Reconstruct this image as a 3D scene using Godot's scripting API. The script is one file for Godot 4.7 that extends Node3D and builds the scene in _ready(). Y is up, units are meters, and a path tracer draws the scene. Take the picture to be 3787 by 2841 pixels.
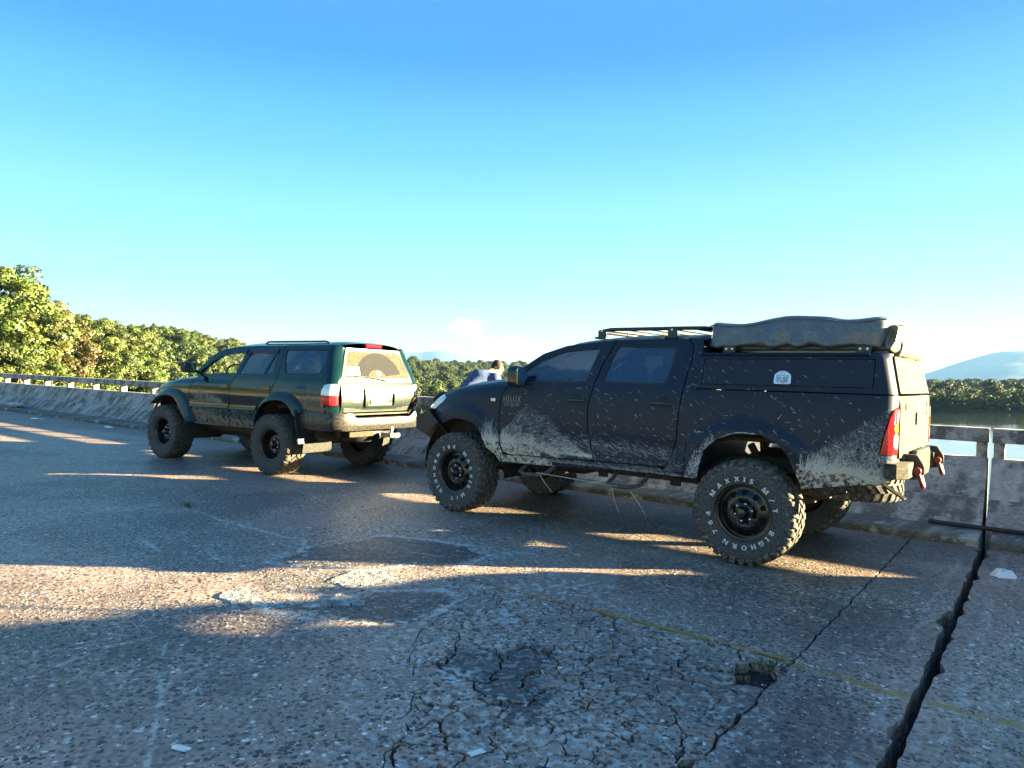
extends Node3D
# An evening on a bridge: two muddy four-wheel drives parked along a concrete parapet, river, woods and mountains behind.
# Deck coordinates: x along the bridge (the cars point to -x), y up from the road, z towards the camera's side. DECK tilts them by the bridge's grade.

var DECK := Transform3D(Basis(Vector3(0, 0, 1), deg_to_rad(-1.9289)), Vector3.ZERO)
var MAT := {}
var rng := RandomNumberGenerator.new()
var taken := {}


# ---------------------------------------------------------------- mesh builder
class MB:
	var v := PackedVector3Array()
	var n := PackedVector3Array()
	var t := PackedVector2Array()
	var t2 := PackedVector2Array()
	var c := PackedColorArray()
	var color := Color.WHITE

	func tri(a: Vector3, b: Vector3, d: Vector3, na: Vector3, nb: Vector3, nd: Vector3, ua := Vector2.ZERO, ub := Vector2.ZERO, ud := Vector2.ZERO) -> void:
		v.append(a)
		n.append(na)
		t.append(ua)
		if (b - a).cross(d - a).dot(na + nb + nd) > 0.0:
			v.append(d)
			v.append(b)
			n.append(nd)
			n.append(nb)
			t.append(ud)
			t.append(ub)
		else:
			v.append(b)
			v.append(d)
			n.append(nb)
			n.append(nd)
			t.append(ub)
			t.append(ud)
		c.append(color)
		c.append(color)
		c.append(color)

	# a flat polygon whose normal points along hint
	func face(q: Array, hint: Vector3) -> void:
		var nn: Vector3 = (q[1] - q[0]).cross(q[2] - q[0])
		if nn.length_squared() < 1e-14 and q.size() > 3:
			nn = (q[2] - q[0]).cross(q[3] - q[0])
		if nn.length_squared() < 1e-16:
			return
		nn = nn.normalized()
		if nn.dot(hint) < 0.0:
			nn = -nn
		for i in range(1, q.size() - 1):
			tri(q[0], q[i], q[i + 1], nn, nn, nn)

	func squad(a: Vector3, b: Vector3, d: Vector3, e: Vector3, na: Vector3, nb: Vector3, nd: Vector3, ne: Vector3) -> void:
		tri(a, b, d, na, nb, nd)
		tri(a, d, e, na, nd, ne)

	func box(xf: Transform3D, s: Vector3, ch := 0.0) -> void:
		var h := s * 0.5
		ch = minf(ch, minf(h.x, minf(h.y, h.z)) * 0.9)
		var k := h - Vector3.ONE * ch
		for ax in 3:
			var u := (ax + 1) % 3
			var w := (ax + 2) % 3
			for sg in [-1.0, 1.0]:
				var q := []
				for e in [Vector2(-1, -1), Vector2(1, -1), Vector2(1, 1), Vector2(-1, 1)]:
					var p := Vector3.ZERO
					p[ax] = h[ax] * sg
					p[u] = k[u] * e.x
					p[w] = k[w] * e.y
					q.append(xf * p)
				var nn := Vector3.ZERO
				nn[ax] = sg
				face(q, xf.basis * nn)
		if ch <= 0.0:
			return
		for ax in 3:
			var u := (ax + 1) % 3
			var w := (ax + 2) % 3
			for su in [-1.0, 1.0]:
				for sw in [-1.0, 1.0]:
					var q := []
					for e in [Vector3(-1, 1, 0), Vector3(1, 1, 0), Vector3(1, 0, 1), Vector3(-1, 0, 1)]:
						var p := Vector3.ZERO
						p[ax] = k[ax] * e.x
						p[u] = (h[u] if e.y > 0.5 else k[u]) * su
						p[w] = (h[w] if e.z > 0.5 else k[w]) * sw
						q.append(xf * p)
					var nn := Vector3.ZERO
					nn[u] = su
					nn[w] = sw
					face(q, xf.basis * nn)
		for sx in [-1.0, 1.0]:
			for sy in [-1.0, 1.0]:
				for sz in [-1.0, 1.0]:
					face([xf * Vector3(h.x * sx, k.y * sy, k.z * sz), xf * Vector3(k.x * sx, h.y * sy, k.z * sz), xf * Vector3(k.x * sx, k.y * sy, h.z * sz)], xf.basis * Vector3(sx, sy, sz))

	# a polygon in the xy plane of xf, drawn out along its z from z0 to z1
	func extrude(xf: Transform3D, poly: PackedVector2Array, z0: float, z1: float, ch := 0.0) -> void:
		var inner := poly
		if ch > 0.0:
			var off := Geometry2D.offset_polygon(poly, -ch, Geometry2D.JOIN_MITER)
			if off.size() == 1 and off[0].size() == poly.size():
				inner = off[0]
				var best := 0
				for i in inner.size():
					if inner[i].distance_to(poly[0]) < inner[best].distance_to(poly[0]):
						best = i
				var turned := PackedVector2Array()
				var same := Geometry2D.is_polygon_clockwise(inner) == Geometry2D.is_polygon_clockwise(poly)
				for i in inner.size():
					turned.append(inner[(best + (i if same else inner.size() - i)) % inner.size()])
				inner = turned
			else:
				ch = 0.0
		var idx := Geometry2D.triangulate_polygon(inner)
		var zd := signf(z1 - z0)
		for i in range(0, idx.size(), 3):
			for zz in [z0, z1]:
				var nn: Vector3 = xf.basis * Vector3(0, 0, zd if zz == z1 else -zd)
				var q := []
				for j in 3:
					var p := inner[idx[i + j]]
					q.append(xf * Vector3(p.x, p.y, zz))
				face(q, nn)
		var cw := Geometry2D.is_polygon_clockwise(poly)
		for i in poly.size():
			var j := (i + 1) % poly.size()
			var a := poly[i]
			var b := poly[j]
			var d := b - a
			var o := Vector2(d.y, -d.x) * (1.0 if not cw else -1.0)
			var nn := xf.basis * Vector3(o.x, o.y, 0)
			face([xf * Vector3(a.x, a.y, z0 + ch * zd), xf * Vector3(b.x, b.y, z0 + ch * zd), xf * Vector3(b.x, b.y, z1 - ch * zd), xf * Vector3(a.x, a.y, z1 - ch * zd)], nn)
			if ch > 0.0:
				var ia := inner[i]
				var ib := inner[j]
				face([xf * Vector3(a.x, a.y, z1 - ch * zd), xf * Vector3(b.x, b.y, z1 - ch * zd), xf * Vector3(ib.x, ib.y, z1), xf * Vector3(ia.x, ia.y, z1)], nn)
				face([xf * Vector3(a.x, a.y, z0 + ch * zd), xf * Vector3(b.x, b.y, z0 + ch * zd), xf * Vector3(ib.x, ib.y, z0), xf * Vector3(ia.x, ia.y, z0)], nn)

	func tube(pts: Array, r: Variant, sides := 8, closed := false) -> void:
		var count := pts.size()
		var rings := []
		var up := Vector3.UP
		for i in count:
			var a: Vector3 = pts[(i - 1 + count) % count] if (closed or i > 0) else pts[i]
			var b: Vector3 = pts[(i + 1) % count] if (closed or i < count - 1) else pts[i]
			var d := (b - a).normalized()
			if i == 0:
				up = Vector3.UP if absf(d.y) < 0.9 else Vector3.RIGHT
			up = (up - d * up.dot(d)).normalized()
			var side := d.cross(up)
			var rr: float = r[i] if r is Array else r
			var ring := []
			for k in sides:
				var an := TAU * k / sides
				var dir := up * cos(an) + side * sin(an)
				ring.append([pts[i] + dir * rr, dir])
			rings.append(ring)
		for i in (count if closed else count - 1):
			var p: Array = rings[i]
			var q: Array = rings[(i + 1) % count]
			for k in sides:
				var l := (k + 1) % sides
				squad(p[k][0], p[l][0], q[l][0], q[k][0], p[k][1], p[l][1], q[l][1], q[k][1])
		if not closed:
			for e in [0, count - 1]:
				var ring: Array = rings[e]
				var q := []
				for k in sides:
					q.append(ring[k][0])
				var o: Vector3 = pts[0] - pts[1] if e == 0 else pts[count - 1] - pts[count - 2]
				face(q, o)

	# turn the profile (x radius, y height) about the y axis of xf
	func lathe(xf: Transform3D, prof: PackedVector2Array, seg := 24, a0 := 0.0, a1 := TAU) -> void:
		var ns := []
		for i in prof.size() - 1:
			var d := prof[i + 1] - prof[i]
			ns.append(Vector2(d.y, -d.x).normalized())
		for i in prof.size() - 1:
			var na: Vector2 = ns[i]
			var nb: Vector2 = ns[i]
			if i > 0 and ns[i - 1].dot(ns[i]) > 0.6:
				na = (ns[i - 1] + ns[i]).normalized()
			if i < prof.size() - 2 and ns[i + 1].dot(ns[i]) > 0.6:
				nb = (ns[i + 1] + ns[i]).normalized()
			for k in seg:
				var t0 := lerpf(a0, a1, float(k) / seg)
				var t1 := lerpf(a0, a1, float(k + 1) / seg)
				var e0 := Vector3(cos(t0), 0, sin(t0))
				var e1 := Vector3(cos(t1), 0, sin(t1))
				var p := [e0 * prof[i].x + Vector3.UP * prof[i].y, e1 * prof[i].x + Vector3.UP * prof[i].y, e1 * prof[i + 1].x + Vector3.UP * prof[i + 1].y, e0 * prof[i + 1].x + Vector3.UP * prof[i + 1].y]
				var q := [e0 * na.x + Vector3.UP * na.y, e1 * na.x + Vector3.UP * na.y, e1 * nb.x + Vector3.UP * nb.y, e0 * nb.x + Vector3.UP * nb.y]
				for j in 4:
					p[j] = xf * p[j]
					q[j] = (xf.basis * q[j]).normalized()
				squad(p[0], p[1], p[2], p[3], q[0], q[1], q[2], q[3])

	# a curved sheet: f(u, v) over the unit square, normals away from the point inside
	func grid(f: Callable, nu: int, nv: int, inside: Vector3, uvs := Vector2.ONE) -> void:
		var p := PackedVector3Array()
		var q := PackedVector3Array()
		for i in nu + 1:
			for j in nv + 1:
				p.append(f.call(float(i) / nu, float(j) / nv))
		var w := nv + 1
		for i in nu + 1:
			for j in nv + 1:
				var du := p[mini(i + 1, nu) * w + j] - p[maxi(i - 1, 0) * w + j]
				var dv := p[i * w + mini(j + 1, nv)] - p[i * w + maxi(j - 1, 0)]
				var nn := du.cross(dv).normalized()
				if nn.dot(p[i * w + j] - inside) < 0.0:
					nn = -nn
				q.append(nn)
		for i in nu:
			for j in nv:
				var a := i * w + j
				var b := a + w
				var ua := Vector2(float(i) / nu, float(j) / nv) * uvs
				var ud := Vector2(float(i + 1) / nu, float(j + 1) / nv) * uvs
				tri(p[a], p[b], p[b + 1], q[a], q[b], q[b + 1], ua, Vector2(ud.x, ua.y), ud)
				tri(p[a], p[b + 1], p[a + 1], q[a], q[b + 1], q[a + 1], ua, ud, Vector2(ua.x, ud.y))

	# a plane figure with holes laid on the surface f(p), with edges turned in by depth
	func panel(poly: PackedVector2Array, holes: Array, f: Callable, inside: Vector3, cell := 0.08, depth := 0.012, uvs := Vector2.ONE, uvo := Vector2.ZERO) -> void:
		var lo := poly[0]
		var hi := poly[0]
		for p in poly:
			lo = lo.min(p)
			hi = hi.max(p)
		var nx := maxi(1, ceili((hi.x - lo.x) / cell))
		var ny := maxi(1, ceili((hi.y - lo.y) / cell))
		var st := Vector2((hi.x - lo.x) / nx, (hi.y - lo.y) / ny)
		var known := {}
		for i in nx:
			for j in ny:
				var a := lo + st * Vector2(i, j)
				var pieces: Array = Geometry2D.intersect_polygons(PackedVector2Array([a, a + Vector2(st.x, 0), a + st, a + Vector2(0, st.y)]), poly)
				for h in holes:
					var next := []
					for q in pieces:
						for r in Geometry2D.clip_polygons(q, h):
							if not Geometry2D.is_polygon_clockwise(r):
								next.append(r)
					pieces = next
				for q in pieces:
					var idx := Geometry2D.triangulate_polygon(q)
					for k in range(0, idx.size(), 3):
						var e := []
						for l in 3:
							var s: Vector2 = q[idx[k + l]]
							if not known.has(s):
								known[s] = _at(f, s, inside)
							e.append([known[s], s * uvs + uvo])
						tri(e[0][0][0], e[1][0][0], e[2][0][0], e[0][0][1], e[1][0][1], e[2][0][1], e[0][1], e[1][1], e[2][1])
		if depth <= 0.0:
			return
		for ring in [poly] + holes:
			var cw := Geometry2D.is_polygon_clockwise(ring)
			for i in ring.size():
				var a: Vector2 = ring[i]
				var b: Vector2 = ring[(i + 1) % ring.size()]
				var m := maxi(1, ceili(a.distance_to(b) / cell))
				for k in m:
					var s := a.lerp(b, float(k) / m)
					var e := a.lerp(b, float(k + 1) / m)
					var ps := _at(f, s, inside)
					var pe := _at(f, e, inside)
					var o: Vector3 = (pe[0] - ps[0]).cross(ps[1]) * (1.0 if not cw else -1.0)
					if ring != poly:
						o = -o
					var was := v.size()
					face([ps[0], pe[0], pe[0] - pe[1] * depth, ps[0] - ps[1] * depth], o)
					for l in range(was, v.size()):
						t[l] = s * uvs + uvo

	func _at(f: Callable, s: Vector2, inside: Vector3) -> Array:
		var p: Vector3 = f.call(s)
		var nn: Vector3 = (f.call(s + Vector2(0.004, 0)) - f.call(s - Vector2(0.004, 0))).cross(f.call(s + Vector2(0, 0.004)) - f.call(s - Vector2(0, 0.004)))
		nn = nn.normalized()
		if nn.dot(p - inside) < 0.0:
			nn = -nn
		return [p, nn]

	func add(o: MB, xf := Transform3D()) -> void:
		for i in o.v.size():
			v.append(xf * o.v[i])
			n.append((xf.basis * o.n[i]).normalized())
		t.append_array(o.t)
		c.append_array(o.c)

	func add_mesh(m: Mesh, xf: Transform3D) -> void:
		for s in m.get_surface_count():
			var a := m.surface_get_arrays(s)
			var idx: PackedInt32Array = a[Mesh.ARRAY_INDEX] if a[Mesh.ARRAY_INDEX] != null else PackedInt32Array(range(a[Mesh.ARRAY_VERTEX].size()))
			for i in range(0, idx.size(), 3):
				tri(xf * a[Mesh.ARRAY_VERTEX][idx[i]], xf * a[Mesh.ARRAY_VERTEX][idx[i + 1]], xf * a[Mesh.ARRAY_VERTEX][idx[i + 2]], (xf.basis * a[Mesh.ARRAY_NORMAL][idx[i]]).normalized(), (xf.basis * a[Mesh.ARRAY_NORMAL][idx[i + 1]]).normalized(), (xf.basis * a[Mesh.ARRAY_NORMAL][idx[i + 2]]).normalized())

	func mesh() -> ArrayMesh:
		var a := []
		a.resize(Mesh.ARRAY_MAX)
		a[Mesh.ARRAY_VERTEX] = v
		a[Mesh.ARRAY_NORMAL] = n
		a[Mesh.ARRAY_TEX_UV] = t
		if t2.size() == v.size():
			a[Mesh.ARRAY_TEX_UV2] = t2
		a[Mesh.ARRAY_COLOR] = c
		var m := ArrayMesh.new()
		m.add_surface_from_arrays(Mesh.PRIMITIVE_TRIANGLES, a)
		return m


# ---------------------------------------------------------------- nodes
func numbered(called: String) -> String:
	var k: int = taken.get(called, 0)
	taken[called] = k + 1
	return called if k == 0 else "%s_%03d" % [called, k]


func tag(o: Node, label: String, category: String, group := "") -> void:
	o.set_meta("label", label)
	o.set_meta("category", category)
	if group:
		o.set_meta("group", group)


func thing(called: String, label: String, category: String, xf: Transform3D, group := "") -> Node3D:
	var o := Node3D.new()
	o.name = numbered(called)
	add_child(o)
	o.transform = xf
	tag(o, label, category, group)
	return o


func put(called: String, mb: Variant, mat: Material, parent: Node, xf := Transform3D(), label := "") -> MeshInstance3D:
	var o := MeshInstance3D.new()
	o.mesh = mb.mesh() if mb is MB else mb
	o.material_override = mat
	o.transform = xf
	if parent == self:
		o.name = numbered(called)
	else:
		var k := 0
		var nm := called
		while parent.has_node(NodePath(nm)):
			k += 1
			nm = "%s_%03d" % [called, k]
		o.name = nm
	parent.add_child(o, true)
	if label:
		o.set_meta("label", label)
	return o


func single(called: String, mb: Variant, mat: Material, xf: Transform3D, label: String, category: String, group := "") -> MeshInstance3D:
	var o := put(called, mb, mat, self, xf)
	tag(o, label, category, group)
	return o


func structure(called: String, mb: Variant, mat: Material, xf := Transform3D(), parent: Node = self) -> MeshInstance3D:
	var o := put(called, mb, mat, parent, xf)
	if parent == self:
		o.set_meta("kind", "structure")
	return o


func pts(a: Array) -> PackedVector2Array:
	var r := PackedVector2Array()
	for i in range(0, a.size(), 2):
		r.append(Vector2(a[i], a[i + 1]))
	return r


func at(x: float, y: float, z: float, b := Basis()) -> Transform3D:
	return Transform3D(b, Vector3(x, y, z))


# smooth curve through the points (x, y), x rising
func crv(p: PackedVector2Array, x: float) -> float:
	var n := p.size()
	if x <= p[0].x:
		return p[0].y
	if x >= p[n - 1].x:
		return p[n - 1].y
	var i := 0
	while p[i + 1].x < x:
		i += 1
	var a := p[i]
	var b := p[i + 1]
	var s := (b.y - a.y) / (b.x - a.x)
	var ma := s
	var mb := s
	if i > 0:
		ma = (b.y - p[i - 1].y) / (b.x - p[i - 1].x)
	if i < n - 2:
		mb = (p[i + 2].y - a.y) / (p[i + 2].x - a.x)
	var h := b.x - a.x
	var t := (x - a.x) / h
	return (2 * t * t * t - 3 * t * t + 1) * a.y + (t * t * t - 2 * t * t + t) * h * ma + (-2 * t * t * t + 3 * t * t) * b.y + (t * t * t - t * t) * h * mb


# the polygon with its corners rounded off by about r
func rounded(p: PackedVector2Array, r: float, k := 4) -> PackedVector2Array:
	var o := PackedVector2Array()
	var n := p.size()
	for i in n:
		var a := p[(i - 1 + n) % n]
		var b := p[i]
		var d := p[(i + 1) % n]
		var s := minf(r, minf(a.distance_to(b), b.distance_to(d)) * 0.45)
		var e := b + (a - b).normalized() * s
		var g := b + (d - b).normalized() * s
		for j in k + 1:
			var t := float(j) / k
			o.append(e.lerp(b, t).lerp(b.lerp(g, t), t))
	return o


func grown(p: PackedVector2Array, by: float) -> PackedVector2Array:
	var r := Geometry2D.offset_polygon(p, by)
	return r[0] if r.size() else p


func rot(ax: Vector3, deg: float) -> Basis:
	return Basis(ax, deg_to_rad(deg))


# ---------------------------------------------------------------- materials
func mat(called: String, color: Color, rough: float, metal := 0.0, grain := 0.0, scale := 6.0, bump := 0.0) -> StandardMaterial3D:
	var m := StandardMaterial3D.new()
	m.resource_name = called
	m.albedo_color = color.linear_to_srgb()
	m.roughness = rough
	m.metallic = metal
	if grain > 0.0 or bump > 0.0:
		m.uv1_triplanar = true
		m.uv1_scale = Vector3.ONE * scale
		if grain > 0.0:
			m.albedo_texture = grain_texture(grain)
		if bump > 0.0:
			m.heightmap_enabled = true
			m.heightmap_texture = grain_texture(1.0)
			m.heightmap_scale = bump
	MAT[called] = m
	return m


var grains := {}
func grain_texture(amount: float) -> Texture2D:
	var key := roundi(amount * 10)
	if grains.has(key):
		return grains[key]
	var a := noise_bytes(256, 0.03, 5, 11 + key, true)
	var b := noise_bytes(256, 0.13, 3, 77, true)
	var d := PackedByteArray()
	d.resize(256 * 256 * 3)
	for i in 256 * 256:
		var x := clampf(1.0 - amount * clampf((a[i] * 0.6 + b[i] * 0.4) / 255.0 * 1.7 - 0.35, 0.0, 1.0), 0.0, 1.0)
		for k in 3:
			d[i * 3 + k] = int(x * 255)
	grains[key] = ImageTexture.create_from_image(Image.create_from_data(256, 256, false, Image.FORMAT_RGB8, d))
	return grains[key]


func noise_bytes(size: int, freq: float, octaves: int, sd: int, seamless := false, h := 0, kind := FastNoiseLite.TYPE_SIMPLEX_SMOOTH) -> PackedByteArray:
	var f := FastNoiseLite.new()
	f.seed = sd
	f.frequency = freq
	f.noise_type = kind
	f.fractal_octaves = octaves
	var hh := h if h else size
	var im := f.get_seamless_image(size, hh) if seamless else f.get_image(size, hh)
	im.convert(Image.FORMAT_L8)
	return im.get_data()


func glass(called: String, color: Color, alpha: float, spec := 0.5) -> StandardMaterial3D:
	var m := StandardMaterial3D.new()
	m.resource_name = called
	var k := color.linear_to_srgb()
	m.albedo_color = Color(k.r, k.g, k.b, alpha)
	m.transparency = BaseMaterial3D.TRANSPARENCY_ALPHA
	m.roughness = 0.03
	m.metallic_specular = spec
	MAT[called] = m
	return m


# ---------------------------------------------------------------- the scene
func _ready() -> void:
	rng.seed = 20240
	var cam := Camera3D.new()
	cam.name = "camera"
	add_child(cam)
	cam.position = Vector3(0, 1.4645, 0)
	cam.rotation_order = EULER_ORDER_YXZ
	cam.rotation_degrees = Vector3(0.389, 37.156, 0)
	cam.fov = 56.46
	cam.near = 0.1
	cam.far = 20000.0
	cam.current = true
	var we := WorldEnvironment.new()
	we.name = "world"
	var env := Environment.new()
	env.background_mode = Environment.BG_SKY
	env.sky = Sky.new()
	env.sky.sky_material = sky_material()
	env.tonemap_mode = Environment.TONE_MAPPER_LINEAR
	env.tonemap_exposure = 16.0
	env.sdfgi_enabled = true
	env.ssao_enabled = true
	env.ssil_enabled = true
	env.fog_enabled = true
	env.fog_density = 0.00005
	env.fog_light_color = Color(0.54, 0.75, 1.0)
	we.environment = env
	add_child(we)
	var sun := DirectionalLight3D.new()
	sun.name = "sun"
	add_child(sun)
	var travel := DECK.basis * Vector3(-0.799, -0.1695, 0.602)
	sun.basis = Basis.looking_at(travel, Vector3.UP)
	sun.light_energy = 1.6
	sun.light_color = Color(1.0, 0.92, 0.71)
	sun.light_angular_distance = 0.5
	sun.shadow_enabled = true

	materials()
	deck()
	parapets()
	truck()
	suvs()
	people()
	landscape()
	small_things()


func sky_material() -> PanoramaSkyMaterial:
	# linear colours by elevation in degrees, brightened above the view to lift the shade; the sun's side is paler and warmer low down
	var stops := [[-90.0, Color(0.2, 0.28, 0.36)], [-2.0, Color(0.8, 0.95, 1.05)], [0.0, Color(1.25, 1.35, 1.4)], [3.0, Color(0.78, 0.96, 1.03)], [8.0, Color(0.45, 0.92, 1.03)], [13.0, Color(0.3, 0.85, 1.06)], [19.0, Color(0.15, 0.62, 1.0)], [25.0, Color(0.06, 0.385, 0.9)], [40.0, Color(0.1, 0.37, 0.88)], [90.0, Color(0.14, 0.36, 0.82)]]
	var w := 512
	var h := 256
	var im := Image.create(w, h, false, Image.FORMAT_RGBF)
	var sun_at := (DECK.basis * Vector3(0.799, 0.0, -0.602)).normalized()
	for j in h:
		var el := 90.0 - 180.0 * (j + 0.5) / h
		var k := 0
		while k < stops.size() - 2 and stops[k + 1][0] < el:
			k += 1
		var f: float = clampf((el - stops[k][0]) / (stops[k + 1][0] - stops[k][0]), 0, 1)
		f = f * f * (3 - 2 * f) * 0.35 + f * 0.65
		var base: Color = stops[k][1].lerp(stops[k + 1][1], f)
		for i in w:
			var az := TAU * (i + 0.5) / w
			var d := Vector3(sin(az), 0, -cos(az))
			var near := pow(maxf(0.0, d.dot(sun_at) * 0.5 + 0.5), 3.0) * exp(-maxf(el, 0.0) / 16.0)
			var q := base + Color(0.34, 0.22, 0.1) * near
			im.set_pixel(i, j, Color(q.r, q.g, q.b) / 16.0)
	im.resize(2048, 1024, Image.INTERPOLATE_CUBIC)
	# low clouds: (degrees from -z towards -x, elevation, half width, half height, strength)
	var fn := FastNoiseLite.new()
	fn.seed = 5
	fn.frequency = 0.055
	fn.fractal_octaves = 5
	var px := 2048.0 / 360.0
	for cl in [[40.9, 5.0, 1.5, 1.0, 1.0], [38.0, 3.7, 2.6, 0.7, 0.7], [33.5, 2.6, 6.0, 0.5, 0.35], [62.0, 3.2, 7.0, 0.6, 0.4], [110.0, 5.0, 9.0, 1.2, 0.6], [200.0, 6.0, 12.0, 1.6, 0.7], [280.0, 5.0, 10.0, 1.2, 0.6]]:
		var cx: float = -cl[0] * px
		var cy: float = 512.0 - cl[1] * px
		for y in range(int(cy - cl[3] * px * 2), int(cy + cl[3] * px * 2)):
			for x in range(int(cx - cl[2] * px * 1.6), int(cx + cl[2] * px * 1.6)):
				var dx: float = (x - cx) / (cl[2] * px)
				var dy: float = (y - cy) / (cl[3] * px)
				var s := 1.0 - dx * dx - dy * dy * (1.0 if dy < 0 else 1.8) + fn.get_noise_2d(x * 2.0, y * 3.0) * 1.1
				s = smoothstep(0.1, 0.75, s) * float(cl[4])
				if s > 0.0:
					var xx := posmod(x, 2048)
					im.set_pixel(xx, y, im.get_pixel(xx, y).lerp(Color(0.088, 0.085, 0.082), s))
	var m := PanoramaSkyMaterial.new()
	m.panorama = ImageTexture.create_from_image(im)
	return m


# ---------------------------------------------------------------- textures and materials of the bridge
func srgb_byte(x: float) -> int:
	x = clampf(x, 0.0, 1.0)
	return int((x * 12.92 if x < 0.0031308 else 1.055 * pow(x, 1.0 / 2.4) - 0.055) * 255.0 + 0.5)


func lut() -> PackedByteArray:
	var r := PackedByteArray()
	for i in 1025:
		r.append(srgb_byte(i / 1024.0))
	return r


# one tile of worn concrete, 3.4 m wide: mortar, exposed stones of several rocks, small pits; returns [colour, height]
func aggregate_tile() -> Array:
	var s := 1024
	var L := lut()
	var big := noise_bytes(s, 0.006, 4, 3, true)
	var fine := noise_bytes(s, 0.09, 3, 4, true)
	var col := PackedByteArray()
	col.resize(s * s * 3)
	var hgt := PackedByteArray()
	hgt.resize(s * s)
	for i in s * s:
		var k := 0.17 + big[i] / 255.0 * 0.14 + (fine[i] / 255.0 - 0.5) * 0.3
		col[i * 3] = L[clampi(int(k * 1.25 * 1024), 0, 1024)]
		col[i * 3 + 1] = L[clampi(int(k * 0.89 * 1024), 0, 1024)]
		col[i * 3 + 2] = L[clampi(int(k * 0.72 * 1024), 0, 1024)]
		hgt[i] = 90 + (fine[i] >> 3)
	var r := RandomNumberGenerator.new()
	r.seed = 9
	var rocks := [Vector3(0.03, 0.028, 0.028), Vector3(0.06, 0.048, 0.04), Vector3(0.1, 0.072, 0.05), Vector3(0.22, 0.17, 0.125), Vector3(0.4, 0.35, 0.3), Vector3(0.68, 0.66, 0.62)]
	for k in 15000:
		var cx := r.randi_range(0, s - 1)
		var cy := r.randi_range(0, s - 1)
		# bare patches of smooth mortar between the rubbed ones
		if big[cy * s + cx] < 105 and r.randf() < 0.6:
			continue
		var a := r.randf_range(1.2, 4.6)
		var b := a * r.randf_range(0.45, 0.9)
		var an := r.randf() * PI
		var pick := r.randf()
		var rock: Vector3 = rocks[0] if pick < 0.3 else rocks[1] if pick < 0.52 else rocks[2] if pick < 0.68 else rocks[3] if pick < 0.77 else rocks[4] if pick < 0.88 else rocks[5]
		rock *= r.randf_range(0.8, 1.25)
		var up := r.randi_range(35, 110)
		var m := ceili(a)
		for y in range(-m, m + 1):
			for x in range(-m, m + 1):
				var u := (x * cos(an) + y * sin(an)) / a
				var v := (-x * sin(an) + y * cos(an)) / b
				var d := u * u + v * v
				if d < 1.0:
					var i := posmod(cy + y, s) * s + posmod(cx + x, s)
					col[i * 3] = L[clampi(int(rock.x * 1024), 0, 1024)]
					col[i * 3 + 1] = L[clampi(int(rock.y * 1024), 0, 1024)]
					col[i * 3 + 2] = L[clampi(int(rock.z * 1024), 0, 1024)]
					hgt[i] = mini(255, 95 + int(up * sqrt(1.0 - d)))
	return [ImageTexture.create_from_image(Image.create_from_data(s, s, false, Image.FORMAT_RGB8, col)), ImageTexture.create_from_image(Image.create_from_data(s, s, false, Image.FORMAT_L8, hgt))]


# stains, lime, paint and dirt of the deck where they lie: x from -14 to 2, z from -8 to 0, 7.8 mm a pixel
const SW := 2048
const SH := 1024
var stain := PackedByteArray()
var stain_noise := PackedByteArray()
var stain_fine := PackedByteArray()


func stain_px(x: int, y: int, c: Color, a: float) -> void:
	if x < 0 or y < 0 or x >= SW or y >= SH or a <= 0.0:
		return
	var i := (y * SW + x) * 4
	var o := stain[i + 3] / 255.0
	var na := a + o * (1.0 - a)
	for k in 3:
		stain[i + k] = clampi(int(((c[k] * 255.0) * a + stain[i + k] * o * (1.0 - a)) / maxf(na, 0.001)), 0, 255)
	stain[i + 3] = clampi(int(na * 255.0), 0, 255)


func stain_line(line: Array, width: float, c: Color, a: float, broken: float) -> void:
	for k in line.size() - 1:
		var p := Vector2((line[k].x + 14.0) * 128.0, (line[k].y + 8.0) * 128.0)
		var q := Vector2((line[k + 1].x + 14.0) * 128.0, (line[k + 1].y + 8.0) * 128.0)
		var w := width * 128.0
		var d := q - p
		for y in range(int(minf(p.y, q.y) - w * 2) - 6, int(maxf(p.y, q.y) + w * 2) + 7):
			for x in range(int(minf(p.x, q.x) - w * 2) - 6, int(maxf(p.x, q.x) + w * 2) + 7):
				if x < 0 or y < 0 or x >= SW or y >= SH:
					continue
				var e := Vector2(x, y)
				var t := clampf((e - p).dot(d) / d.length_squared(), 0, 1)
				var nz := stain_noise[y * SW + x] / 255.0
				var fz := stain_fine[y * SW + x] / 255.0
				var r := e.distance_to(p + d * t + Vector2((nz - 0.5) * 9.0, (nz - 0.5) * 9.0)) / w
				var s := smoothstep(1.0, 0.55, r + (fz - 0.5) * 1.1) * smoothstep(broken - 0.12, broken + 0.12, fz * 0.65 + nz * 0.35)
				stain_px(x, y, c, a * s)


func stain_blob(poly: PackedVector2Array, c: Color, a: float, rag: float, through: float) -> void:
	var q := PackedVector2Array()
	var lo := Vector2(9999, 9999)
	var hi := Vector2(-9999, -9999)
	for p in poly:
		var e := Vector2((p.x + 14.0) * 128.0, (p.y + 8.0) * 128.0)
		q.append(e)
		lo = lo.min(e)
		hi = hi.max(e)
	for y in range(maxi(0, int(lo.y) - 8), mini(SH, int(hi.y) + 8)):
		for x in range(maxi(0, int(lo.x) - 8), mini(SW, int(hi.x) + 8)):
			var nz := stain_noise[y * SW + x] / 255.0 - 0.5
			var fz := stain_fine[y * SW + x] / 255.0
			if Geometry2D.is_point_in_polygon(Vector2(x + nz * rag, y + (fz - 0.5) * rag * 0.7), q) and fz > through:
				stain_px(x, y, c, a * (0.6 + 0.4 * fz))


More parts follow.
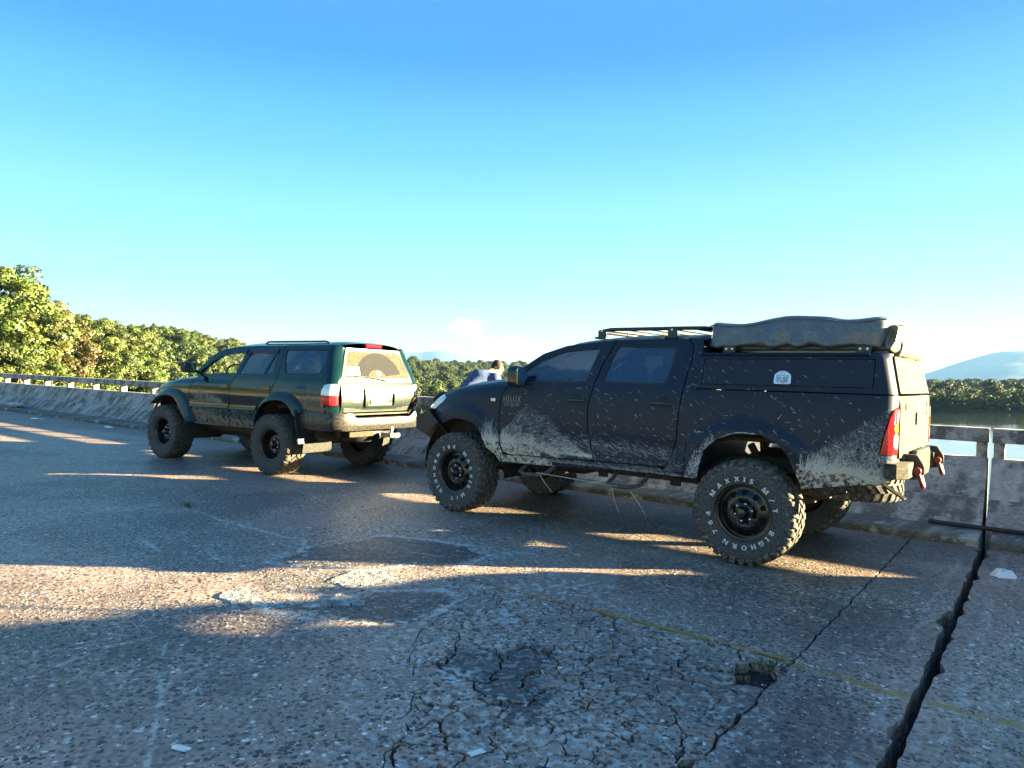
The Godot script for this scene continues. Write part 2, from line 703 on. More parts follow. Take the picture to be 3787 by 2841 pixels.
func deck_stains() -> Texture2D:
	stain_noise = noise_bytes(SW, 0.012, 4, 21, false, SH)
	stain_fine = noise_bytes(SW, 0.11, 3, 22, false, SH)
	var wide := noise_bytes(SW, 0.0035, 4, 23, false, SH)
	stain.resize(SW * SH * 4)
	for i in SW * SH:
		var w := wide[i] / 255.0
		var f := stain_fine[i] / 255.0
		var a := clampf((w - 0.5) * 2.8 + (f - 0.5) * 1.1, 0.0, 0.5)
		var q := 1.0 if w > 0.5 else 0.0
		a = maxf(a, clampf((0.44 - w) * 3.0 + (f - 0.5) * 1.3, 0.0, 0.45))
		stain[i * 4] = int(lerpf(70, 148, q))
		stain[i * 4 + 1] = int(lerpf(60, 124, q))
		stain[i * 4 + 2] = int(lerpf(56, 109, q))
		stain[i * 4 + 3] = int(a * 255)
	var brown := Color(0.36, 0.31, 0.26)
	var lime := Color(0.78, 0.77, 0.75)
	var dark := Color(0.17, 0.17, 0.17)
	var yellow := Color(0.62, 0.47, 0.14)
	# trodden dirt along the kerb and the wheel track
	stain_blob(pts([-14, -7.8, 2, -7.8, 2, -7.15, -0.3, -6.9, -3, -6.6, -6, -6.7, -9, -6.4, -14, -6.6]), brown, 0.7, 60, 0.28)
	stain_blob(pts([-5, -6.4, -1, -6.5, 0.8, -5.9, -0.7, -5.5, -4.4, -5.6]), brown, 0.5, 80, 0.4)
	# scoured band, nearly black with stones
	stain_blob(pts([-2.9, -5.2, -1.1, -5.5, -0.6, -5.1, -1.1, -4.3, -2.6, -4.3]), dark, 0.4, 90, 0.47)
	stain_blob(pts([-7.6, -3.5, -5.2, -3.7, -4.9, -2.6, -7.2, -2.2]), dark, 0.5, 110, 0.42)
	stain_blob(pts([-4.2, -2.6, -3.1, -2.4, -2.9, -1.4, -4.1, -0.9]), dark, 0.4, 90, 0.47)
	stain_blob(pts([-0.95, -3.6, -0.6, -3.6, -0.62, -2.2, -0.95, -2.2]), dark, 0.4, 60, 0.45)
	# oil
	stain_blob(pts([-2.41, -3.17, -2.1, -3.2, -1.78, -2.73, -1.83, -2.49, -2.03, -2.42, -2.3, -2.8]), Color(0.13, 0.14, 0.16), 0.88, 60, 0.2)
	stain_blob(pts([-2.55, -2.85, -2.35, -2.95, -2.2, -2.7, -2.4, -2.6]), Color(0.1, 0.11, 0.12), 0.9, 40, 0.3)
	# old tar repairs, worn level with the concrete
	var tar := Color(0.16, 0.165, 0.175)
	stain_blob(pts([-4.74, -3.25, -4.86, -3.7, -4.88, -4.02, -4.76, -4.36, -4.43, -4.5, -4.0, -4.58, -3.72, -4.5, -3.66, -4.1, -3.92, -3.93, -4.08, -3.6, -4.3, -3.5, -4.44, -3.32]), tar, 0.93, 52, 0.2)
	stain_blob(pts([-3.98, -2.68, -3.68, -2.86, -3.64, -3.25, -3.32, -3.5, -3.1, -3.45, -3.06, -3.24, -3.05, -3.0, -3.2, -2.84, -3.45, -2.78, -3.73, -2.62]), tar, 0.93, 52, 0.2)
	stain_blob(pts([-4.5, -3.0, -4.4, -3.3, -4.05, -3.55, -3.8, -3.4, -3.8, -3.1, -4.05, -2.85, -4.25, -2.7]), tar, 0.55, 60, 0.3)
	for e in [[[Vector2(-4.74, -3.2), Vector2(-4.9, -3.7), Vector2(-4.9, -4.1), Vector2(-4.76, -4.42), Vector2(-4.4, -4.56), Vector2(-4.0, -4.64), Vector2(-3.66, -4.55), Vector2(-3.6, -4.1), Vector2(-3.88, -3.88), Vector2(-4.04, -3.55), Vector2(-4.5, -3.3), Vector2(-4.74, -3.2)], 0.05, 0.75, 0.47], [[Vector2(-4.0, -2.62), Vector2(-3.66, -2.8), Vector2(-3.6, -3.25), Vector2(-3.3, -3.56), Vector2(-3.05, -3.5), Vector2(-3.0, -3.0), Vector2(-3.2, -2.78), Vector2(-3.7, -2.57), Vector2(-4.0, -2.62)], 0.05, 0.75, 0.47], [[Vector2(-4.6, -3.9), Vector2(-4.2, -4.15), Vector2(-3.9, -4.2)], 0.02, 0.6, 0.45]]:
		stain_line(e[0], e[1], lime, e[2], e[3])
	# lime along joints, cracks and patches
	for e in [[[Vector2(-6.95, -3.84), Vector2(-6.35, -3.78), Vector2(-5.77, -3.77), Vector2(-5.1, -3.8), Vector2(-4.7, -3.5)], 0.05, 0.9, 0.42], [[Vector2(-3.83, -1.1), Vector2(-3.85, -1.44), Vector2(-3.9, -1.73), Vector2(-3.87, -2.1)], 0.03, 0.8, 0.42], [[Vector2(-2.5, -1.2), Vector2(-2.78, -1.36), Vector2(-3.09, -1.56), Vector2(-3.38, -1.7), Vector2(-3.72, -1.9)], 0.028, 0.9, 0.38], [[Vector2(-4.1, -2.9), Vector2(-3.6, -3.5), Vector2(-3.0, -3.9), Vector2(-2.5, -4.4), Vector2(-2.9, -5.2)], 0.12, 0.6, 0.5], [[Vector2(-0.66, -1.8), Vector2(-0.64, -3.5), Vector2(-0.68, -5.0), Vector2(-0.64, -7.6)], 0.05, 0.55, 0.5], [[Vector2(-0.36, -1.8), Vector2(-0.36, -7.6)], 0.06, 0.6, 0.48], [[Vector2(-1.06, -1.6), Vector2(-1.08, -3.9), Vector2(-1.12, -6.6)], 0.06, 0.45, 0.5], [[Vector2(-3.05, -3.3), Vector2(-2.7, -3.5), Vector2(-2.4, -3.1), Vector2(-2.3, -2.3)], 0.14, 0.5, 0.52], [[Vector2(-1.2, -3.2), Vector2(-1.5, -2.6), Vector2(-1.9, -2.2)], 0.22, 0.45, 0.52], [[Vector2(-6.1, -2.9), Vector2(-5.7, -2.85)], 0.05, 0.9, 0.4], [[Vector2(-5.4, -3.1), Vector2(-5.1, -3.0)], 0.06, 0.8, 0.42]]:
		stain_line(e[0], e[1] * 0.7, lime, e[2] * 0.75, e[3] + 0.03)
	# scum of lime on the broken ground and round the repairs
	stain_blob(pts([-3.1, -4.4, -2.2, -4.2, -1.2, -3.9, -0.95, -3.0, -1.3, -1.5, -2.1, -1.6, -2.9, -2.6]), lime, 0.6, 70, 0.62)
	stain_blob(pts([-5.2, -4.9, -3.2, -5.1, -2.6, -4.3, -2.9, -2.5, -4.4, -2.3, -5.1, -3.2]), lime, 0.55, 90, 0.63)
	stain_blob(pts([-8.5, -3.7, -5.2, -3.9, -4.7, -2.2, -7.6, -1.4]), lime, 0.5, 90, 0.64)
	stain_blob(pts([-0.6, -5.2, 0.9, -5.2, 0.9, -2.2, -0.6, -2.2]), lime, 0.4, 90, 0.64)
	# what is left of the centre line
	stain_line([Vector2(-13.5, -3.85), Vector2(-6.5, -3.86)], 0.05, yellow, 0.5, 0.5)
	stain_line([Vector2(-3.3, -3.9), Vector2(-2.4, -3.9)], 0.05, yellow, 0.4, 0.55)
	stain_line([Vector2(-2.3, -3.91), Vector2(-1.12, -3.9)], 0.04, yellow, 0.75, 0.42)
	stain_line([Vector2(-1.08, -3.84), Vector2(-0.58, -3.83)], 0.05, yellow, 0.75, 0.42)
	stain_line([Vector2(-0.45, -3.82), Vector2(1.5, -3.78)], 0.05, yellow, 0.7, 0.47)
	stain_line([Vector2(-0.4, -3.5), Vector2(1.5, -3.45)], 0.04, yellow, 0.5, 0.52)
	# bird lime and crumbs of paper
	var r := RandomNumberGenerator.new()
	r.seed = 31
	for k in 260:
		var p := Vector2(r.randf_range(-9, 0.8), r.randf_range(-7.4, -1.2))
		stain_line([p, p + Vector2(r.randf_range(-0.02, 0.02), r.randf_range(-0.02, 0.02))], r.randf_range(0.006, 0.02), Color(0.85, 0.85, 0.85), r.randf_range(0.5, 1.0), 0.2)
	return ImageTexture.create_from_image(Image.create_from_data(SW, SH, false, Image.FORMAT_RGBA8, stain))


# weathered cast concrete: runs of black growth from the top, pale scraped places; 6 m by 1.4 m
func wall_tile(green: float, black: float) -> Texture2D:
	var w := 1024
	var h := 512
	var L := lut()
	var f := FastNoiseLite.new()
	f.fractal_octaves = 4
	f.frequency = 0.011
	var d := PackedByteArray()
	d.resize(w * h * 3)
	for y in h:
		for x in w:
			var an := TAU * x / w
			var cx := cos(an) * 163.0
			var cz := sin(an) * 163.0
			var run := f.get_noise_3d(cx * 2.2 + f.get_noise_3d(cx, y * 2.0, cz + 500.0) * 14.0, y * 0.34, cz * 2.2)
			var blot := f.get_noise_3d(cx + 900.0, y * 1.1, cz)
			var fine := f.get_noise_3d(cx * 9.0, y * 8.0, cz * 9.0 + 300.0)
			var k := 0.3 + fine * 0.18 + blot * 0.12
			var b := smoothstep(-0.12, 0.34, run * 0.7 + blot * 0.8 + black + fine * 0.5)
			var pale := smoothstep(0.12, 0.32, blot * 0.9 - run * 0.5 + fine * 0.2 - 0.05)
			k = lerpf(k, 0.055 + fine * 0.04, b * 0.8)
			k = lerpf(k, 0.42 + fine * 0.15, pale * 0.6)
			var i := (y * w + x) * 3
			d[i] = L[clampi(int(k * 1024 * (1.0 - green * 0.25)), 0, 1024)]
			d[i + 1] = L[clampi(int(k * 1024 * 0.97), 0, 1024)]
			d[i + 2] = L[clampi(int(k * 1024 * (0.9 - green * 0.35)), 0, 1024)]
	return ImageTexture.create_from_image(Image.create_from_data(w, h, false, Image.FORMAT_RGB8, d))


func materials() -> void:
	var tile := aggregate_tile()
	var m := StandardMaterial3D.new()
	m.resource_name = "worn_concrete"
	m.albedo_texture = tile[0]
	m.heightmap_enabled = true
	m.heightmap_texture = tile[1]
	m.heightmap_scale = 1.0
	m.roughness = 0.55
	m.detail_enabled = true
	m.detail_albedo = deck_stains()
	m.detail_blend_mode = BaseMaterial3D.BLEND_MODE_MIX
	m.detail_uv_layer = BaseMaterial3D.DETAIL_UV_2
	MAT.road = m
	for e in [["wall", 0.0, 0.07], ["kerb", 0.15, 0.45], ["wall_dark", 0.0, 0.4]]:
		var k := StandardMaterial3D.new()
		k.resource_name = e[0] + "_concrete"
		k.albedo_texture = wall_tile(e[1], e[2])
		k.heightmap_enabled = true
		k.heightmap_texture = k.albedo_texture
		k.heightmap_scale = 0.8
		k.roughness = 0.92
		MAT[e[0]] = k
	mat("asphalt", Color(0.06, 0.06, 0.062), 0.6, 0.0, 0.7, 1.6, 1.2)
	mat("mortar", Color(0.5, 0.49, 0.46), 0.9, 0.0, 0.5, 1.6, 0.6)
	mat("soil", Color(0.035, 0.03, 0.022), 1.0, 0.0, 0.5, 2.0, 1.0)
	mat("rubber", Color(0.016, 0.016, 0.017), 0.6, 0.0, 0.3, 3.0)
	mat("black_metal", Color(0.012, 0.012, 0.013), 0.35)
	mat("chassis", Color(0.035, 0.03, 0.026), 0.8, 0.0, 0.6, 2.0)
	mat("black_plastic", Color(0.02, 0.02, 0.021), 0.5)
	mat("gloss_trim", Color(0.03, 0.031, 0.033), 0.2)
	mat("seal", Color(0.01, 0.01, 0.01), 0.55)
	mat("chrome", Color(0.75, 0.75, 0.76), 0.14, 1.0)
	mat("steel", Color(0.55, 0.56, 0.57), 0.35, 1.0)
	mat("galvanised", Color(0.62, 0.66, 0.7), 0.42, 0.85)
	mat("mirror_glass", Color(0.8, 0.82, 0.84), 0.03, 1.0)
	mat("white_letter", Color(0.85, 0.85, 0.82), 0.7, 0.0, 0.25, 6.0)
	mat("shackle_red", Color(0.33, 0.02, 0.025), 0.5, 0.0, 0.3, 5.0)
	mat("red_lens", Color(0.5, 0.012, 0.02), 0.12)
	mat("amber_lens", Color(0.75, 0.28, 0.02), 0.12)
	mat("clear_lens", Color(0.62, 0.66, 0.7), 0.1, 0.35)
	mat("white_paper", Color(0.75, 0.74, 0.7), 0.8)
	mat("beige_trim", Color(0.42, 0.36, 0.28), 0.7)
	mat("grey_seat", Color(0.09, 0.085, 0.08), 0.85)
	mat("dust", Color(0.085, 0.067, 0.042), 0.95, 0.0, 0.5, 2.4, 0.15)
	mat("mud", Color(0.36, 0.31, 0.24), 0.95, 0.0, 0.6, 2.4, 0.8)
	glass("sky_tint", Color(0.006, 0.014, 0.045), 0.95, 0.75)  # dark glass; the blue of the mirrored sky is put into its colour
	glass("front_sky_tint", Color(0.006, 0.014, 0.045), 0.8, 0.75)  # more see-through, with the same mirrored-sky blue in its colour
	glass("dusty_glass", Color(0.032, 0.031, 0.03), 0.86)
	glass("clear", Color(0.02, 0.025, 0.025), 0.06)


# ---------------------------------------------------------------- the deck
func ragged(x0: float, z0: float, z1: float, amp: float, sd: int, spall := 0.0) -> PackedVector2Array:
	var f := FastNoiseLite.new()
	f.seed = sd
	f.frequency = 1.3
	f.fractal_octaves = 4
	var r := PackedVector2Array()
	var k := int(absf(z1 - z0) / 0.05)
	for i in k + 1:
		var z := lerpf(z0, z1, float(i) / k)
		var x := x0 + f.get_noise_1d(z * 4.0) * amp
		if spall != 0.0:
			x += spall * smoothstep(0.18, 0.5, f.get_noise_1d(z * 1.3 + 50.0))
		r.append(Vector2(x, z))
	return r


func slab(parent: Node, called: String, poly: PackedVector2Array, deep: float, lift := 0.0, tilt := Vector2.ZERO, m: Material = null) -> MeshInstance3D:
	var mb := MB.new()
	var c := Vector2.ZERO
	for p in poly:
		c += p / poly.size()
	var top := func(p: Vector2) -> Vector3: return Vector3(p.x, lift + tilt.dot(p - c), p.y)
	var idx := Geometry2D.triangulate_polygon(poly)
	for i in range(0, idx.size(), 3):
		mb.tri(top.call(poly[idx[i]]), top.call(poly[idx[i + 1]]), top.call(poly[idx[i + 2]]), Vector3.UP, Vector3.UP, Vector3.UP)
	var cw := Geometry2D.is_polygon_clockwise(poly)
	for i in poly.size():
		var a := poly[i]
		var b := poly[(i + 1) % poly.size()]
		var d := b - a
		var o := Vector2(d.y, -d.x) * (1.0 if not cw else -1.0)
		var ta: Vector3 = top.call(a)
		var tb: Vector3 = top.call(b)
		mb.face([ta, tb, tb - Vector3.UP * deep, ta - Vector3.UP * deep], Vector3(o.x, 0, o.y))
	for p in mb.v:
		mb.t2.append(Vector2((p.x + 14.0) / 16.0, (p.z + 8.0) / 8.0))
	mb.t.clear()
	for p in mb.v:
		mb.t.append(Vector2(p.x + p.y, p.z + p.y) / 3.4)
	return put(called, mb, m if m else MAT.road, parent)


func deck() -> void:
	var road := Node3D.new()
	road.name = "road"
	add_child(road)
	road.transform = DECK
	road.set_meta("kind", "structure")
	var rev := func(a: PackedVector2Array) -> PackedVector2Array:
		var b := a.duplicate()
		b.reverse()
		return b
	# the far lane, the near lane, the beam beside the expansion joint, the next span
	var lane_edge := PackedVector2Array()
	var f := FastNoiseLite.new()
	f.seed = 40
	f.frequency = 0.9
	f.fractal_octaves = 4
	for i in 120:
		var x := -8.0 + 6.89 * i / 119.0
		lane_edge.append(Vector2(x, -3.885 + f.get_noise_1d(x * 4.0) * 0.03))
	var header_l := ragged(-1.1, -7.77, -3.9, 0.025, 41)
	var header_l2 := ragged(-1.1, -3.87, 0.02, 0.03, 42, -0.05)
	var far_lane := PackedVector2Array([Vector2(-62, -7.77)])
	far_lane.append_array(header_l)
	far_lane.append_array(rev.call(lane_edge))
	far_lane.append(Vector2(-62, -3.885))
	slab(road, "concrete_slab", far_lane, 0.28)
	var near_lane := PackedVector2Array([Vector2(-62, -3.875)])
	for p in lane_edge:
		near_lane.append(p + Vector2(0, 0.006 + 0.02 * smoothstep(-4.0, -2.6, p.x) * (0.5 + f.get_noise_1d(p.x * 7.0 + 90.0))))
	near_lane.append_array(header_l2)
	near_lane.append(Vector2(-62, 0.02))
	var zone := pts([-2.95, -3.1, -3.08, -3.6, -3.02, -4.2, -0.9, -4.2, -0.9, -1.6, -1.7, -1.4, -2.05, -1.9, -2.35, -2.4, -2.75, -2.7])
	var rag_zone := PackedVector2Array()
	for i in zone.size():
		var a := zone[i]
		var b := zone[(i + 1) % zone.size()]
		for k in 14:
			var p := a.lerp(b, k / 14.0)
			rag_zone.append(p + Vector2(f.get_noise_2d(p.x * 6, p.y * 6), f.get_noise_2d(p.x * 6 + 70, p.y * 6)) * 0.08)
	for q in Geometry2D.clip_polygons(near_lane, rag_zone):
		if q.size() > 6 and not Geometry2D.is_polygon_clockwise(q):
			slab(road, "concrete_slab", q, 0.28)
	# the broken corner of the near lane: every piece between the cracks
	var within: Array = Geometry2D.intersect_polygons(near_lane, grown(rag_zone, -0.006))
	var seeds := PackedVector2Array()
	var r := RandomNumberGenerator.new()
	r.seed = 77
	while seeds.size() < 120:
		var p := Vector2(r.randf_range(-3.2, -1.0), r.randf_range(-4.0, -1.4))
		var keep := true
		for q in seeds:
			if p.distance_to(q) < 0.11:
				keep = false
		if keep:
			seeds.append(p)
	slab(road, "broken_bed", pts([-3.3, -4.1, -0.9, -4.1, -0.9, -1.2, -3.3, -1.2]), 0.1, -0.05, Vector2.ZERO, MAT.soil)
	for i in seeds.size():
		var cell := PackedVector2Array([seeds[i] + Vector2(-0.7, -0.7), seeds[i] + Vector2(0.7, -0.7), seeds[i] + Vector2(0.7, 0.7), seeds[i] + Vector2(-0.7, 0.7)])
		for j in seeds.size():
			if j == i or seeds[j].distance_to(seeds[i]) > 1.3 or cell.is_empty():
				continue
			var mid := (seeds[i] + seeds[j]) * 0.5
			var d := (seeds[j] - seeds[i]).normalized()
			var o := Vector2(-d.y, d.x)
			var half := PackedVector2Array([mid + o * 3, mid - o * 3, mid - o * 3 - d * 3, mid + o * 3 - d * 3])
			var got := Geometry2D.intersect_polygons(cell, half)
			cell = got[0] if got.size() else PackedVector2Array()
		if cell.size() < 3:
			continue
		var bent := PackedVector2Array()
		for k in cell.size():
			var a := cell[k]
			var b := cell[(k + 1) % cell.size()]
			var m := maxi(1, roundi(a.distance_to(b) / 0.016))
			for l in m:
				var p := a.lerp(b, float(l) / m)
				bent.append(p + Vector2(f.get_noise_2d(p.x * 7 + 30, p.y * 7), f.get_noise_2d(p.x * 7, p.y * 7 + 60)) * 0.09 + Vector2(f.get_noise_2d(p.x * 30 + 30, p.y * 30), f.get_noise_2d(p.x * 30, p.y * 30 + 60)) * 0.018)
		var gap := 0.0035 + 0.0065 * pow(r.randf(), 2.2)
		for piece in Geometry2D.offset_polygon(bent, -gap):
			for w in within:
				for q in Geometry2D.intersect_polygons(piece, w):
					if q.size() > 4 and not Geometry2D.is_polygon_clockwise(q):
						# one piece by the corner of the joint is gone
						if seeds[i].distance_to(Vector2(-1.14, -3.62)) < 0.17:
							continue
						slab(road, "concrete_fragment", q, 0.06, r.randf_range(-0.006, 0.002), Vector2(r.randf_range(-0.012, 0.012), r.randf_range(-0.012, 0.012)))
	var header := ragged(-1.086, -7.77, -3.9, 0.025, 41)
	header.append_array(ragged(-1.084, -3.87, 0.02, 0.03, 42))
	header.append_array(rev.call(ragged(-0.54, -7.77, 0.02, 0.018, 44, -0.05)))
	slab(road, "joint_beam", header, 0.3)
	var next := ragged(-0.487, -7.77, 0.02, 0.014, 45, 0.04)
	next.append_array(PackedVector2Array([Vector2(32, 0.02), Vector2(32, -7.77)]))
	slab(road, "concrete_slab", next, 0.3)
	slab(road, "joint_floor", pts([-0.9, -8.2, -0.2, -8.2, -0.2, 0.4, -0.9, 0.4]), 0.1, -0.34, Vector2.ZERO, MAT.soil)
	# mortar repairs laid over the slabs
	patch(road, "mortar_patch", pts([-3.68, -2.86, -3.72, -2.98, -3.62, -3.08, -3.42, -3.08, -3.43, -2.96, -3.56, -2.85]), 0.018, MAT.mortar, 5)
	patch(road, "mortar_patch", pts([-4.02, -3.2, -4.08, -3.45, -3.86, -3.62, -3.66, -3.5, -3.7, -3.28, -3.86, -3.16]), 0.008, MAT.mortar, 6)
	patch(road, "mortar_patch", pts([-4.15, -2.72, -4.3, -2.66, -4.2, -2.48, -3.9, -2.38, -3.86, -2.46]), 0.009, MAT.mortar, 7)
	patch(road, "mortar_patch", pts([-4.05, -4.62, -3.6, -4.72, -3.35, -4.9, -3.4, -4.5, -3.62, -4.38]), 0.006, MAT.mortar, 8)
	# loose and proud stones
	stones(road)
	# kerbs on both sides
	for side in 2:
		var k := Node3D.new()
		k.name = "kerb" if side == 0 else "kerb_001"
		add_child(k)
		k.set_meta("kind", "structure")
		k.transform = DECK * (Transform3D() if side == 0 else at(0, 0, -7.75, rot(Vector3.UP, 180)))
		var prof := pts([7.775, -0.3, 7.775, 0.055, 7.79, 0.075, 7.82, 0.083, 8.7, 0.1, 8.7, -0.3])
		for seg in ([[-62.0, -0.56], [-0.47, 32.0]] if side == 0 else [[-32.0, 62.0]]):
			var mb := MB.new()
			mb.extrude(Transform3D(Basis(Vector3(0, 0, -1), Vector3(0, 1, 0), Vector3(1, 0, 0)), Vector3.ZERO), prof, seg[0], seg[1])
			structure("kerb_run", along(mb), MAT.kerb, Transform3D(), k)


func patch(parent: Node, called: String, poly: PackedVector2Array, lift: float, m: Material, sd: int) -> void:
	var f := FastNoiseLite.new()
	f.seed = sd
	f.frequency = 2.2
	f.fractal_octaves = 4
	var q := PackedVector2Array()
	for i in poly.size():
		var a := poly[i]
		var b := poly[(i + 1) % poly.size()]
		for k in 10:
			var p := a.lerp(b, k / 10.0)
			q.append(p + Vector2(f.get_noise_2d(p.x * 2, p.y * 2), f.get_noise_2d(p.x * 2 + 40, p.y * 2)) * 0.11)
	var simple := Geometry2D.merge_polygons(q, PackedVector2Array())
	if simple.size():
		q = simple[0]
	var mb := MB.new()
	var inner := Geometry2D.offset_polygon(q, -0.02)
	# a low cushion: rising from the rim, flat on top
	for g in inner:
		if Geometry2D.is_polygon_clockwise(g):
			continue
		var idx := Geometry2D.triangulate_polygon(g)
		for i in range(0, idx.size(), 3):
			var e := []
			for j in 3:
				e.append(Vector3(g[idx[i + j]].x, lift, g[idx[i + j]].y))
			mb.tri(e[0], e[1], e[2], Vector3.UP, Vector3.UP, Vector3.UP)
		for i in g.size():
			var a := g[i]
			var b := g[(i + 1) % g.size()]
			var d := (b - a).normalized()
			var o := Vector2(d.y, -d.x)
			var oa := a + o * 0.02
			var ob := b + o * 0.02
			var nn := Vector3(o.x, 1.4, o.y).normalized()
			mb.squad(Vector3(a.x, lift, a.y), Vector3(b.x, lift, b.y), Vector3(ob.x, -0.004, ob.y), Vector3(oa.x, -0.004, oa.y), Vector3.UP, Vector3.UP, nn, nn)
	put(called, mb, m, parent)


func stones(parent: Node) -> void:
	var mb := MB.new()
	# a low pebble
	var ring := []
	for k in 6:
		ring.append(Vector3(cos(TAU * k / 6.0), 0, sin(TAU * k / 6.0) * 0.75))
	for k in 6:
		var a: Vector3 = ring[k]
		var b: Vector3 = ring[(k + 1) % 6]
		var ta: Vector3 = a * 0.55 + Vector3(0.05, 0.5, 0)
		var tb: Vector3 = b * 0.55 + Vector3(0.05, 0.5, 0)
		mb.face([a - Vector3.UP * 0.4, b - Vector3.UP * 0.4, tb, ta], a + b)
		mb.face([ta, tb, Vector3(0.05, 0.55, 0)], Vector3.UP)
	var m := StandardMaterial3D.new()
	m.resource_name = "stones"
	m.vertex_color_use_as_albedo = true
	m.roughness = 0.5
	var r := RandomNumberGenerator.new()
	r.seed = 55
	var f := FastNoiseLite.new()
	f.seed = 8
	f.frequency = 0.9
	var xf := []
	var cl := []
	var tones := [Color(0.05, 0.05, 0.055), Color(0.075, 0.07, 0.068), Color(0.12, 0.1, 0.085), Color(0.2, 0.18, 0.16), Color(0.5, 0.5, 0.5)]
	while xf.size() < 42000:
		var x := r.randf_range(-9.0, 1.6)
		var z := r.randf_range(-7.6, -1.0)
		var d := Vector2(x, z).length()
		if r.randf() > pow(2.6 / maxf(d, 2.6), 1.1):
			continue
		if x > -0.64 and x < -0.37:
			continue
		var rub := f.get_noise_2d(x, z)
		if rub < -0.12 and r.randf() < 0.8 or z < -6.8 and r.randf() < 0.9:
			continue
		if x > -3.0 and x < -1.1 and z > -3.9 and r.randf() < 0.75:
			continue
		var s := r.randf_range(0.0035, 0.0085) * (1.7 if r.randf() < 0.06 else 1.0)
		xf.append(Transform3D(Basis.from_euler(Vector3(r.randf_range(-0.15, 0.15), r.randf() * TAU, r.randf_range(-0.15, 0.15))).scaled(Vector3(s, s * r.randf_range(0.45, 0.9), s)), Vector3(x, 0.0, z)))
		var p := r.randf()
		cl.append(tones[0 if p < 0.3 else 1 if p < 0.55 else 2 if p < 0.78 else 3 if p < 0.94 else 4])
	var mm := MultiMesh.new()
	mm.transform_format = MultiMesh.TRANSFORM_3D
	mm.use_colors = true
	mm.mesh = mb.mesh()
	mm.instance_count = xf.size()
	for i in xf.size():
		mm.set_instance_transform(i, xf[i])
		mm.set_instance_color(i, cl[i])
	var o := MultiMeshInstance3D.new()
	o.name = "exposed_stones"
	o.multimesh = mm
	o.material_override = m
	parent.add_child(o, true)
	o.set_meta("kind", "stuff")


# lay the wall texture along the run: 6 m by 1.4 m
func along(mb: MB) -> MB:
	for i in mb.v.size():
		var p := mb.v[i]
		mb.t[i] = Vector2(p.x / 6.0 + p.z * 0.03, (1.08 - p.y + p.z * 0.25) / 1.4)
	return mb


func parapets() -> void:
	for side in 2:
		var k := Node3D.new()
		k.name = numbered("bridge_parapet")
		add_child(k)
		k.set_meta("kind", "structure")
		tag(k, "stained concrete parapet with a slotted rail behind the two parked cars" if side == 0 else "stained concrete parapet with a slotted rail on the camera's own side of the bridge", "parapet")
		k.transform = DECK * (Transform3D() if side == 0 else at(0, 0, -7.75, rot(Vector3.UP, 180)))
		var base := pts([8.25, -0.6, 8.25, 0.09, 8.6, 0.42, 8.775, 0.72, 8.79, 0.735, 8.97, 0.735, 8.98, 0.72, 8.98, -0.6])
		var rail := pts([8.79, 0.895, 8.78, 0.905, 8.8, 1.03, 8.81, 1.04, 8.97, 1.04, 8.98, 1.03, 8.98, 0.905, 8.97, 0.895])
		var b := Basis(Vector3(0, 0, -1), Vector3(0, 1, 0), Vector3(1, 0, 0))
		for seg in ([[-62.0, -0.57], [-0.535, 32.0]] if side == 0 else [[-32.0, 62.0]]):
			var mb := MB.new()
			mb.extrude(Transform3D(b, Vector3.ZERO), base, seg[0], seg[1])
			structure("wall", along(mb), MAT.wall if side == 0 else MAT.wall_dark, Transform3D(), k)
			mb = MB.new()
			mb.extrude(Transform3D(b, Vector3.ZERO), rail, seg[0], seg[1])
			structure("rail", along(mb), MAT.wall if side == 0 else MAT.wall_dark, Transform3D(), k)
		var post := MB.new()
		post.box(Transform3D(), Vector3(0.095, 0.174, 0.15), 0.006)
		var pm := along(post).mesh()
		var xs := [-0.625, -0.475, 1.2, 2.86, 4.52, 6.2, 7.85, 9.5]
		for i in 38:
			xs.append(-1.4 - 0.005 - 1.66 * i)
		for x in xs:
			structure("post", pm, MAT.wall, at(x, 0.815, -8.88), k)


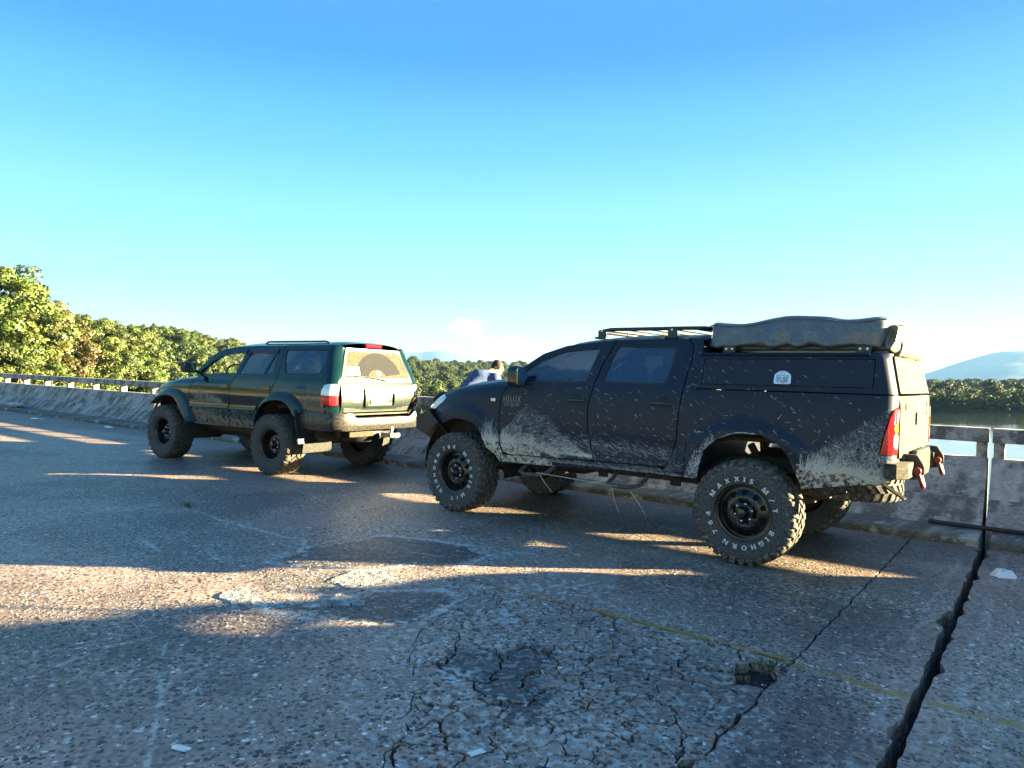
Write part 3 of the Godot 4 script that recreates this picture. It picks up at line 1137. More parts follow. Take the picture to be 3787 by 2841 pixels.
# ---------------------------------------------------------------- wheels, shared
# A wheel: axis z, outer face towards +z, centre of the tyre at the origin. R tyre radius, wide half width, lip rim radius.
func tyre_mesh(R: float, hw: float, lip: float, pitches: int, sd: int) -> Array:
	var carcass := MB.new()
	var mb := MB.new()
	var b := Basis(Vector3(1, 0, 0), Vector3(0, 0, 1), Vector3(0, -1, 0))
	var s := (R - lip)
	carcass.lathe(Transform3D(b, Vector3.ZERO), pts([lip - 0.012, -hw * 0.74, lip + 0.004, -hw * 0.8, lip + s * 0.16, -hw * 0.93, lip + s * 0.42, -hw * 1.02, lip + s * 0.66, -hw * 0.99, lip + s * 0.84, -hw * 0.93, lip + s * 0.905, -hw * 0.8, lip + s * 0.925, -hw * 0.3, lip + s * 0.925, hw * 0.3, lip + s * 0.905, hw * 0.8, lip + s * 0.84, hw * 0.93, lip + s * 0.66, hw * 0.99, lip + s * 0.42, hw * 1.02, lip + s * 0.16, hw * 0.93, lip + 0.004, hw * 0.8, lip - 0.012, hw * 0.74]), 64)
	# raised ring on the side wall
	for sg in [-1.0, 1.0]:
		carcass.lathe(Transform3D(b, Vector3.ZERO), pts([lip + s * 0.2, hw * 0.935 * sg, lip + s * 0.21, hw * 0.965 * sg, lip + s * 0.24, hw * 0.975 * sg, lip + s * 0.25, hw * 0.95 * sg]), 48)
	var r := RandomNumberGenerator.new()
	r.seed = sd
	var st := TAU / pitches
	# z, radius
	var lug := func(a: float, da: float, prof: Array, skew: float) -> void:
		# prof: cross-section from outside to middle as [z, r_outer, r_inner]
		for k in prof.size() - 1:
			var p: Array = prof[k]
			var q: Array = prof[k + 1]
			var e := []
			for w in [p, q]:
				var sh: float = skew * w[0] / hw
				for g in [-1.0, 1.0]:
					var an: float = a + sh + da * 0.5 * g
					var ai: float = a + sh + da * 0.62 * g
					e.append([Vector3(cos(an) * w[1], sin(an) * w[1], w[0]), Vector3(cos(ai) * w[2], sin(ai) * w[2], w[0] * (0.98 if absf(w[0]) > hw * 0.9 else 1.0))])
			var mid := Vector3(cos(a), sin(a), 0)
			mb.face([e[0][0], e[1][0], e[3][0], e[2][0]], (e[0][0] + e[3][0]) * Vector3(1, 1, 0) + Vector3(0, 0, p[0] + q[0]))
			var tang := Vector3(-sin(a), cos(a), 0)
			mb.face([e[0][0], e[2][0], e[2][1], e[0][1]], -tang)
			mb.face([e[1][0], e[3][0], e[3][1], e[1][1]], tang)
			if k == 0:
				mb.face([e[0][0], e[1][0], e[1][1], e[0][1]], Vector3(0, 0, signf(p[0])) - mid * 0.3)
			if k == prof.size() - 2:
				mb.face([e[2][0], e[3][0], e[3][1], e[2][1]], Vector3(0, 0, -signf(p[0])))
	var rb := lip + s * 0.9
	for i in pitches:
		var a := st * i + r.randf_range(-0.06, 0.06) * st
		for sg in [-1.0, 1.0]:
			var o := a if sg > 0 else a + st * 0.5
			var long := 0.62 if i % 2 == 0 else 0.74
			# shoulder block wrapping onto the side wall
			lug.call(o, st * 0.56, [[hw * 1.005 * sg, lip + s * long, lip + s * (long - 0.03)], [hw * 1.03 * sg, lip + s * 0.8, lip + s * 0.78], [hw * 0.985 * sg, lip + s * 0.93, rb - 0.02], [hw * 0.86 * sg, R - 0.002, rb], [hw * 0.5 * sg, R, rb]], 0.12 * sg)
			if i % 2 == 0:
				lug.call(o + st * 0.5, st * 0.2, [[hw * 1.01 * sg, lip + s * 0.7, lip + s * 0.67], [hw * 1.015 * sg, lip + s * 0.84, lip + s * 0.8]], 0.0)
			# middle blocks, set at a slant
			lug.call(o + st * 0.42, st * 0.5, [[hw * 0.46 * sg, R + 0.001, rb], [hw * 0.06 * sg, R + 0.002, rb]], -0.45 * sg * st * 3.0)
	return [carcass.mesh(), mb.mesh()]


func letters_mesh(words: Array, size: float, radius: float, z: float) -> ArrayMesh:
	# words: [character, angle in degrees]
	var font := SystemFont.new()
	font.font_names = PackedStringArray(["Droid Sans"])
	font.font_weight = 700
	var mb := MB.new()
	for w in words:
		var tm := TextMesh.new()
		tm.text = w[0]
		tm.font = font
		tm.font_size = 48
		tm.pixel_size = size / 35.0
		tm.depth = 0.004
		tm.curve_step = 4.0
		var an := deg_to_rad(w[1])
		var up := Vector3(cos(an), sin(an), 0)
		var bs := Basis(Vector3(sin(an), -cos(an), 0) * 1.28, up, Vector3(0, 0, 1))
		mb.add_mesh(tm, Transform3D(bs, up * radius + Vector3(0, 0, z)))
	return mb.mesh()


func rim_meshes(lip: float, hw: float, inset: float, holes: int, nuts: int) -> Dictionary:
	var b := Basis(Vector3(1, 0, 0), Vector3(0, 0, 1), Vector3(0, -1, 0))
	var o := {}
	var rim := MB.new()
	var f := 1.0
	var zo := hw * 0.76
	rim.lathe(Transform3D(b, Vector3.ZERO), pts([lip - 0.03, zo * f * 0.93, lip - 0.006, zo * f * 0.97, lip + 0.006, zo * f * 1.05, lip - 0.002, zo * f * 1.09, lip - 0.012, zo * f * 1.05, lip - 0.02, zo * f * 0.9, lip - 0.026, zo * f * 0.55, lip - 0.045, (zo - inset) * f, lip - 0.05, -zo * f * 0.6, lip - 0.02, -zo * f * 0.8, lip + 0.006, -zo * f * 1.05]), 48)
	# the disc with its row of windows
	var ro := lip - 0.04
	var ri := lip * 0.36
	var disc := PackedVector2Array()
	for k in 60:
		disc.append(Vector2(cos(TAU * k / 60.0), sin(TAU * k / 60.0)) * ro)
	var cut := []
	for k in holes:
		var a := TAU * (k + 0.5) / holes
		var q := PackedVector2Array()
		var w := TAU / holes * 0.215
		for e in [[0.89, -w * 0.95], [0.89, w * 0.95], [0.79, w * 1.05], [0.69, w * 0.8], [0.69, -w * 0.8], [0.79, -w * 1.05]]:
			q.append(Vector2(cos(a + e[1]), sin(a + e[1])) * ro * float(e[0]))
		cut.append(rounded(q, 0.012, 3))
	var zc := zo - inset
	var f2 := func(p: Vector2) -> Vector3:
		var d := p.length() / ro
		return Vector3(p.x, p.y, zc + 0.028 * smoothstep(0.95, 0.62, d) - 0.02 * smoothstep(0.5, 0.42, d))
	var cell := MB.new()
	cell.panel(disc, cut, f2, Vector3(0, 0, -1), 0.03, 0.007)
	rim.add(cell)
	o.rim = rim.mesh()
	var hub := MB.new()
	hub.lathe(Transform3D(b, Vector3(0, 0, zc)), pts([0.075, 0.0, 0.072, 0.02, 0.05, 0.03, 0.048, 0.065, 0.036, 0.075, 0.034, 0.09, 0.0, 0.094]), 20)
	o.hub = hub.mesh()
	var nut := MB.new()
	nut.lathe(Transform3D(b, Vector3.ZERO), pts([0.0125, 0.0, 0.0115, 0.022, 0.007, 0.03, 0.0, 0.031]), 6)
	o.nut = nut.mesh()
	o.nuts = []
	for k in nuts:
		var a := TAU * k / nuts + 0.3
		o.nuts.append(Vector3(cos(a) * 0.07, sin(a) * 0.07, zc + 0.012))
	var drum := MB.new()
	drum.lathe(Transform3D(b, Vector3.ZERO), pts([0.0, zc - 0.03, lip * 0.78, zc - 0.03, lip * 0.8, zc - 0.05, lip * 0.8, -0.06, 0.0, -0.07]), 28)
	o.drum = drum.mesh()
	return o


func add_wheel(parent: Node3D, kit: Dictionary, pos: Vector3, turn: float, out: float, steer := 0.0) -> Node3D:
	var w := Node3D.new()
	var k := 0
	var nm := "wheel"
	while parent.has_node(NodePath(nm)):
		k += 1
		nm = "wheel_%03d" % k
	w.name = nm
	parent.add_child(w, true)
	var b := Basis(Vector3.UP, 0.0 if out > 0 else PI) * Basis(Vector3.UP, deg_to_rad(steer)) * Basis(Vector3(0, 0, 1), deg_to_rad(turn))
	w.transform = Transform3D(b, pos)
	put("tyre", kit.tyre[0], kit.tyre_mat, w)
	put("tyre_tread", kit.tyre[1], kit.tread_mat, w)
	put("rim", kit.rim, kit.rim_mat, w)
	put("brake_drum", kit.drum, MAT.chassis, w)
	put("hub_cap", kit.hub, kit.rim_mat, w)
	for p in kit.nuts:
		put("wheel_nut", kit.nut, kit.nut_mat, w, Transform3D(Basis(), p))
	if kit.has("letters"):
		put("tyre_lettering", kit.letters, MAT.white_letter, w)
	if kit.has("lip"):
		put("rim_edge", kit.lip, kit.lip_mat, w)
	return w


# ---------------------------------------------------------------- mud on paint
# zones: painted by the builder into an RGBA picture (alpha is the roughness) laid over the side of a car
class Splash:
	var w: int
	var h: int
	var ox: float
	var oy: float
	var k: float
	var d := PackedByteArray()
	var r := RandomNumberGenerator.new()
	var n := FastNoiseLite.new()

	func _init(x0: float, y1: float, width: float, height: float, px: int, paint: Color, rough: float, sd: int) -> void:
		w = px
		k = px / width
		h = ceili(height * k)
		ox = x0
		oy = y1
		r.seed = sd
		n.seed = sd
		n.fractal_octaves = 4
		d.resize(w * h * 4)
		var p := paint.linear_to_srgb()
		var q := [int(p.r * 255), int(p.g * 255), int(p.b * 255), int(rough * 255)]
		for i in w * h:
			d[i * 4] = q[0]
			d[i * 4 + 1] = q[1]
			d[i * 4 + 2] = q[2]
			d[i * 4 + 3] = q[3]

	func dot(x: int, y: int, c: Color, a: float) -> void:
		if x < 0 or y < 0 or x >= w or y >= h:
			return
		var i := (y * w + x) * 4
		d[i] = int(lerpf(d[i], c.r * 255, a))
		d[i + 1] = int(lerpf(d[i + 1], c.g * 255, a))
		d[i + 2] = int(lerpf(d[i + 2], c.b * 255, a))
		d[i + 3] = int(lerpf(d[i + 3], 235, a))

	# a streak from p (metres) along the angle, length and width in metres
	func streak(p: Vector2, angle: float, length: float, width: float, c: Color, a: float) -> void:
		var q := Vector2((p.x - ox) * k, (oy - p.y) * k)
		var e := q + Vector2(cos(angle), -sin(angle)) * length * k
		var steps := maxi(1, int(q.distance_to(e)))
		var bend := r.randf_range(-0.08, 0.08) * length * k
		var wd := maxf(width * k, 0.5)
		for s in steps + 1:
			var t := float(s) / steps
			var m := q.lerp(e, t) + Vector2(0, bend * t * (1.0 - t) * 4.0)
			var half := wd * (1.0 - 0.6 * t)
			for yy in range(-ceili(half), ceili(half) + 1):
				for xx in range(-ceili(half), ceili(half) + 1):
					var f := Vector2(xx, yy).length() / half
					if f <= 1.0:
						dot(int(m.x) + xx, int(m.y) + yy, c, a * clampf(1.4 - f, 0.0, 1.0))

	# a solid splash: everything where want(x, y) + noise is above zero
	func solid(x0: float, x1: float, y0: float, y1: float, want: Callable, dry: Color, wet: Color, rag: float, wet_at: float) -> void:
		n.frequency = 0.035
		for y in range(int((oy - y1) * k), int((oy - y0) * k)):
			for x in range(int((x0 - ox) * k), int((x1 - ox) * k)):
				var px := ox + x / k
				var py := oy - y / k
				var g := n.get_noise_2d(x, y)
				var fine := n.get_noise_2d(x * 5.0, y * 5.0)
				var s: float = want.call(px, py) + g * rag + fine * rag * 0.7
				if s > 0.0:
					var lump := n.get_noise_2d(x * 1.6 + 700, y * 1.6)
					var c := wet if lump + fine * 0.3 > wet_at else dry
					dot(x, y, c * (1.0 + fine * 0.25), minf(1.0, s * 8.0))

	func texture() -> Texture2D:
		return ImageTexture.create_from_image(Image.create_from_data(w, h, false, Image.FORMAT_RGBA8, d))

	func material(called: String) -> StandardMaterial3D:
		var m := StandardMaterial3D.new()
		m.resource_name = called
		var t := texture()
		m.albedo_texture = t
		m.roughness_texture = t
		m.roughness_texture_channel = BaseMaterial3D.TEXTURE_CHANNEL_ALPHA
		m.roughness = 1.0
		m.metallic_specular = 0.33
		return m

	func uvs() -> Vector2:
		return Vector2(k / w, -k / h)

	func uvo() -> Vector2:
		return Vector2(-ox * k / w, oy * k / h)


# ---------------------------------------------------------------- the pickup
# Its own frame: x backwards from the rear axle, y up from the ground, z towards the camera from the centre line.
const WSIDE := [0.55, 0.83, 0.7, 0.85, 0.9, 0.868, 1.1, 0.875, 1.25, 0.868, 1.37, 0.85, 1.46, 0.822, 1.6, 0.773, 1.82, 0.69]
const HOODLINE := [-3.62, 1.13, -3.5, 1.2, -3.37, 1.25, -3.2, 1.295, -3.05, 1.325, -2.82, 1.355, -2.6, 1.385, -2.4, 1.4]
var wside: PackedVector2Array
var hoodline: PackedVector2Array


func truck_half(x: float, y: float) -> float:
	var w := crv(wside, y)
	if x < -2.7:
		var e := (-2.7 - x) / 0.9
		w -= 0.11 * e * e
	# swollen arches
	for c in [-3.085, 0.0]:
		var d := Vector2((x - c) * 0.98, (y - 0.42) * (0.98 if y > 0.42 else 0.6)).length()
		w += 0.042 * smoothstep(0.74, 0.63, d)
	if x < -2.44:
		var h := crv(hoodline, x)
		if y > h - 0.12:
			var t := clampf((y - h + 0.12) / 0.12, 0.0, 1.0)
			w -= 0.1 * (1.0 - sqrt(maxf(0.0, 1.0 - t * t * 0.97)))
	# a crease along the doors
	if x > -2.45 and x < 0.9:
		w -= 0.012 * exp(-pow((y - 0.86) / 0.05, 2.0))
	return w


func truck_side(p: Vector2, sd: float) -> Vector3:
	var xc := 0.925
	var r := 0.125
	if p.x <= xc:
		return Vector3(p.x, p.y, sd * truck_half(p.x, p.y))
	var a := (p.x - xc) / r
	var w := truck_half(xc, p.y)
	if a < PI / 2:
		return Vector3(xc + r * sin(a), p.y, sd * (w - r * (1.0 - cos(a))))
	return Vector3(xc + r, p.y, sd * (w - r - (p.x - xc - r * PI / 2)))


func canopy_side(p: Vector2, sd: float, lift := 0.0) -> Vector3:
	var up := p.y - 1.385
	var xc := 0.945 - up * 0.21
	var r := 0.1
	var w := 0.848 - up * 0.19 + lift
	if p.y > 1.655:
		w -= 0.03 * pow((p.y - 1.655) / 0.035, 2.0)
	if p.x <= xc:
		return Vector3(p.x, p.y, sd * w)
	var a := (p.x - xc) / r
	if a < PI / 2:
		return Vector3(xc + r * sin(a), p.y, sd * (w - r * (1.0 - cos(a))))
	return Vector3(xc + r, p.y, sd * (w - r - (p.x - xc - r * PI / 2)))


func truck_at() -> Transform3D:
	var yaw := rot(Vector3.UP, -0.6)
	var mid := Vector3(-2.014 + 0.02, 0, -5.596) - rot(Vector3.UP, -2.6) * Vector3(1.54, 0, 0)
	return DECK * Transform3D(yaw, mid + yaw * Vector3(1.54, 0, -0.9))


func truck_mud() -> StandardMaterial3D:
	var s := Splash.new(-3.75, 1.9, 5.12, 1.4, 2048, Color(0.012, 0.019, 0.036), 0.4, 61)
	var dry := Color(0.42, 0.385, 0.32).linear_to_srgb()
	var pale := Color(0.52, 0.5, 0.46).linear_to_srgb()
	var wet := Color(0.17, 0.105, 0.062).linear_to_srgb()
	var r := s.r
	# drops flung along the whole side
	for i in 620:
		var x := r.randf_range(-2.55, 1.0)
		var y := 0.72 + 0.75 * pow(r.randf(), 1.3)
		if r.randf() > 0.35 + 0.65 * smoothstep(1.3, 0.9, y):
			continue
		s.streak(Vector2(x, y), r.randf_range(-0.75, 0.1) if r.randf() < 0.7 else r.randf_range(0.2, 1.2), 0.008 + 0.06 * pow(r.randf(), 2.2), r.randf_range(0.0016, 0.0042), pale, r.randf_range(0.35, 1.0))
	for i in 150:
		s.streak(Vector2(r.randf_range(-2.4, 0.9), r.randf_range(1.0, 1.7)), r.randf_range(-0.9, -0.2), r.randf_range(0.012, 0.045), r.randf_range(0.0022, 0.004), pale, r.randf_range(0.5, 1.0))
	# the fan behind the front wheel
	for i in 3600:
		var u := pow(r.randf(), 1.3)
		var x := -2.5 + u * 1.05
		var hi := (0.9 + 0.24 * smoothstep(0.0, 0.3, u)) - 0.4 * smoothstep(0.3, 1.0, u)
		var v := pow(r.randf(), 1.25)
		var y := 0.72 + (hi - 0.72) * v
		var an := atan2(y - 0.5, x + 2.95) + r.randf_range(-0.4, 0.4) + (0.3 if u < 0.25 else -0.25)
		s.streak(Vector2(x, y), an, r.randf_range(0.012, 0.06), 0.001 + 0.0012 * r.randf(), pale if r.randf() < 0.5 else dry, r.randf_range(0.3, 0.95) * (1.1 - 0.6 * v))
	for i in 700:
		var x := r.randf_range(-1.9, -0.62)
		var y := 0.86 + 0.09 * (r.randf() + r.randf() - 1.0) - 0.03 * (x + 1.9)
		s.streak(Vector2(x, y), r.randf_range(-0.7, -0.2), r.randf_range(0.012, 0.04), 0.0014, pale, r.randf_range(0.3, 0.8))
	s.solid(-2.78, -1.6, 0.58, 1.0, func(x: float, y: float) -> float:
		return minf(0.79 - 0.2 * smoothstep(-2.2, -1.75, x) + 0.05 * smoothstep(-2.52, -2.62, x) - y, 0.05) * 9.0 - 0.25, dry, wet, 0.5, 0.24)
	for i in 380:
		var x := r.randf_range(-2.72, -1.8)
		s.streak(Vector2(x, 0.78 - 0.1 * smoothstep(-2.2, -1.8, x)), r.randf_range(0.7, 1.8), r.randf_range(0.03, 0.12), r.randf_range(0.002, 0.004), dry, 0.9)
	for i in 260:
		var x := r.randf_range(-2.74, -2.55)
		s.streak(Vector2(x, r.randf_range(0.7, 0.8 + 0.14 * smoothstep(-2.55, -2.66, x) * smoothstep(-2.76, -2.68, x))), r.randf_range(1.3, 2.0), r.randf_range(0.02, 0.13), 0.0014, pale, r.randf_range(0.3, 0.8))
	# behind the rear wheel
	for i in 3400:
		var u := r.randf()
		var x := 0.5 + u * 0.53
		var v := pow(r.randf(), 1.5)
		var y := 0.76 + 0.52 * v * (0.3 + 0.7 * u)
		var an := r.randf_range(-0.9, 1.2) if r.randf() < 0.6 else r.randf_range(1.4, 2.4)
		s.streak(Vector2(x, y), an, r.randf_range(0.012, 0.05), 0.001 + 0.001 * r.randf(), pale if r.randf() < 0.45 else dry, r.randf_range(0.3, 0.9) * (1.1 - 0.6 * v))
	s.solid(0.4, 1.05, 0.62, 1.0, func(x: float, y: float) -> float:
		return minf(0.83 - 0.1 * smoothstep(0.8, 1.0, x) - y, 0.05) * 6.0 - 0.12, dry, wet, 0.5, 0.1 )
	for i in 320:
		var x := r.randf_range(0.42, 0.98)
		s.streak(Vector2(x, 0.8 - 0.08 * smoothstep(0.75, 1.0, x)), r.randf_range(0.9, 1.9) if x < 0.56 else r.randf_range(0.2, 1.2), r.randf_range(0.04, 0.13), r.randf_range(0.002, 0.004), dry, 0.9)
	# the front edge of the rear arch
	for i in 900:
		var a := r.randf_range(0.75, 1.25) * PI - 0.25
		var e := r.randf_range(0.5, 0.62)
		s.streak(Vector2(cos(a) * e * 0.86, 0.5 + sin(a) * e * 0.95), r.randf_range(0.4, 1.9), r.randf_range(0.008, 0.03), r.randf_range(0.0018, 0.0035), pale, r.randf_range(0.5, 1.0))
	for i in 160:
		var a := r.randf_range(0.1, 0.95) * PI
		s.streak(Vector2(cos(a) * 0.4, 0.63 + sin(a) * 0.42), a + PI / 2, r.randf_range(0.02, 0.06), 0.0022, pale, 0.6)
	# a film of dust over the sill
	for i in 1500:
		var x := r.randf_range(-2.45, -0.55)
		s.streak(Vector2(x, 0.64 + 0.1 * pow(r.randf(), 2.0)), r.randf_range(-0.6, 0.0), r.randf_range(0.01, 0.04), 0.002, dry, r.randf_range(0.3, 0.8))
	return s.material("muddy_paint")


func truck() -> void:
	wside = pts(WSIDE)
	hoodline = pts(HOODLINE)
	var root := thing("pickup_truck", "matte black double cab pickup with canopy, mud splashed along its side", "pickup truck", truck_at())
	var paint := truck_mud()
	var sp := Splash.new(-3.75, 1.9, 5.12, 1.4, 2048, Color.BLACK, 1.0, 1)
	var uvs := sp.uvs()
	var uvo := sp.uvo()
	var plain := mat("matte_black", Color(0.012, 0.019, 0.036), 0.4, 0.0, 0.25, 3.0)
	plain.metallic_specular = 0.33
	var dusty := mat("dusty_black", Color(0.115, 0.096, 0.066), 0.9, 0.0, 0.75, 2.6)
	var inside := Vector3(-1.0, 0.9, 0.0)
	var fwin := rounded(pts([-2.325, 1.385, -2.285, 1.5, -2.09, 1.635, -1.83, 1.715, -1.435, 1.745, -1.53, 1.4]), 0.03)
	var rwin := rounded(pts([-1.375, 1.41, -1.32, 1.64, -1.28, 1.762, -0.68, 1.752, -0.685, 1.6, -0.72, 1.44, -0.755, 1.405]), 0.04)
	var fender := pts([-3.52, 1.06, -3.36, 1.145, -3.315, 1.205, -3.42, 1.235, -3.37, 1.248, -3.2, 1.293, -3.05, 1.323, -2.82, 1.353, -2.6, 1.383, -2.45, 1.397, -2.47, 1.34, -2.52, 1.22, -2.537, 1.07, -2.533, 0.88, -2.507, 0.75, -2.468, 0.665, -2.47, 0.6, -2.52, 0.6, -2.6, 0.67, -2.68, 0.71, -2.755, 0.86, -2.84, 0.945, -3.0, 0.983, -3.16, 0.975, -3.33, 0.915, -3.4, 0.95])
	var fdoor := pts([-2.448, 1.37, -2.509, 1.22, -2.526, 1.07, -2.522, 0.88, -2.496, 0.755, -2.455, 0.68, -2.4, 0.66, -1.425, 0.69, -1.462, 0.83, -1.49, 1.01, -1.49, 1.2, -1.45, 1.37, -1.4, 1.57, -1.3, 1.805, -1.52, 1.785, -1.83, 1.755, -2.09, 1.675, -2.33, 1.52, -2.42, 1.41])
	var rdoor := pts([-1.41, 0.692, -0.76, 0.703, -0.7, 0.72, -0.655, 0.79, -0.605, 0.96, -0.59, 1.19, -0.555, 1.47, -0.53, 1.66, -0.545, 1.76, -0.6, 1.81, -1.286, 1.808, -1.387, 1.57, -1.438, 1.37, -1.478, 1.2, -1.478, 1.01, -1.45, 0.83])
	var pillar := pts([-0.74, 0.66, -0.69, 0.715, -0.645, 0.79, -0.594, 0.96, -0.579, 1.19, -0.544, 1.47, -0.519, 1.66, -0.534, 1.763, -0.6, 1.82, -0.46, 1.815, -0.425, 1.62, -0.43, 1.45, -0.475, 1.1, -0.51, 0.9, -0.515, 0.68])
	var sill := pts([-2.462, 0.655, -2.4, 0.65, -1.42, 0.68, -0.75, 0.693, -0.73, 0.655, -0.52, 0.67, -0.515, 0.64, -1.4, 0.612, -2.5, 0.565, -2.52, 0.595])
	var bed := [-0.425, 1.38, -0.46, 1.32, -0.49, 1.1, -0.505, 0.86, -0.51, 0.635, -0.4, 0.64, -0.385, 0.75, -0.345, 0.88, -0.23, 0.985, -0.08, 1.035, 0.12, 1.042, 0.24, 0.995, 0.32, 0.91, 0.37, 0.81, 0.425, 0.7, 0.435, 0.655, 1.0, 0.75, 1.12, 0.8, 1.14, 0.955, 0.955, 0.955, 0.968, 1.03, 0.99, 1.13, 1.02, 1.225, 1.055, 1.285, 1.09, 1.3, 1.145, 1.3, 1.15, 1.382]
	var lamp := pts([0.962, 0.962, 0.975, 1.03, 0.997, 1.125, 1.026, 1.22, 1.058, 1.277, 1.09, 1.293, 1.14, 1.293, 1.135, 0.962])
	for sd in [1.0, -1.0]:
		var f := func(p: Vector2) -> Vector3: return truck_side(p, sd)
		var fg := func(p: Vector2) -> Vector3: return truck_side(p, sd) - Vector3(0, 0, sd * 0.012)
		var fs := func(p: Vector2) -> Vector3: return truck_side(p, sd) - Vector3(0, 0, sd * 0.003)
		for e in [["fender", fender, []], ["sill", sill, []], ["rear_pillar", pillar, []], ["bed_side", pts(bed), []]]:
			var mb := MB.new()
			mb.panel(e[1], e[2], f, inside, 0.06, 0.02, uvs, uvo)
			put(e[0], mb, paint, root)
		for e in [["front_door", fdoor, fwin], ["rear_door", rdoor, rwin]]:
			var mb := MB.new()
			mb.panel(e[1], [e[2]], f, inside, 0.06, 0.02, uvs, uvo)
			var door := put(e[0], mb, paint, root)
			mb = MB.new()
			mb.panel(grown(e[2], -0.012), [], fg, inside, 0.12, 0.0)
			put("window", mb, MAT.front_sky_tint if e[0] == "front_door" else MAT.sky_tint, door)
			mb = MB.new()
			mb.panel(grown(e[2], 0.002), [grown(e[2], -0.016)], fs, inside, 0.08, 0.02)
			put("window_seal", mb, MAT.seal, door)
			# pull handle over its cup
			var hx: float = -1.61 if e[0] == "front_door" else -0.735
			var hy := 1.235 if e[0] == "front_door" else 1.245
			var hw := truck_half(hx, hy)
			mb = MB.new()
			mb.lathe(Transform3D(Basis(Vector3(1, 0, 0), Vector3(0, 0, sd), Vector3(0, 1, 0)), Vector3(hx, hy + 0.012, sd * (hw - 0.006))), pts([0.05, 0.0085, 0.042, 0.0085, 0.03, -0.004, 0.0, -0.01]), 20)
			put("handle_cup", mb, MAT.seal, door)
			mb = MB.new()
			mb.tube([Vector3(hx - 0.095, hy, sd * (hw - 0.004)), Vector3(hx - 0.085, hy, sd * (hw + 0.028)), Vector3(hx - 0.04, hy + 0.002, sd * (hw + 0.038)), Vector3(hx + 0.04, hy + 0.002, sd * (hw + 0.038)), Vector3(hx + 0.085, hy, sd * (hw + 0.028)), Vector3(hx + 0.095, hy, sd * (hw - 0.004))], 0.0135, 10)
			put("handle", mb, MAT.gloss_trim, door)
		# raised words on the front door
		if sd > 0:
			for e in [["HILUX", 0.058, 1.218], ["3.0 D-4D", 0.038, 1.165]]:
				var tm := TextMesh.new()
				tm.text = e[0]
				var font := SystemFont.new()
				font.font_names = PackedStringArray(["Droid Sans"])
				font.font_weight = 700
				tm.font = font
				tm.font_size = 40
				tm.pixel_size = e[1] / 29.0
				tm.depth = 0.006
				var mb := MB.new()
				mb.add_mesh(tm, Transform3D(rot(Vector3.RIGHT, -3) * Basis.from_scale(Vector3(0.95, 1, 1)), Vector3(-2.37, e[2], truck_half(-2.37, 1.2) + 0.003)))
				put("door_badge", mb, mat("badge", Color(0.1, 0.11, 0.13), 0.3, 0.6), root.get_node("front_door"))
		# tail lamp wrapped round the corner: red above and below, amber and clear towards the gate
		var lens := MB.new()
		lens.panel(lamp, [], func(p: Vector2) -> Vector3: return truck_side(p, sd) + (Vector3(0.6, 0, 0.8 * sd)) * 0.008, inside, 0.03, 0.02)
		var tl := put("tail_lamp", lens, MAT.red_lens, root)
		for e in [[1.065, 1.135, 1.115, 1.18, MAT.amber_lens, "amber_lens"], [1.06, 1.135, 1.0, 1.108, MAT.clear_lens, "clear_lens"], [1.1, 1.138, 1.185, 1.28, MAT.clear_lens, "clear_lens"]]:
			var mb := MB.new()
			mb.panel(rounded(pts([e[0], e[2], e[1], e[2], e[1], e[3], e[0], e[3]]), 0.035), [], func(p: Vector2) -> Vector3: return truck_side(p, sd) + (Vector3(0.6, 0, 0.8 * sd)) * 0.012, inside, 0.03, 0.006)
			put(e[5], mb, e[4], tl)
		for k in 4:
			var mb := MB.new()
			var yy := 0.985 + k * 0.033
			mb.panel(pts([1.0, yy, 1.055, yy, 1.055, yy + 0.012, 1.0, yy + 0.012]), [], func(p: Vector2) -> Vector3: return truck_side(p, sd) + (Vector3(0.6, 0, 0.8 * sd)) * 0.0105, inside, 0.03, 0.004)
			put("lens_rib", mb, MAT.red_lens, tl)
		# head lamp
		var hl := rounded(pts([-3.62, 1.07, -3.53, 1.055, -3.365, 1.152, -3.322, 1.2, -3.425, 1.23, -3.5, 1.2]), 0.02)
		var mb2 := MB.new()
		mb2.panel(hl, [], func(p: Vector2) -> Vector3: return truck_side(p, sd) - Vector3(0, 0, sd * 0.0), inside, 0.04, 0.02)
		put("head_lamp", mb2, MAT.clear_lens, root)
		# side repeater
		mb2 = MB.new()
		mb2.box(at(-2.615, 1.2, sd * (truck_half(-2.615, 1.2) + 0.003)), Vector3(0.062, 0.034, 0.016), 0.008)
		put("side_repeater", mb2, MAT.clear_lens, root)
		# arch lip turned under
		for e in [[[-2.52, 0.6, -2.6, 0.67, -2.68, 0.71, -2.755, 0.86, -2.84, 0.945, -3.0, 0.983, -3.16, 0.975, -3.33, 0.915], "arch_lip"], [[-0.4, 0.64, -0.385, 0.75, -0.345, 0.88, -0.23, 0.985, -0.08, 1.035, 0.12, 1.042, 0.24, 0.995, 0.32, 0.91, 0.37, 0.81, 0.425, 0.7, 0.435, 0.655], "arch_lip"]]:
			var q := pts(e[0])
			var mb := MB.new()
			for i in q.size() - 1:
				var a := truck_side(q[i], sd)
				var b := truck_side(q[i + 1], sd)
				var ia := Vector3(a.x, a.y, a.z - sd * 0.07)
				var ib := Vector3(b.x, b.y, b.z - sd * 0.07)
				mb.face([a + Vector3(0, 0, -sd * 0.002), b + Vector3(0, 0, -sd * 0.002), ib, ia], Vector3(0, -1, 0))
			put(e[1], mb, plain, root)
		# door mirror
		var mm := MB.new()
		var mw := truck_half(-2.3, 1.4)
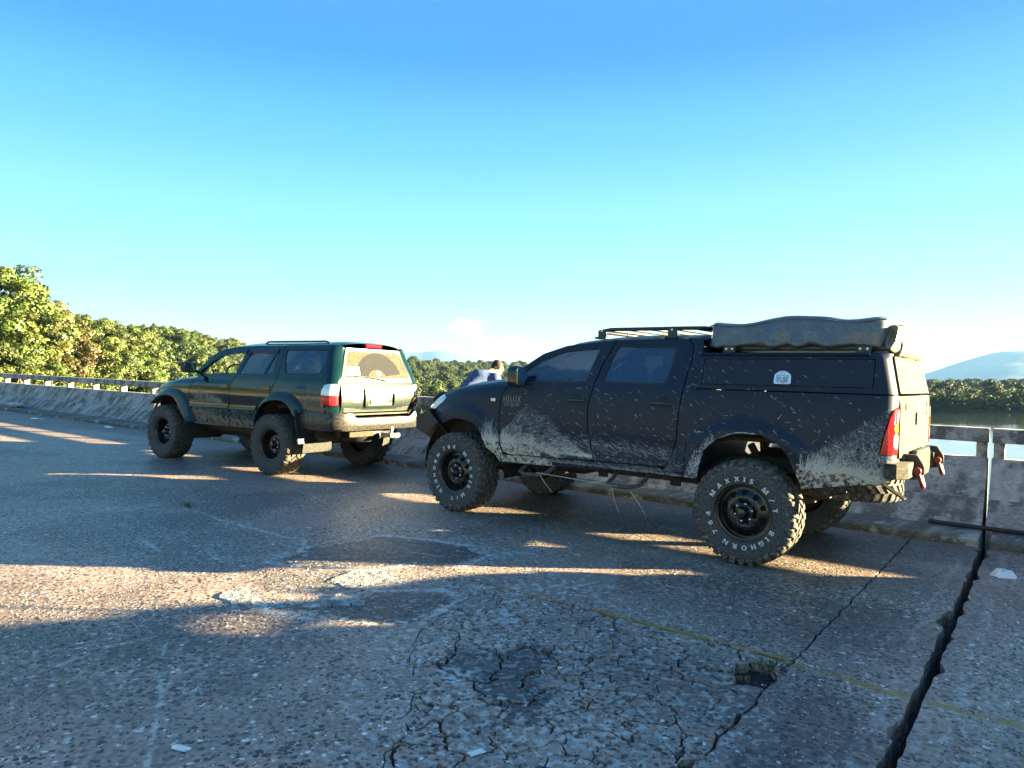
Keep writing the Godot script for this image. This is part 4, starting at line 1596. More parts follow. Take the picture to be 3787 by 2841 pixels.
		mm.grid(func(u: float, v: float) -> Vector3:
			var a := u * TAU
			var b := (v - 0.5) * PI
			var e := Vector3(signf(sin(b)) * pow(absf(sin(b)), 0.55) * 0.075, signf(sin(a)) * pow(absf(sin(a)), 0.6) * pow(cos(b), 0.5) * 0.108, signf(cos(a)) * pow(absf(cos(a)), 0.6) * pow(cos(b), 0.5) * 0.075)
			return Vector3(-2.26, 1.442, sd * (mw + 0.13)) + Vector3(e.x * 0.95, e.y + e.z * 0.0, e.z), 28, 12, Vector3(-2.26, 1.442, sd * (mw + 0.13)))
		var mir := put("door_mirror", mm, mat("gloss_black", Color(0.012, 0.012, 0.013), 0.16), root)
		mm = MB.new()
		mm.tube([Vector3(-2.29, 1.4, sd * (mw - 0.02)), Vector3(-2.28, 1.385, sd * (mw + 0.05)), Vector3(-2.27, 1.4, sd * (mw + 0.1))], 0.024, 8)
		put("mirror_arm", mm, MAT.gloss_black, mir)
		mm = MB.new()
		mm.extrude(Transform3D(Basis(Vector3(0, 0, 1), Vector3(0, 1, 0), Vector3(1, 0, 0)), Vector3(-2.2, 1.445, sd * (mw + 0.13))), rounded(pts([-0.06, -0.085, 0.06, -0.085, 0.06, 0.085, -0.06, 0.085]), 0.03), 0.0, 0.012)
		put("mirror_glass", mm, MAT.mirror_glass, mir)
		# side steps: two hoops a side
		for e in [[-2.2, -1.9], [-1.21, -0.91]]:
			mm = MB.new()
			mm.tube([Vector3(e[0], 0.62, sd * 0.74), Vector3(e[0] - 0.015, 0.555, sd * 0.82), Vector3(e[0] - 0.01, 0.515, sd * 0.92), Vector3(e[0] + 0.07, 0.5, sd * 0.965), Vector3(e[1] - 0.07, 0.505, sd * 0.965), Vector3(e[1], 0.525, sd * 0.92), Vector3(e[1] + 0.012, 0.57, sd * 0.82), Vector3(e[1], 0.63, sd * 0.74)], 0.02, 10)
			put("side_step", mm, mat("muddy_tube", Color(0.16, 0.15, 0.135), 0.6, 0.0, 0.85, 3.5), root)
		# canopy
		mm = MB.new()
		var cs := func(p: Vector2) -> Vector3: return canopy_side(p, sd)
		var hatch := pts([-0.4, 1.428, -0.392, 1.632, 0.9, 1.64, 0.895, 1.436])
		mm.panel(pts([-0.44, 1.392, -0.43, 1.688, 0.9, 1.69, 1.055, 1.69, 1.13, 1.392]), [grown(hatch, 0.007)], cs, inside, 0.05, 0.02, uvs, uvo)
		var can := put("canopy", mm, paint, root)
		mm = MB.new()
		mm.panel(hatch, [], func(p: Vector2) -> Vector3: return canopy_side(p, sd, 0.003), inside, 0.1, 0.014, uvs, uvo)
		put("side_hatch", mm, paint, can)
		mm = MB.new()
		mm.panel(grown(hatch, 0.02), [], func(p: Vector2) -> Vector3: return canopy_side(p, sd, -0.018), inside, 0.2, 0.0)
		put("hatch_seal", mm, MAT.seal, can)
		mm = MB.new()
		for xx in [-0.43]:
			mm.tube([canopy_side(Vector2(-0.44, 1.676), sd, 0.006), canopy_side(Vector2(0.2, 1.678), sd, 0.006), canopy_side(Vector2(0.86, 1.678), sd, 0.006)], 0.008, 6)
		put("drip_rail", mm, plain, can)
		# paddle latch with its ring
		var lx := 0.255
		var lz := canopy_side(Vector2(lx, 1.49), sd, 0.0).z
		var lb := Transform3D(rot(Vector3.RIGHT, -10.7 * sd) * Basis.from_scale(Vector3(1, 1, sd)), Vector3(lx, 1.492, lz + sd * 0.004))
		mm = MB.new()
		mm.extrude(lb, rounded(pts([-0.066, -0.05, 0.066, -0.05, 0.063, 0.028, 0.02, 0.056, -0.02, 0.056, -0.063, 0.028]), 0.016), 0.0, 0.006, 0.002)
		var lat := put("latch_plate", mm, MAT.galvanised, can)
		mm = MB.new()
		mm.extrude(lb, pts([-0.045, -0.036, 0.045, -0.036, 0.045, 0.02, -0.045, 0.02]), 0.006, 0.0072)
		put("latch_cup", mm, mat("cup_grey", Color(0.3, 0.36, 0.42), 0.4, 0.6), can)
		mm = MB.new()
		mm.box(lb * at(0, 0.006, 0.014), Vector3(0.07, 0.012, 0.012), 0.003)
		mm.box(lb * at(0.0, -0.012, 0.014), Vector3(0.014, 0.036, 0.012), 0.003)
		var ring := []
		for k in 14:
			ring.append(lb * Vector3(0.014 * cos(TAU * k / 14), -0.026 + 0.014 * sin(TAU * k / 14), 0.022))
		mm.tube(ring, 0.0035, 6, true)
		var ring2 := []
		for k in 12:
			ring2.append(lb * Vector3(0.012 * cos(TAU * k / 12), 0.038 + 0.008 * sin(TAU * k / 12), 0.008))
		mm.tube(ring2, 0.003, 6, true)
		put("latch_handle", mm, MAT.galvanised, can)
	# filler flap, near side only
	var ff := rounded(pts([-0.375, 1.13, -0.185, 1.125, -0.19, 1.235, -0.37, 1.24]), 0.03)
	var mf := MB.new()
	mf.panel(ff, [], func(p: Vector2) -> Vector3: return truck_side(p, 1.0) + Vector3(0, 0, 0.003), inside, 0.06, 0.006, uvs, uvo)
	var flap := put("filler_flap", mf, paint, root)
	mf = MB.new()
	mf.panel(grown(ff, 0.005), [grown(ff, -0.004)], func(p: Vector2) -> Vector3: return truck_side(p, 1.0) + Vector3(0, 0, 0.0012), inside, 0.06, 0.0)
	put("flap_gap", mf, MAT.seal, flap)
	truck_shell(root, plain, dusty)
	truck_under(root, plain, dusty)
	truck_load(plain)


func truck_shell(root: Node3D, plain: Material, dusty: Material) -> void:
	var inside := Vector3(-1.0, 0.9, 0.0)
	var m := MB.new()
	# bonnet
	m.grid(func(u: float, v: float) -> Vector3:
		var x := lerpf(-3.6, -2.44, u) - 0.16 * (1.0 - u) * (1.0 - pow(absf(v * 2 - 1), 2.0)) - 0.12 * u * (1.0 - pow(absf(v * 2 - 1), 2.0))
		var w := truck_half(lerpf(-3.6, -2.44, u), crv(hoodline, lerpf(-3.6, -2.44, u))) - 0.004
		var z := (v * 2 - 1) * w
		return Vector3(x, crv(hoodline, lerpf(-3.6, -2.44, u)) + 0.045 * (1.0 - pow(absf(v * 2 - 1), 2.5)) + 0.012 * smoothstep(0.62, 0.55, absf(v * 2 - 1)), z), 24, 28, inside)
	put("bonnet", m, plain, root)
	# windscreen and its pillars
	var ws := func(u: float, v: float) -> Vector3:
		var s := v * 2 - 1
		return Vector3(lerpf(-2.6, -1.84, u) + (0.14 - 0.06 * u) * s * s, lerpf(1.425, 1.825, u) - 0.05 * u * s * s, s * lerpf(0.735, 0.6, u))
	m = MB.new()
	m.grid(ws, 8, 12, inside)
	put("windscreen", m, MAT.front_sky_tint, root)
	for sd in [1.0, -1.0]:
		m = MB.new()
		var edge := pts([-2.46, 1.365, -2.42, 1.41, -2.33, 1.52, -2.09, 1.675, -1.83, 1.755])
		var dl := PackedFloat32Array([0.0, 0.1, 0.28, 0.7, 1.0])
		for i in 4:
			for k in 4:
				var s0 := k / 4.0
				var s1 := (k + 1) / 4.0
				var a0 := truck_side(edge[i].lerp(edge[i + 1], s0), sd)
				var a1 := truck_side(edge[i].lerp(edge[i + 1], s1), sd)
				var b0: Vector3 = ws.call(lerpf(dl[i], dl[i + 1], s0), 1.0 if sd > 0 else 0.0)
				var b1: Vector3 = ws.call(lerpf(dl[i], dl[i + 1], s1), 1.0 if sd > 0 else 0.0)
				m.face([a0, a1, b1, b0], a0 - inside)
		put("front_pillar", m, plain, root)
	# roof
	m = MB.new()
	var eave := pts([-1.86, 1.75, -1.7, 1.772, -1.52, 1.788, -1.3, 1.805, -1.0, 1.812, -0.6, 1.81, -0.43, 1.805])
	m.grid(func(u: float, v: float) -> Vector3:
		var s := v * 2 - 1
		var x := lerpf(-1.84, -0.43, u)
		var y := crv(eave, x)
		return Vector3(x + 0.06 * (1 - u) * (s * s), y + 0.065 * (1.0 - pow(absf(s), 3.0)), s * (truck_half(x, y) + 0.002)), 20, 24, inside)
	put("roof", m, plain, root)
	m = MB.new()
	m.panel(pts([-0.85, 0.7, -0.868, 1.1, -0.848, 1.38, -0.7, 1.8, -0.5, 1.85, 0, 1.868, 0.5, 1.85, 0.7, 1.8, 0.848, 1.38, 0.868, 1.1, 0.85, 0.7]), [], func(p: Vector2) -> Vector3: return Vector3(-0.44 + 0.03 * smoothstep(1.7, 1.85, p.y), p.y, p.x), inside, 0.3, 0.0)
	put("cab_back", m, plain, root)
	# nose: grille and valance
	m = MB.new()
	m.panel(rounded(pts([-0.45, 0.96, 0.45, 0.96, 0.5, 1.12, 0.47, 1.19, -0.47, 1.19, -0.5, 1.12]), 0.03), [], func(p: Vector2) -> Vector3: return Vector3(-3.72 + 0.14 * p.x * p.x, p.y, p.x), inside, 0.15, 0.03)
	put("grille", m, MAT.black_plastic, root)
	m = MB.new()
	m.box(at(-3.3, 0.98, 0), Vector3(0.5, 0.4, 1.2), 0.05)
	put("radiator_panel", m, MAT.chassis, root)
	# steel bumper with folded wings
	m = MB.new()
	var pro := func(k: int, t: float) -> Vector2:
		var mid := [Vector2(-3.62, 1.1), Vector2(-3.93, 1.0), Vector2(-3.93, 0.82), Vector2(-3.74, 0.66), Vector2(-3.5, 0.74)]
		var wing := [Vector2(-3.52, 1.05), Vector2(-3.7, 0.965), Vector2(-3.695, 0.835), Vector2(-3.56, 0.785), Vector2(-3.36, 0.93)]
		return (mid[k] as Vector2).lerp(wing[k], t)
	var zs := [-0.89, -0.52, 0.52, 0.89]
	for i in 3:
		for k in 5:
			var k2 := (k + 1) % 5
			var t0 := 1.0 if absf(zs[i]) > 0.6 else 0.0
			var t1 := 1.0 if absf(zs[i + 1]) > 0.6 else 0.0
			var a: Vector2 = pro.call(k, t0)
			var b: Vector2 = pro.call(k2, t0)
			var c: Vector2 = pro.call(k2, t1)
			var d: Vector2 = pro.call(k, t1)
			var q := [Vector3(a.x, a.y, zs[i]), Vector3(b.x, b.y, zs[i]), Vector3(c.x, c.y, zs[i + 1]), Vector3(d.x, d.y, zs[i + 1])]
			m.face(q, (q[0] + q[2]) * 0.5 - Vector3(-3.6, 0.9, (zs[i] + zs[i + 1]) * 0.5))
	for sd in [-0.89, 0.89]:
		var q := []
		for k in 5:
			var a: Vector2 = pro.call(k, 1.0)
			q.append(Vector3(a.x, a.y, sd))
		m.face(q, Vector3(0, 0, sd))
	var fb := put("front_bumper", m, mat("bumper_black", Color(0.014, 0.0145, 0.016), 0.5, 0.0, 0.3, 4.0), root)
	m = MB.new()
	var hoop := [Vector3(-3.86, 0.98, -0.42), Vector3(-3.9, 1.14, -0.4), Vector3(-3.89, 1.21, -0.3), Vector3(-3.89, 1.21, 0.3), Vector3(-3.9, 1.14, 0.4), Vector3(-3.86, 0.98, 0.42)]
	m.tube(hoop, 0.025, 10)
	put("bumper_hoop", m, MAT.bumper_black, fb)
	# load bed, gate
	m = MB.new()
	m.box(at(0.3, 0.985, 0), Vector3(1.42, 0.04, 1.42), 0.01)
	m.box(at(-0.415, 1.15, 0), Vector3(0.03, 0.46, 1.6))
	put("load_bed", m, MAT.chassis, root)
	m = MB.new()
	var gate := rounded(pts([-0.675, 0.925, 0.675, 0.925, 0.685, 1.0, 0.685, 1.378, -0.685, 1.378, -0.685, 1.0]), 0.02)
	m.panel(gate, [], func(p: Vector2) -> Vector3: return Vector3(1.056 + 0.012 * (1.0 - pow(p.x / 0.72, 2.0)) - 0.01 * smoothstep(1.3, 1.38, p.y), p.y, p.x), inside, 0.06, 0.03)
	var tg := put("tailgate", m, dusty, root)
	m = MB.new()
	m.extrude(Transform3D(Basis(Vector3(0, 0, -1), Vector3(0, 1, 0), Vector3(1, 0, 0)), Vector3(1.07, 1.2, 0)), rounded(pts([-0.1, -0.05, 0.1, -0.05, 0.1, 0.05, -0.1, 0.05]), 0.015), 0.0, 0.012, 0.004)
	put("gate_handle", m, dusty, tg)
	for e in [["HILUX", 0.42, 1.3, 0.055], ["3.0", -0.5, 1.3, 0.04], ["4x4", -0.5, 1.22, 0.04]]:
		var tm := TextMesh.new()
		tm.text = e[0]
		var font := SystemFont.new()
		font.font_names = PackedStringArray(["Droid Sans"])
		font.font_weight = 700
		tm.font = font
		tm.font_size = 32
		tm.pixel_size = e[3] / 24.0
		tm.depth = 0.006
		var q := MB.new()
		q.add_mesh(tm, Transform3D(rot(Vector3.UP, 90), Vector3(1.067, e[2], e[1])))
		put("gate_badge", q, mat("dusty_badge", Color(0.08, 0.07, 0.05), 0.7), tg)
	m = MB.new()
	m.box(at(1.0, 0.87, 0), Vector3(0.1, 0.1, 1.5), 0.01)
	put("rear_valance", m, dusty, root)
	# canopy top and rear hatch
	m = MB.new()
	m.panel(pts([-0.43, -0.76, 0.9, -0.76, 0.97, -0.7, 0.97, 0.7, 0.9, 0.76, -0.43, 0.76]), [], func(p: Vector2) -> Vector3: return Vector3(p.x, 1.689 + 0.012 * (1.0 - pow(p.y / 0.76, 2.0)), p.y), inside, 0.15, 0.02)
	put("canopy_top", m, plain, root)
	m = MB.new()
	m.panel(rounded(pts([-0.66, 1.397, 0.66, 1.397, 0.61, 1.672, -0.61, 1.672]), 0.03), [], func(p: Vector2) -> Vector3: return Vector3(1.053 - (p.y - 1.385) * 0.21, p.y, p.x), inside, 0.1, 0.03)
	var rh := put("rear_hatch", m, dusty, root)
	m = MB.new()
	m.box(Transform3D(), Vector3(0.03, 0.02, 0.06), 0.006)
	for z in [0.25, -0.35]:
		put("hatch_hinge", m, MAT.black_metal, rh, at(0.985, 1.685, z))
	# roof platform
	m = MB.new()
	var loop := []
	for e in [Vector2(-1.62, 0.0), Vector2(-1.61, 0.42), Vector2(-1.55, 0.56), Vector2(-1.42, 0.6), Vector2(-0.62, 0.6), Vector2(-0.5, 0.57), Vector2(-0.455, 0.45), Vector2(-0.45, 0.0), Vector2(-0.455, -0.45), Vector2(-0.5, -0.57), Vector2(-0.62, -0.6), Vector2(-1.42, -0.6), Vector2(-1.55, -0.56), Vector2(-1.61, -0.42)]:
		loop.append(Vector3(e.x, 1.9 + (0.012 if e.x > -1.5 else 0.0), e.y))
	m.tube(loop, 0.017, 8, true)
	var rack := put("roof_rack", m, MAT.black_metal, root)
	for x in [-1.45, -1.22, -0.99, -0.76, -0.56]:
		m = MB.new()
		m.box(at(x, 1.905, 0), Vector3(0.05, 0.016, 1.19), 0.003)
		put("rack_slat", m, MAT.black_metal, rack)
	for x in [-1.5, -0.78]:
		for sd in [-1.0, 1.0]:
			m = MB.new()
			m.box(at(x, 1.862, sd * 0.62), Vector3(0.09, 0.085, 0.016), 0.004)
			m.box(at(x, 1.832, sd * 0.635), Vector3(0.12, 0.02, 0.05), 0.004)
			var ft := put("rack_foot", m, MAT.black_metal, rack)
			m = MB.new()
			m.lathe(Transform3D(Basis(Vector3(1, 0, 0), Vector3(0, 0, sd), Vector3(0, -1, 0)), Vector3(x, 1.9, sd * 0.628)), pts([0.011, 0.0, 0.011, 0.008, 0.0, 0.01]), 8)
			put("rack_bolt", m, MAT.steel, rack)
	for e in [[-1.38, 0.35, 0.13], [-1.15, 0.05, 0.12]]:
		m = MB.new()
		m.tube([Vector3(e[0], 1.86, e[1]), Vector3(e[0] + 0.004, 1.9, e[1]), Vector3(e[0] + (0.03 if e[0] > -1.3 else 0.0), 1.9 + e[2], e[1])], [0.006, 0.003, 0.0018], 6)
		put("whip_antenna", m, MAT.black_metal, root)
	# cabin
	m = MB.new()
	m.box(at(-1.5, 0.72, 0), Vector3(2.0, 0.06, 1.56))
	m.box(at(-2.3, 1.22, 0), Vector3(0.42, 0.3, 1.5), 0.08)
	put("dashboard", m, MAT.black_plastic, root)
	for e in [[-1.62, 0.38], [-1.62, -0.38], [-0.86, 0.36], [-0.86, -0.36]]:
		m = MB.new()
		m.box(at(e[0], 1.0, e[1]), Vector3(0.5, 0.18, 0.5), 0.06)
		m.box(at(e[0] + 0.27, 1.3, e[1], rot(Vector3(0, 0, 1), -14)), Vector3(0.16, 0.6, 0.48), 0.06)
		m.box(at(e[0] + 0.36, 1.65, e[1], rot(Vector3(0, 0, 1), -14)), Vector3(0.1, 0.16, 0.26), 0.04)
		put("seat", m, MAT.grey_seat, root)
	m = MB.new()
	var wheel := []
	for k in 20:
		wheel.append(Vector3(-1.98, 1.27, 0.38) + rot(Vector3(0, 0, 1), 28) * Vector3(0, sin(TAU * k / 20) * 0.19, cos(TAU * k / 20) * 0.19))
	m.tube(wheel, 0.015, 8, true)
	put("steering_wheel", m, MAT.black_plastic, root)
	m = MB.new()
	m.box(at(-1.78, 1.66, 0.0), Vector3(0.03, 0.07, 0.24), 0.012)
	put("inner_mirror", m, MAT.black_plastic, root)


func truck_under(root: Node3D, plain: Material, dusty: Material) -> void:
	var m := MB.new()
	for sd in [1.0, -1.0]:
		m.box(at(-1.95, 0.6, sd * 0.47), Vector3(2.8, 0.13, 0.09), 0.012)
		m.box(at(-0.42, 0.67, sd * 0.46, rot(Vector3(0, 0, 1), 27)), Vector3(0.42, 0.12, 0.085), 0.012)
		m.box(at(0.33, 0.77, sd * 0.45), Vector3(1.2, 0.12, 0.08), 0.012)
	for x in [-3.0, -2.0, -1.0]:
		m.box(at(x, 0.6, 0), Vector3(0.09, 0.1, 0.9), 0.01)
	for x in [0.4, 0.85]:
		m.box(at(x, 0.77, 0), Vector3(0.09, 0.1, 0.86), 0.01)
	m.box(at(-2.2, 0.55, 0), Vector3(0.6, 0.22, 0.4), 0.06)
	m.box(at(-0.9, 0.58, -0.2), Vector3(0.9, 0.2, 0.44), 0.06)
	m.box(at(-3.1, 0.58, 0), Vector3(1.1, 0.26, 0.86), 0.05)
	m.box(at(-3.5, 0.68, 0, rot(Vector3(0, 0, 1), -35)), Vector3(0.36, 0.02, 0.9), 0.006)
	# body mounts along the rail
	for x in [-2.3, -1.5, -0.75]:
		m.box(at(x, 0.6, 0.6), Vector3(0.12, 0.05, 0.2), 0.01)
		m.box(at(x, 0.56, 0.53), Vector3(0.1, 0.12, 0.02), 0.004)
	put("frame", m, MAT.chassis, root)
	m = MB.new()
	m.box(at(-1.5, 0.665, 0), Vector3(1.95, 0.05, 1.6), 0.01)
	m.box(at(-2.55, 0.85, 0.0), Vector3(0.05, 0.5, 1.5), 0.01)
	m.box(at(-3.0, 0.95, 0), Vector3(0.8, 0.5, 0.9), 0.04)
	put("floor_pan", m, MAT.chassis, root)
	for x in [0.0, -3.085]:
		m = MB.new()
		m.tube([Vector3(x, 0.42, -0.7), Vector3(x, 0.42, 0.7)], 0.05, 12)
		m.grid(func(u: float, v: float) -> Vector3: return Vector3(x, 0.42, -0.1) + Vector3(cos(u * TAU) * sin(v * PI), sin(u * TAU) * sin(v * PI), cos(v * PI)) * 0.15, 14, 10, Vector3(x, 0.42, -0.1))
		put("axle", m, MAT.chassis, root)
	m = MB.new()
	m.tube([Vector3(-2.0, 0.55, 0), Vector3(-0.1, 0.44, -0.1)], 0.035, 10)
	put("prop_shaft", m, MAT.chassis, root)
	for sd in [1.0, -1.0]:
		m = MB.new()
		for k in 4:
			var line := []
			var half := 0.66 - k * 0.11
			for i in 9:
				var x := lerpf(-half, half, i / 8.0)
				line.append(Vector3(x + 0.02, 0.46 + 0.13 * pow(x / 0.66, 2.0) - k * 0.014 + 0.03, sd * 0.57))
			for i in 8:
				var d: Vector3 = line[i + 1] - line[i]
				m.box(Transform3D(Basis(Vector3(0, 0, 1), atan2(d.y, d.x)), (line[i] + line[i + 1]) * 0.5), Vector3(d.length() + 0.006, 0.011, 0.06), 0.002)
		m.box(at(0.3, 0.5, sd * 0.57), Vector3(0.025, 0.09, 0.075), 0.004)
		put("leaf_spring", m, MAT.chassis, root)
		m = MB.new()
		m.tube([Vector3(0.18, 0.45, sd * 0.5), Vector3(-0.12, 0.92, sd * 0.42)], 0.032, 10)
		put("shock_absorber", m, MAT.chassis, root)
		# inner wing over the front wheel
		m = MB.new()
		m.grid(func(u: float, v: float) -> Vector3:
			var a := lerpf(-0.1, PI + 0.1, u)
			return Vector3(-3.05 + cos(a) * 0.56, 0.46 + sin(a) * 0.56, sd * lerpf(0.4, 0.82, v)), 16, 2, Vector3(-3.05, 2.0, 0))
		put("inner_wing", m, MAT.chassis, root)
	# rear bumper of folded plate, with a pocket, a plate and two red shackles
	m = MB.new()
	var plate := Transform3D(Basis(Vector3(1, 0, 0), Vector3(0, 0, -1), Vector3(0, 1, 0)), Vector3.ZERO)
	for sd in [1.0, -1.0]:
		var wing := pts([1.0, -0.875 * sd, 1.075, -0.875 * sd, 1.135, -0.79 * sd, 1.135, -0.44 * sd, 1.0, -0.44 * sd])
		m.extrude(plate, wing, 0.79, 0.9, 0.006)
	m.box(at(1.05, 0.835, 0), Vector3(0.1, 0.1, 0.9), 0.006)
	m.box(at(1.03, 0.915, 0), Vector3(0.1, 0.03, 1.2), 0.006)
	var rb := put("rear_bumper", m, dusty, root)
	for sd in [1.0, -1.0]:
		m = MB.new()
		m.extrude(Transform3D(Basis(), Vector3(1.1, 0.84, sd * 0.52)), rounded(pts([-0.08, -0.09, 0.06, -0.07, 0.1, -0.03, 0.1, 0.03, 0.05, 0.11, -0.08, 0.11]), 0.02), -0.02, 0.02, 0.003)
		put("recovery_point", m, MAT.black_metal, rb)
		m = MB.new()
		var bow := []
		for k in 13:
			var a := lerpf(-0.15, PI + 0.15, k / 12.0)
			bow.append(Vector3(1.165, 0.83, sd * 0.52) + rot(Vector3(0, 0, 1), 8) * Vector3(0.012 * sin(a), -0.1 * sin(a) - 0.012, cos(a) * 0.045))
		m.tube(bow, [0.016, 0.014, 0.014, 0.015, 0.016, 0.018, 0.019, 0.018, 0.016, 0.015, 0.014, 0.014, 0.016], 10)
		m.tube([Vector3(1.162, 0.835, sd * 0.52 - 0.068), Vector3(1.162, 0.835, sd * 0.52 + 0.068)], 0.014, 10)
		m.lathe(Transform3D(Basis(Vector3(1, 0, 0), Vector3(0, 0, 1), Vector3(0, -1, 0)), Vector3(1.162, 0.835, sd * 0.52 - 0.055)), pts([0.0, -0.018, 0.026, -0.016, 0.028, 0.0, 0.026, 0.012, 0.0, 0.014]), 14)
		m.lathe(Transform3D(Basis(Vector3(1, 0, 0), Vector3(0, 0, 1), Vector3(0, -1, 0)), Vector3(1.162, 0.835, sd * 0.52 + 0.055)), pts([0.0, -0.014, 0.026, -0.012, 0.028, 0.0, 0.026, 0.016, 0.0, 0.018]), 14)
		put("shackle", m, MAT.shackle_red, rb)
	m = MB.new()
	m.extrude(Transform3D(Basis(Vector3(0, 0, -1), Vector3(0, 1, 0), Vector3(1, 0, 0)), Vector3(1.09, 0.86, 0)), pts([-0.36, -0.07, -0.3, -0.12, 0.3, -0.12, 0.36, -0.07, 0.36, 0.06, 0.3, 0.1, -0.3, 0.1, -0.36, 0.06]), 0.0, 0.03, 0.004)
	put("tow_plate", m, MAT.black_metal, rb)
	m = MB.new()
	m.box(at(0.98, 0.65, 0.42, rot(Vector3(0, 0, 1), -32)), Vector3(0.2, 0.012, 0.1), 0.003)
	put("mount_bracket", m, MAT.black_metal, rb)
	# spare wheel slung under the bed
	var kit := {}
	kit.tyre = tyre_mesh(0.419, 0.142, 0.231, 34, 5)
	kit.tyre_mat = mat("dusty_sidewall", Color(0.105, 0.108, 0.115), 0.8, 0.0, 0.55, 5.0)
	kit.tread_mat = mat("muddy_tread", Color(0.235, 0.215, 0.185), 0.9, 0.0, 0.85, 3.4)
	kit.rim_mat = mat("rim_black", Color(0.012, 0.012, 0.014), 0.24, 0.0, 0.3, 4.0)
	kit.nut_mat = MAT.chrome
	kit.merge(rim_meshes(0.237, 0.142, 0.05, 10, 6))
	kit.letters = letters_mesh([["M", 151], ["A", 133], ["X", 116], ["X", 99], ["I", 86], ["S", 74], ["M", 47], ["/", 29], ["T", 12], ["B", -27], ["I", -39], ["G", -52], ["H", -67], ["O", -83], ["R", -99], ["N", -116], ["7", -140], ["6", -156], ["4", -172]], 0.037, 0.27, 0.1455)
	add_wheel(root, kit, Vector3(0, 0.413, 0.795), 0, 1)
	add_wheel(root, kit, Vector3(-3.085, 0.413, 0.795), -101, 1, -2)
	add_wheel(root, kit, Vector3(0, 0.413, -0.795), 40, -1)
	add_wheel(root, kit, Vector3(-3.085, 0.413, -0.795), 10, -1, -2)
	var sw := MB.new()
	var spare := put("spare_tyre", kit.tyre[0], kit.tyre_mat, root, Transform3D(rot(Vector3.RIGHT, 90), Vector3(0.56, 0.66, -0.05)))
	put("tyre_tread", kit.tyre[1], kit.tread_mat, spare)
	put("rim", kit.rim, kit.rim_mat, spare)


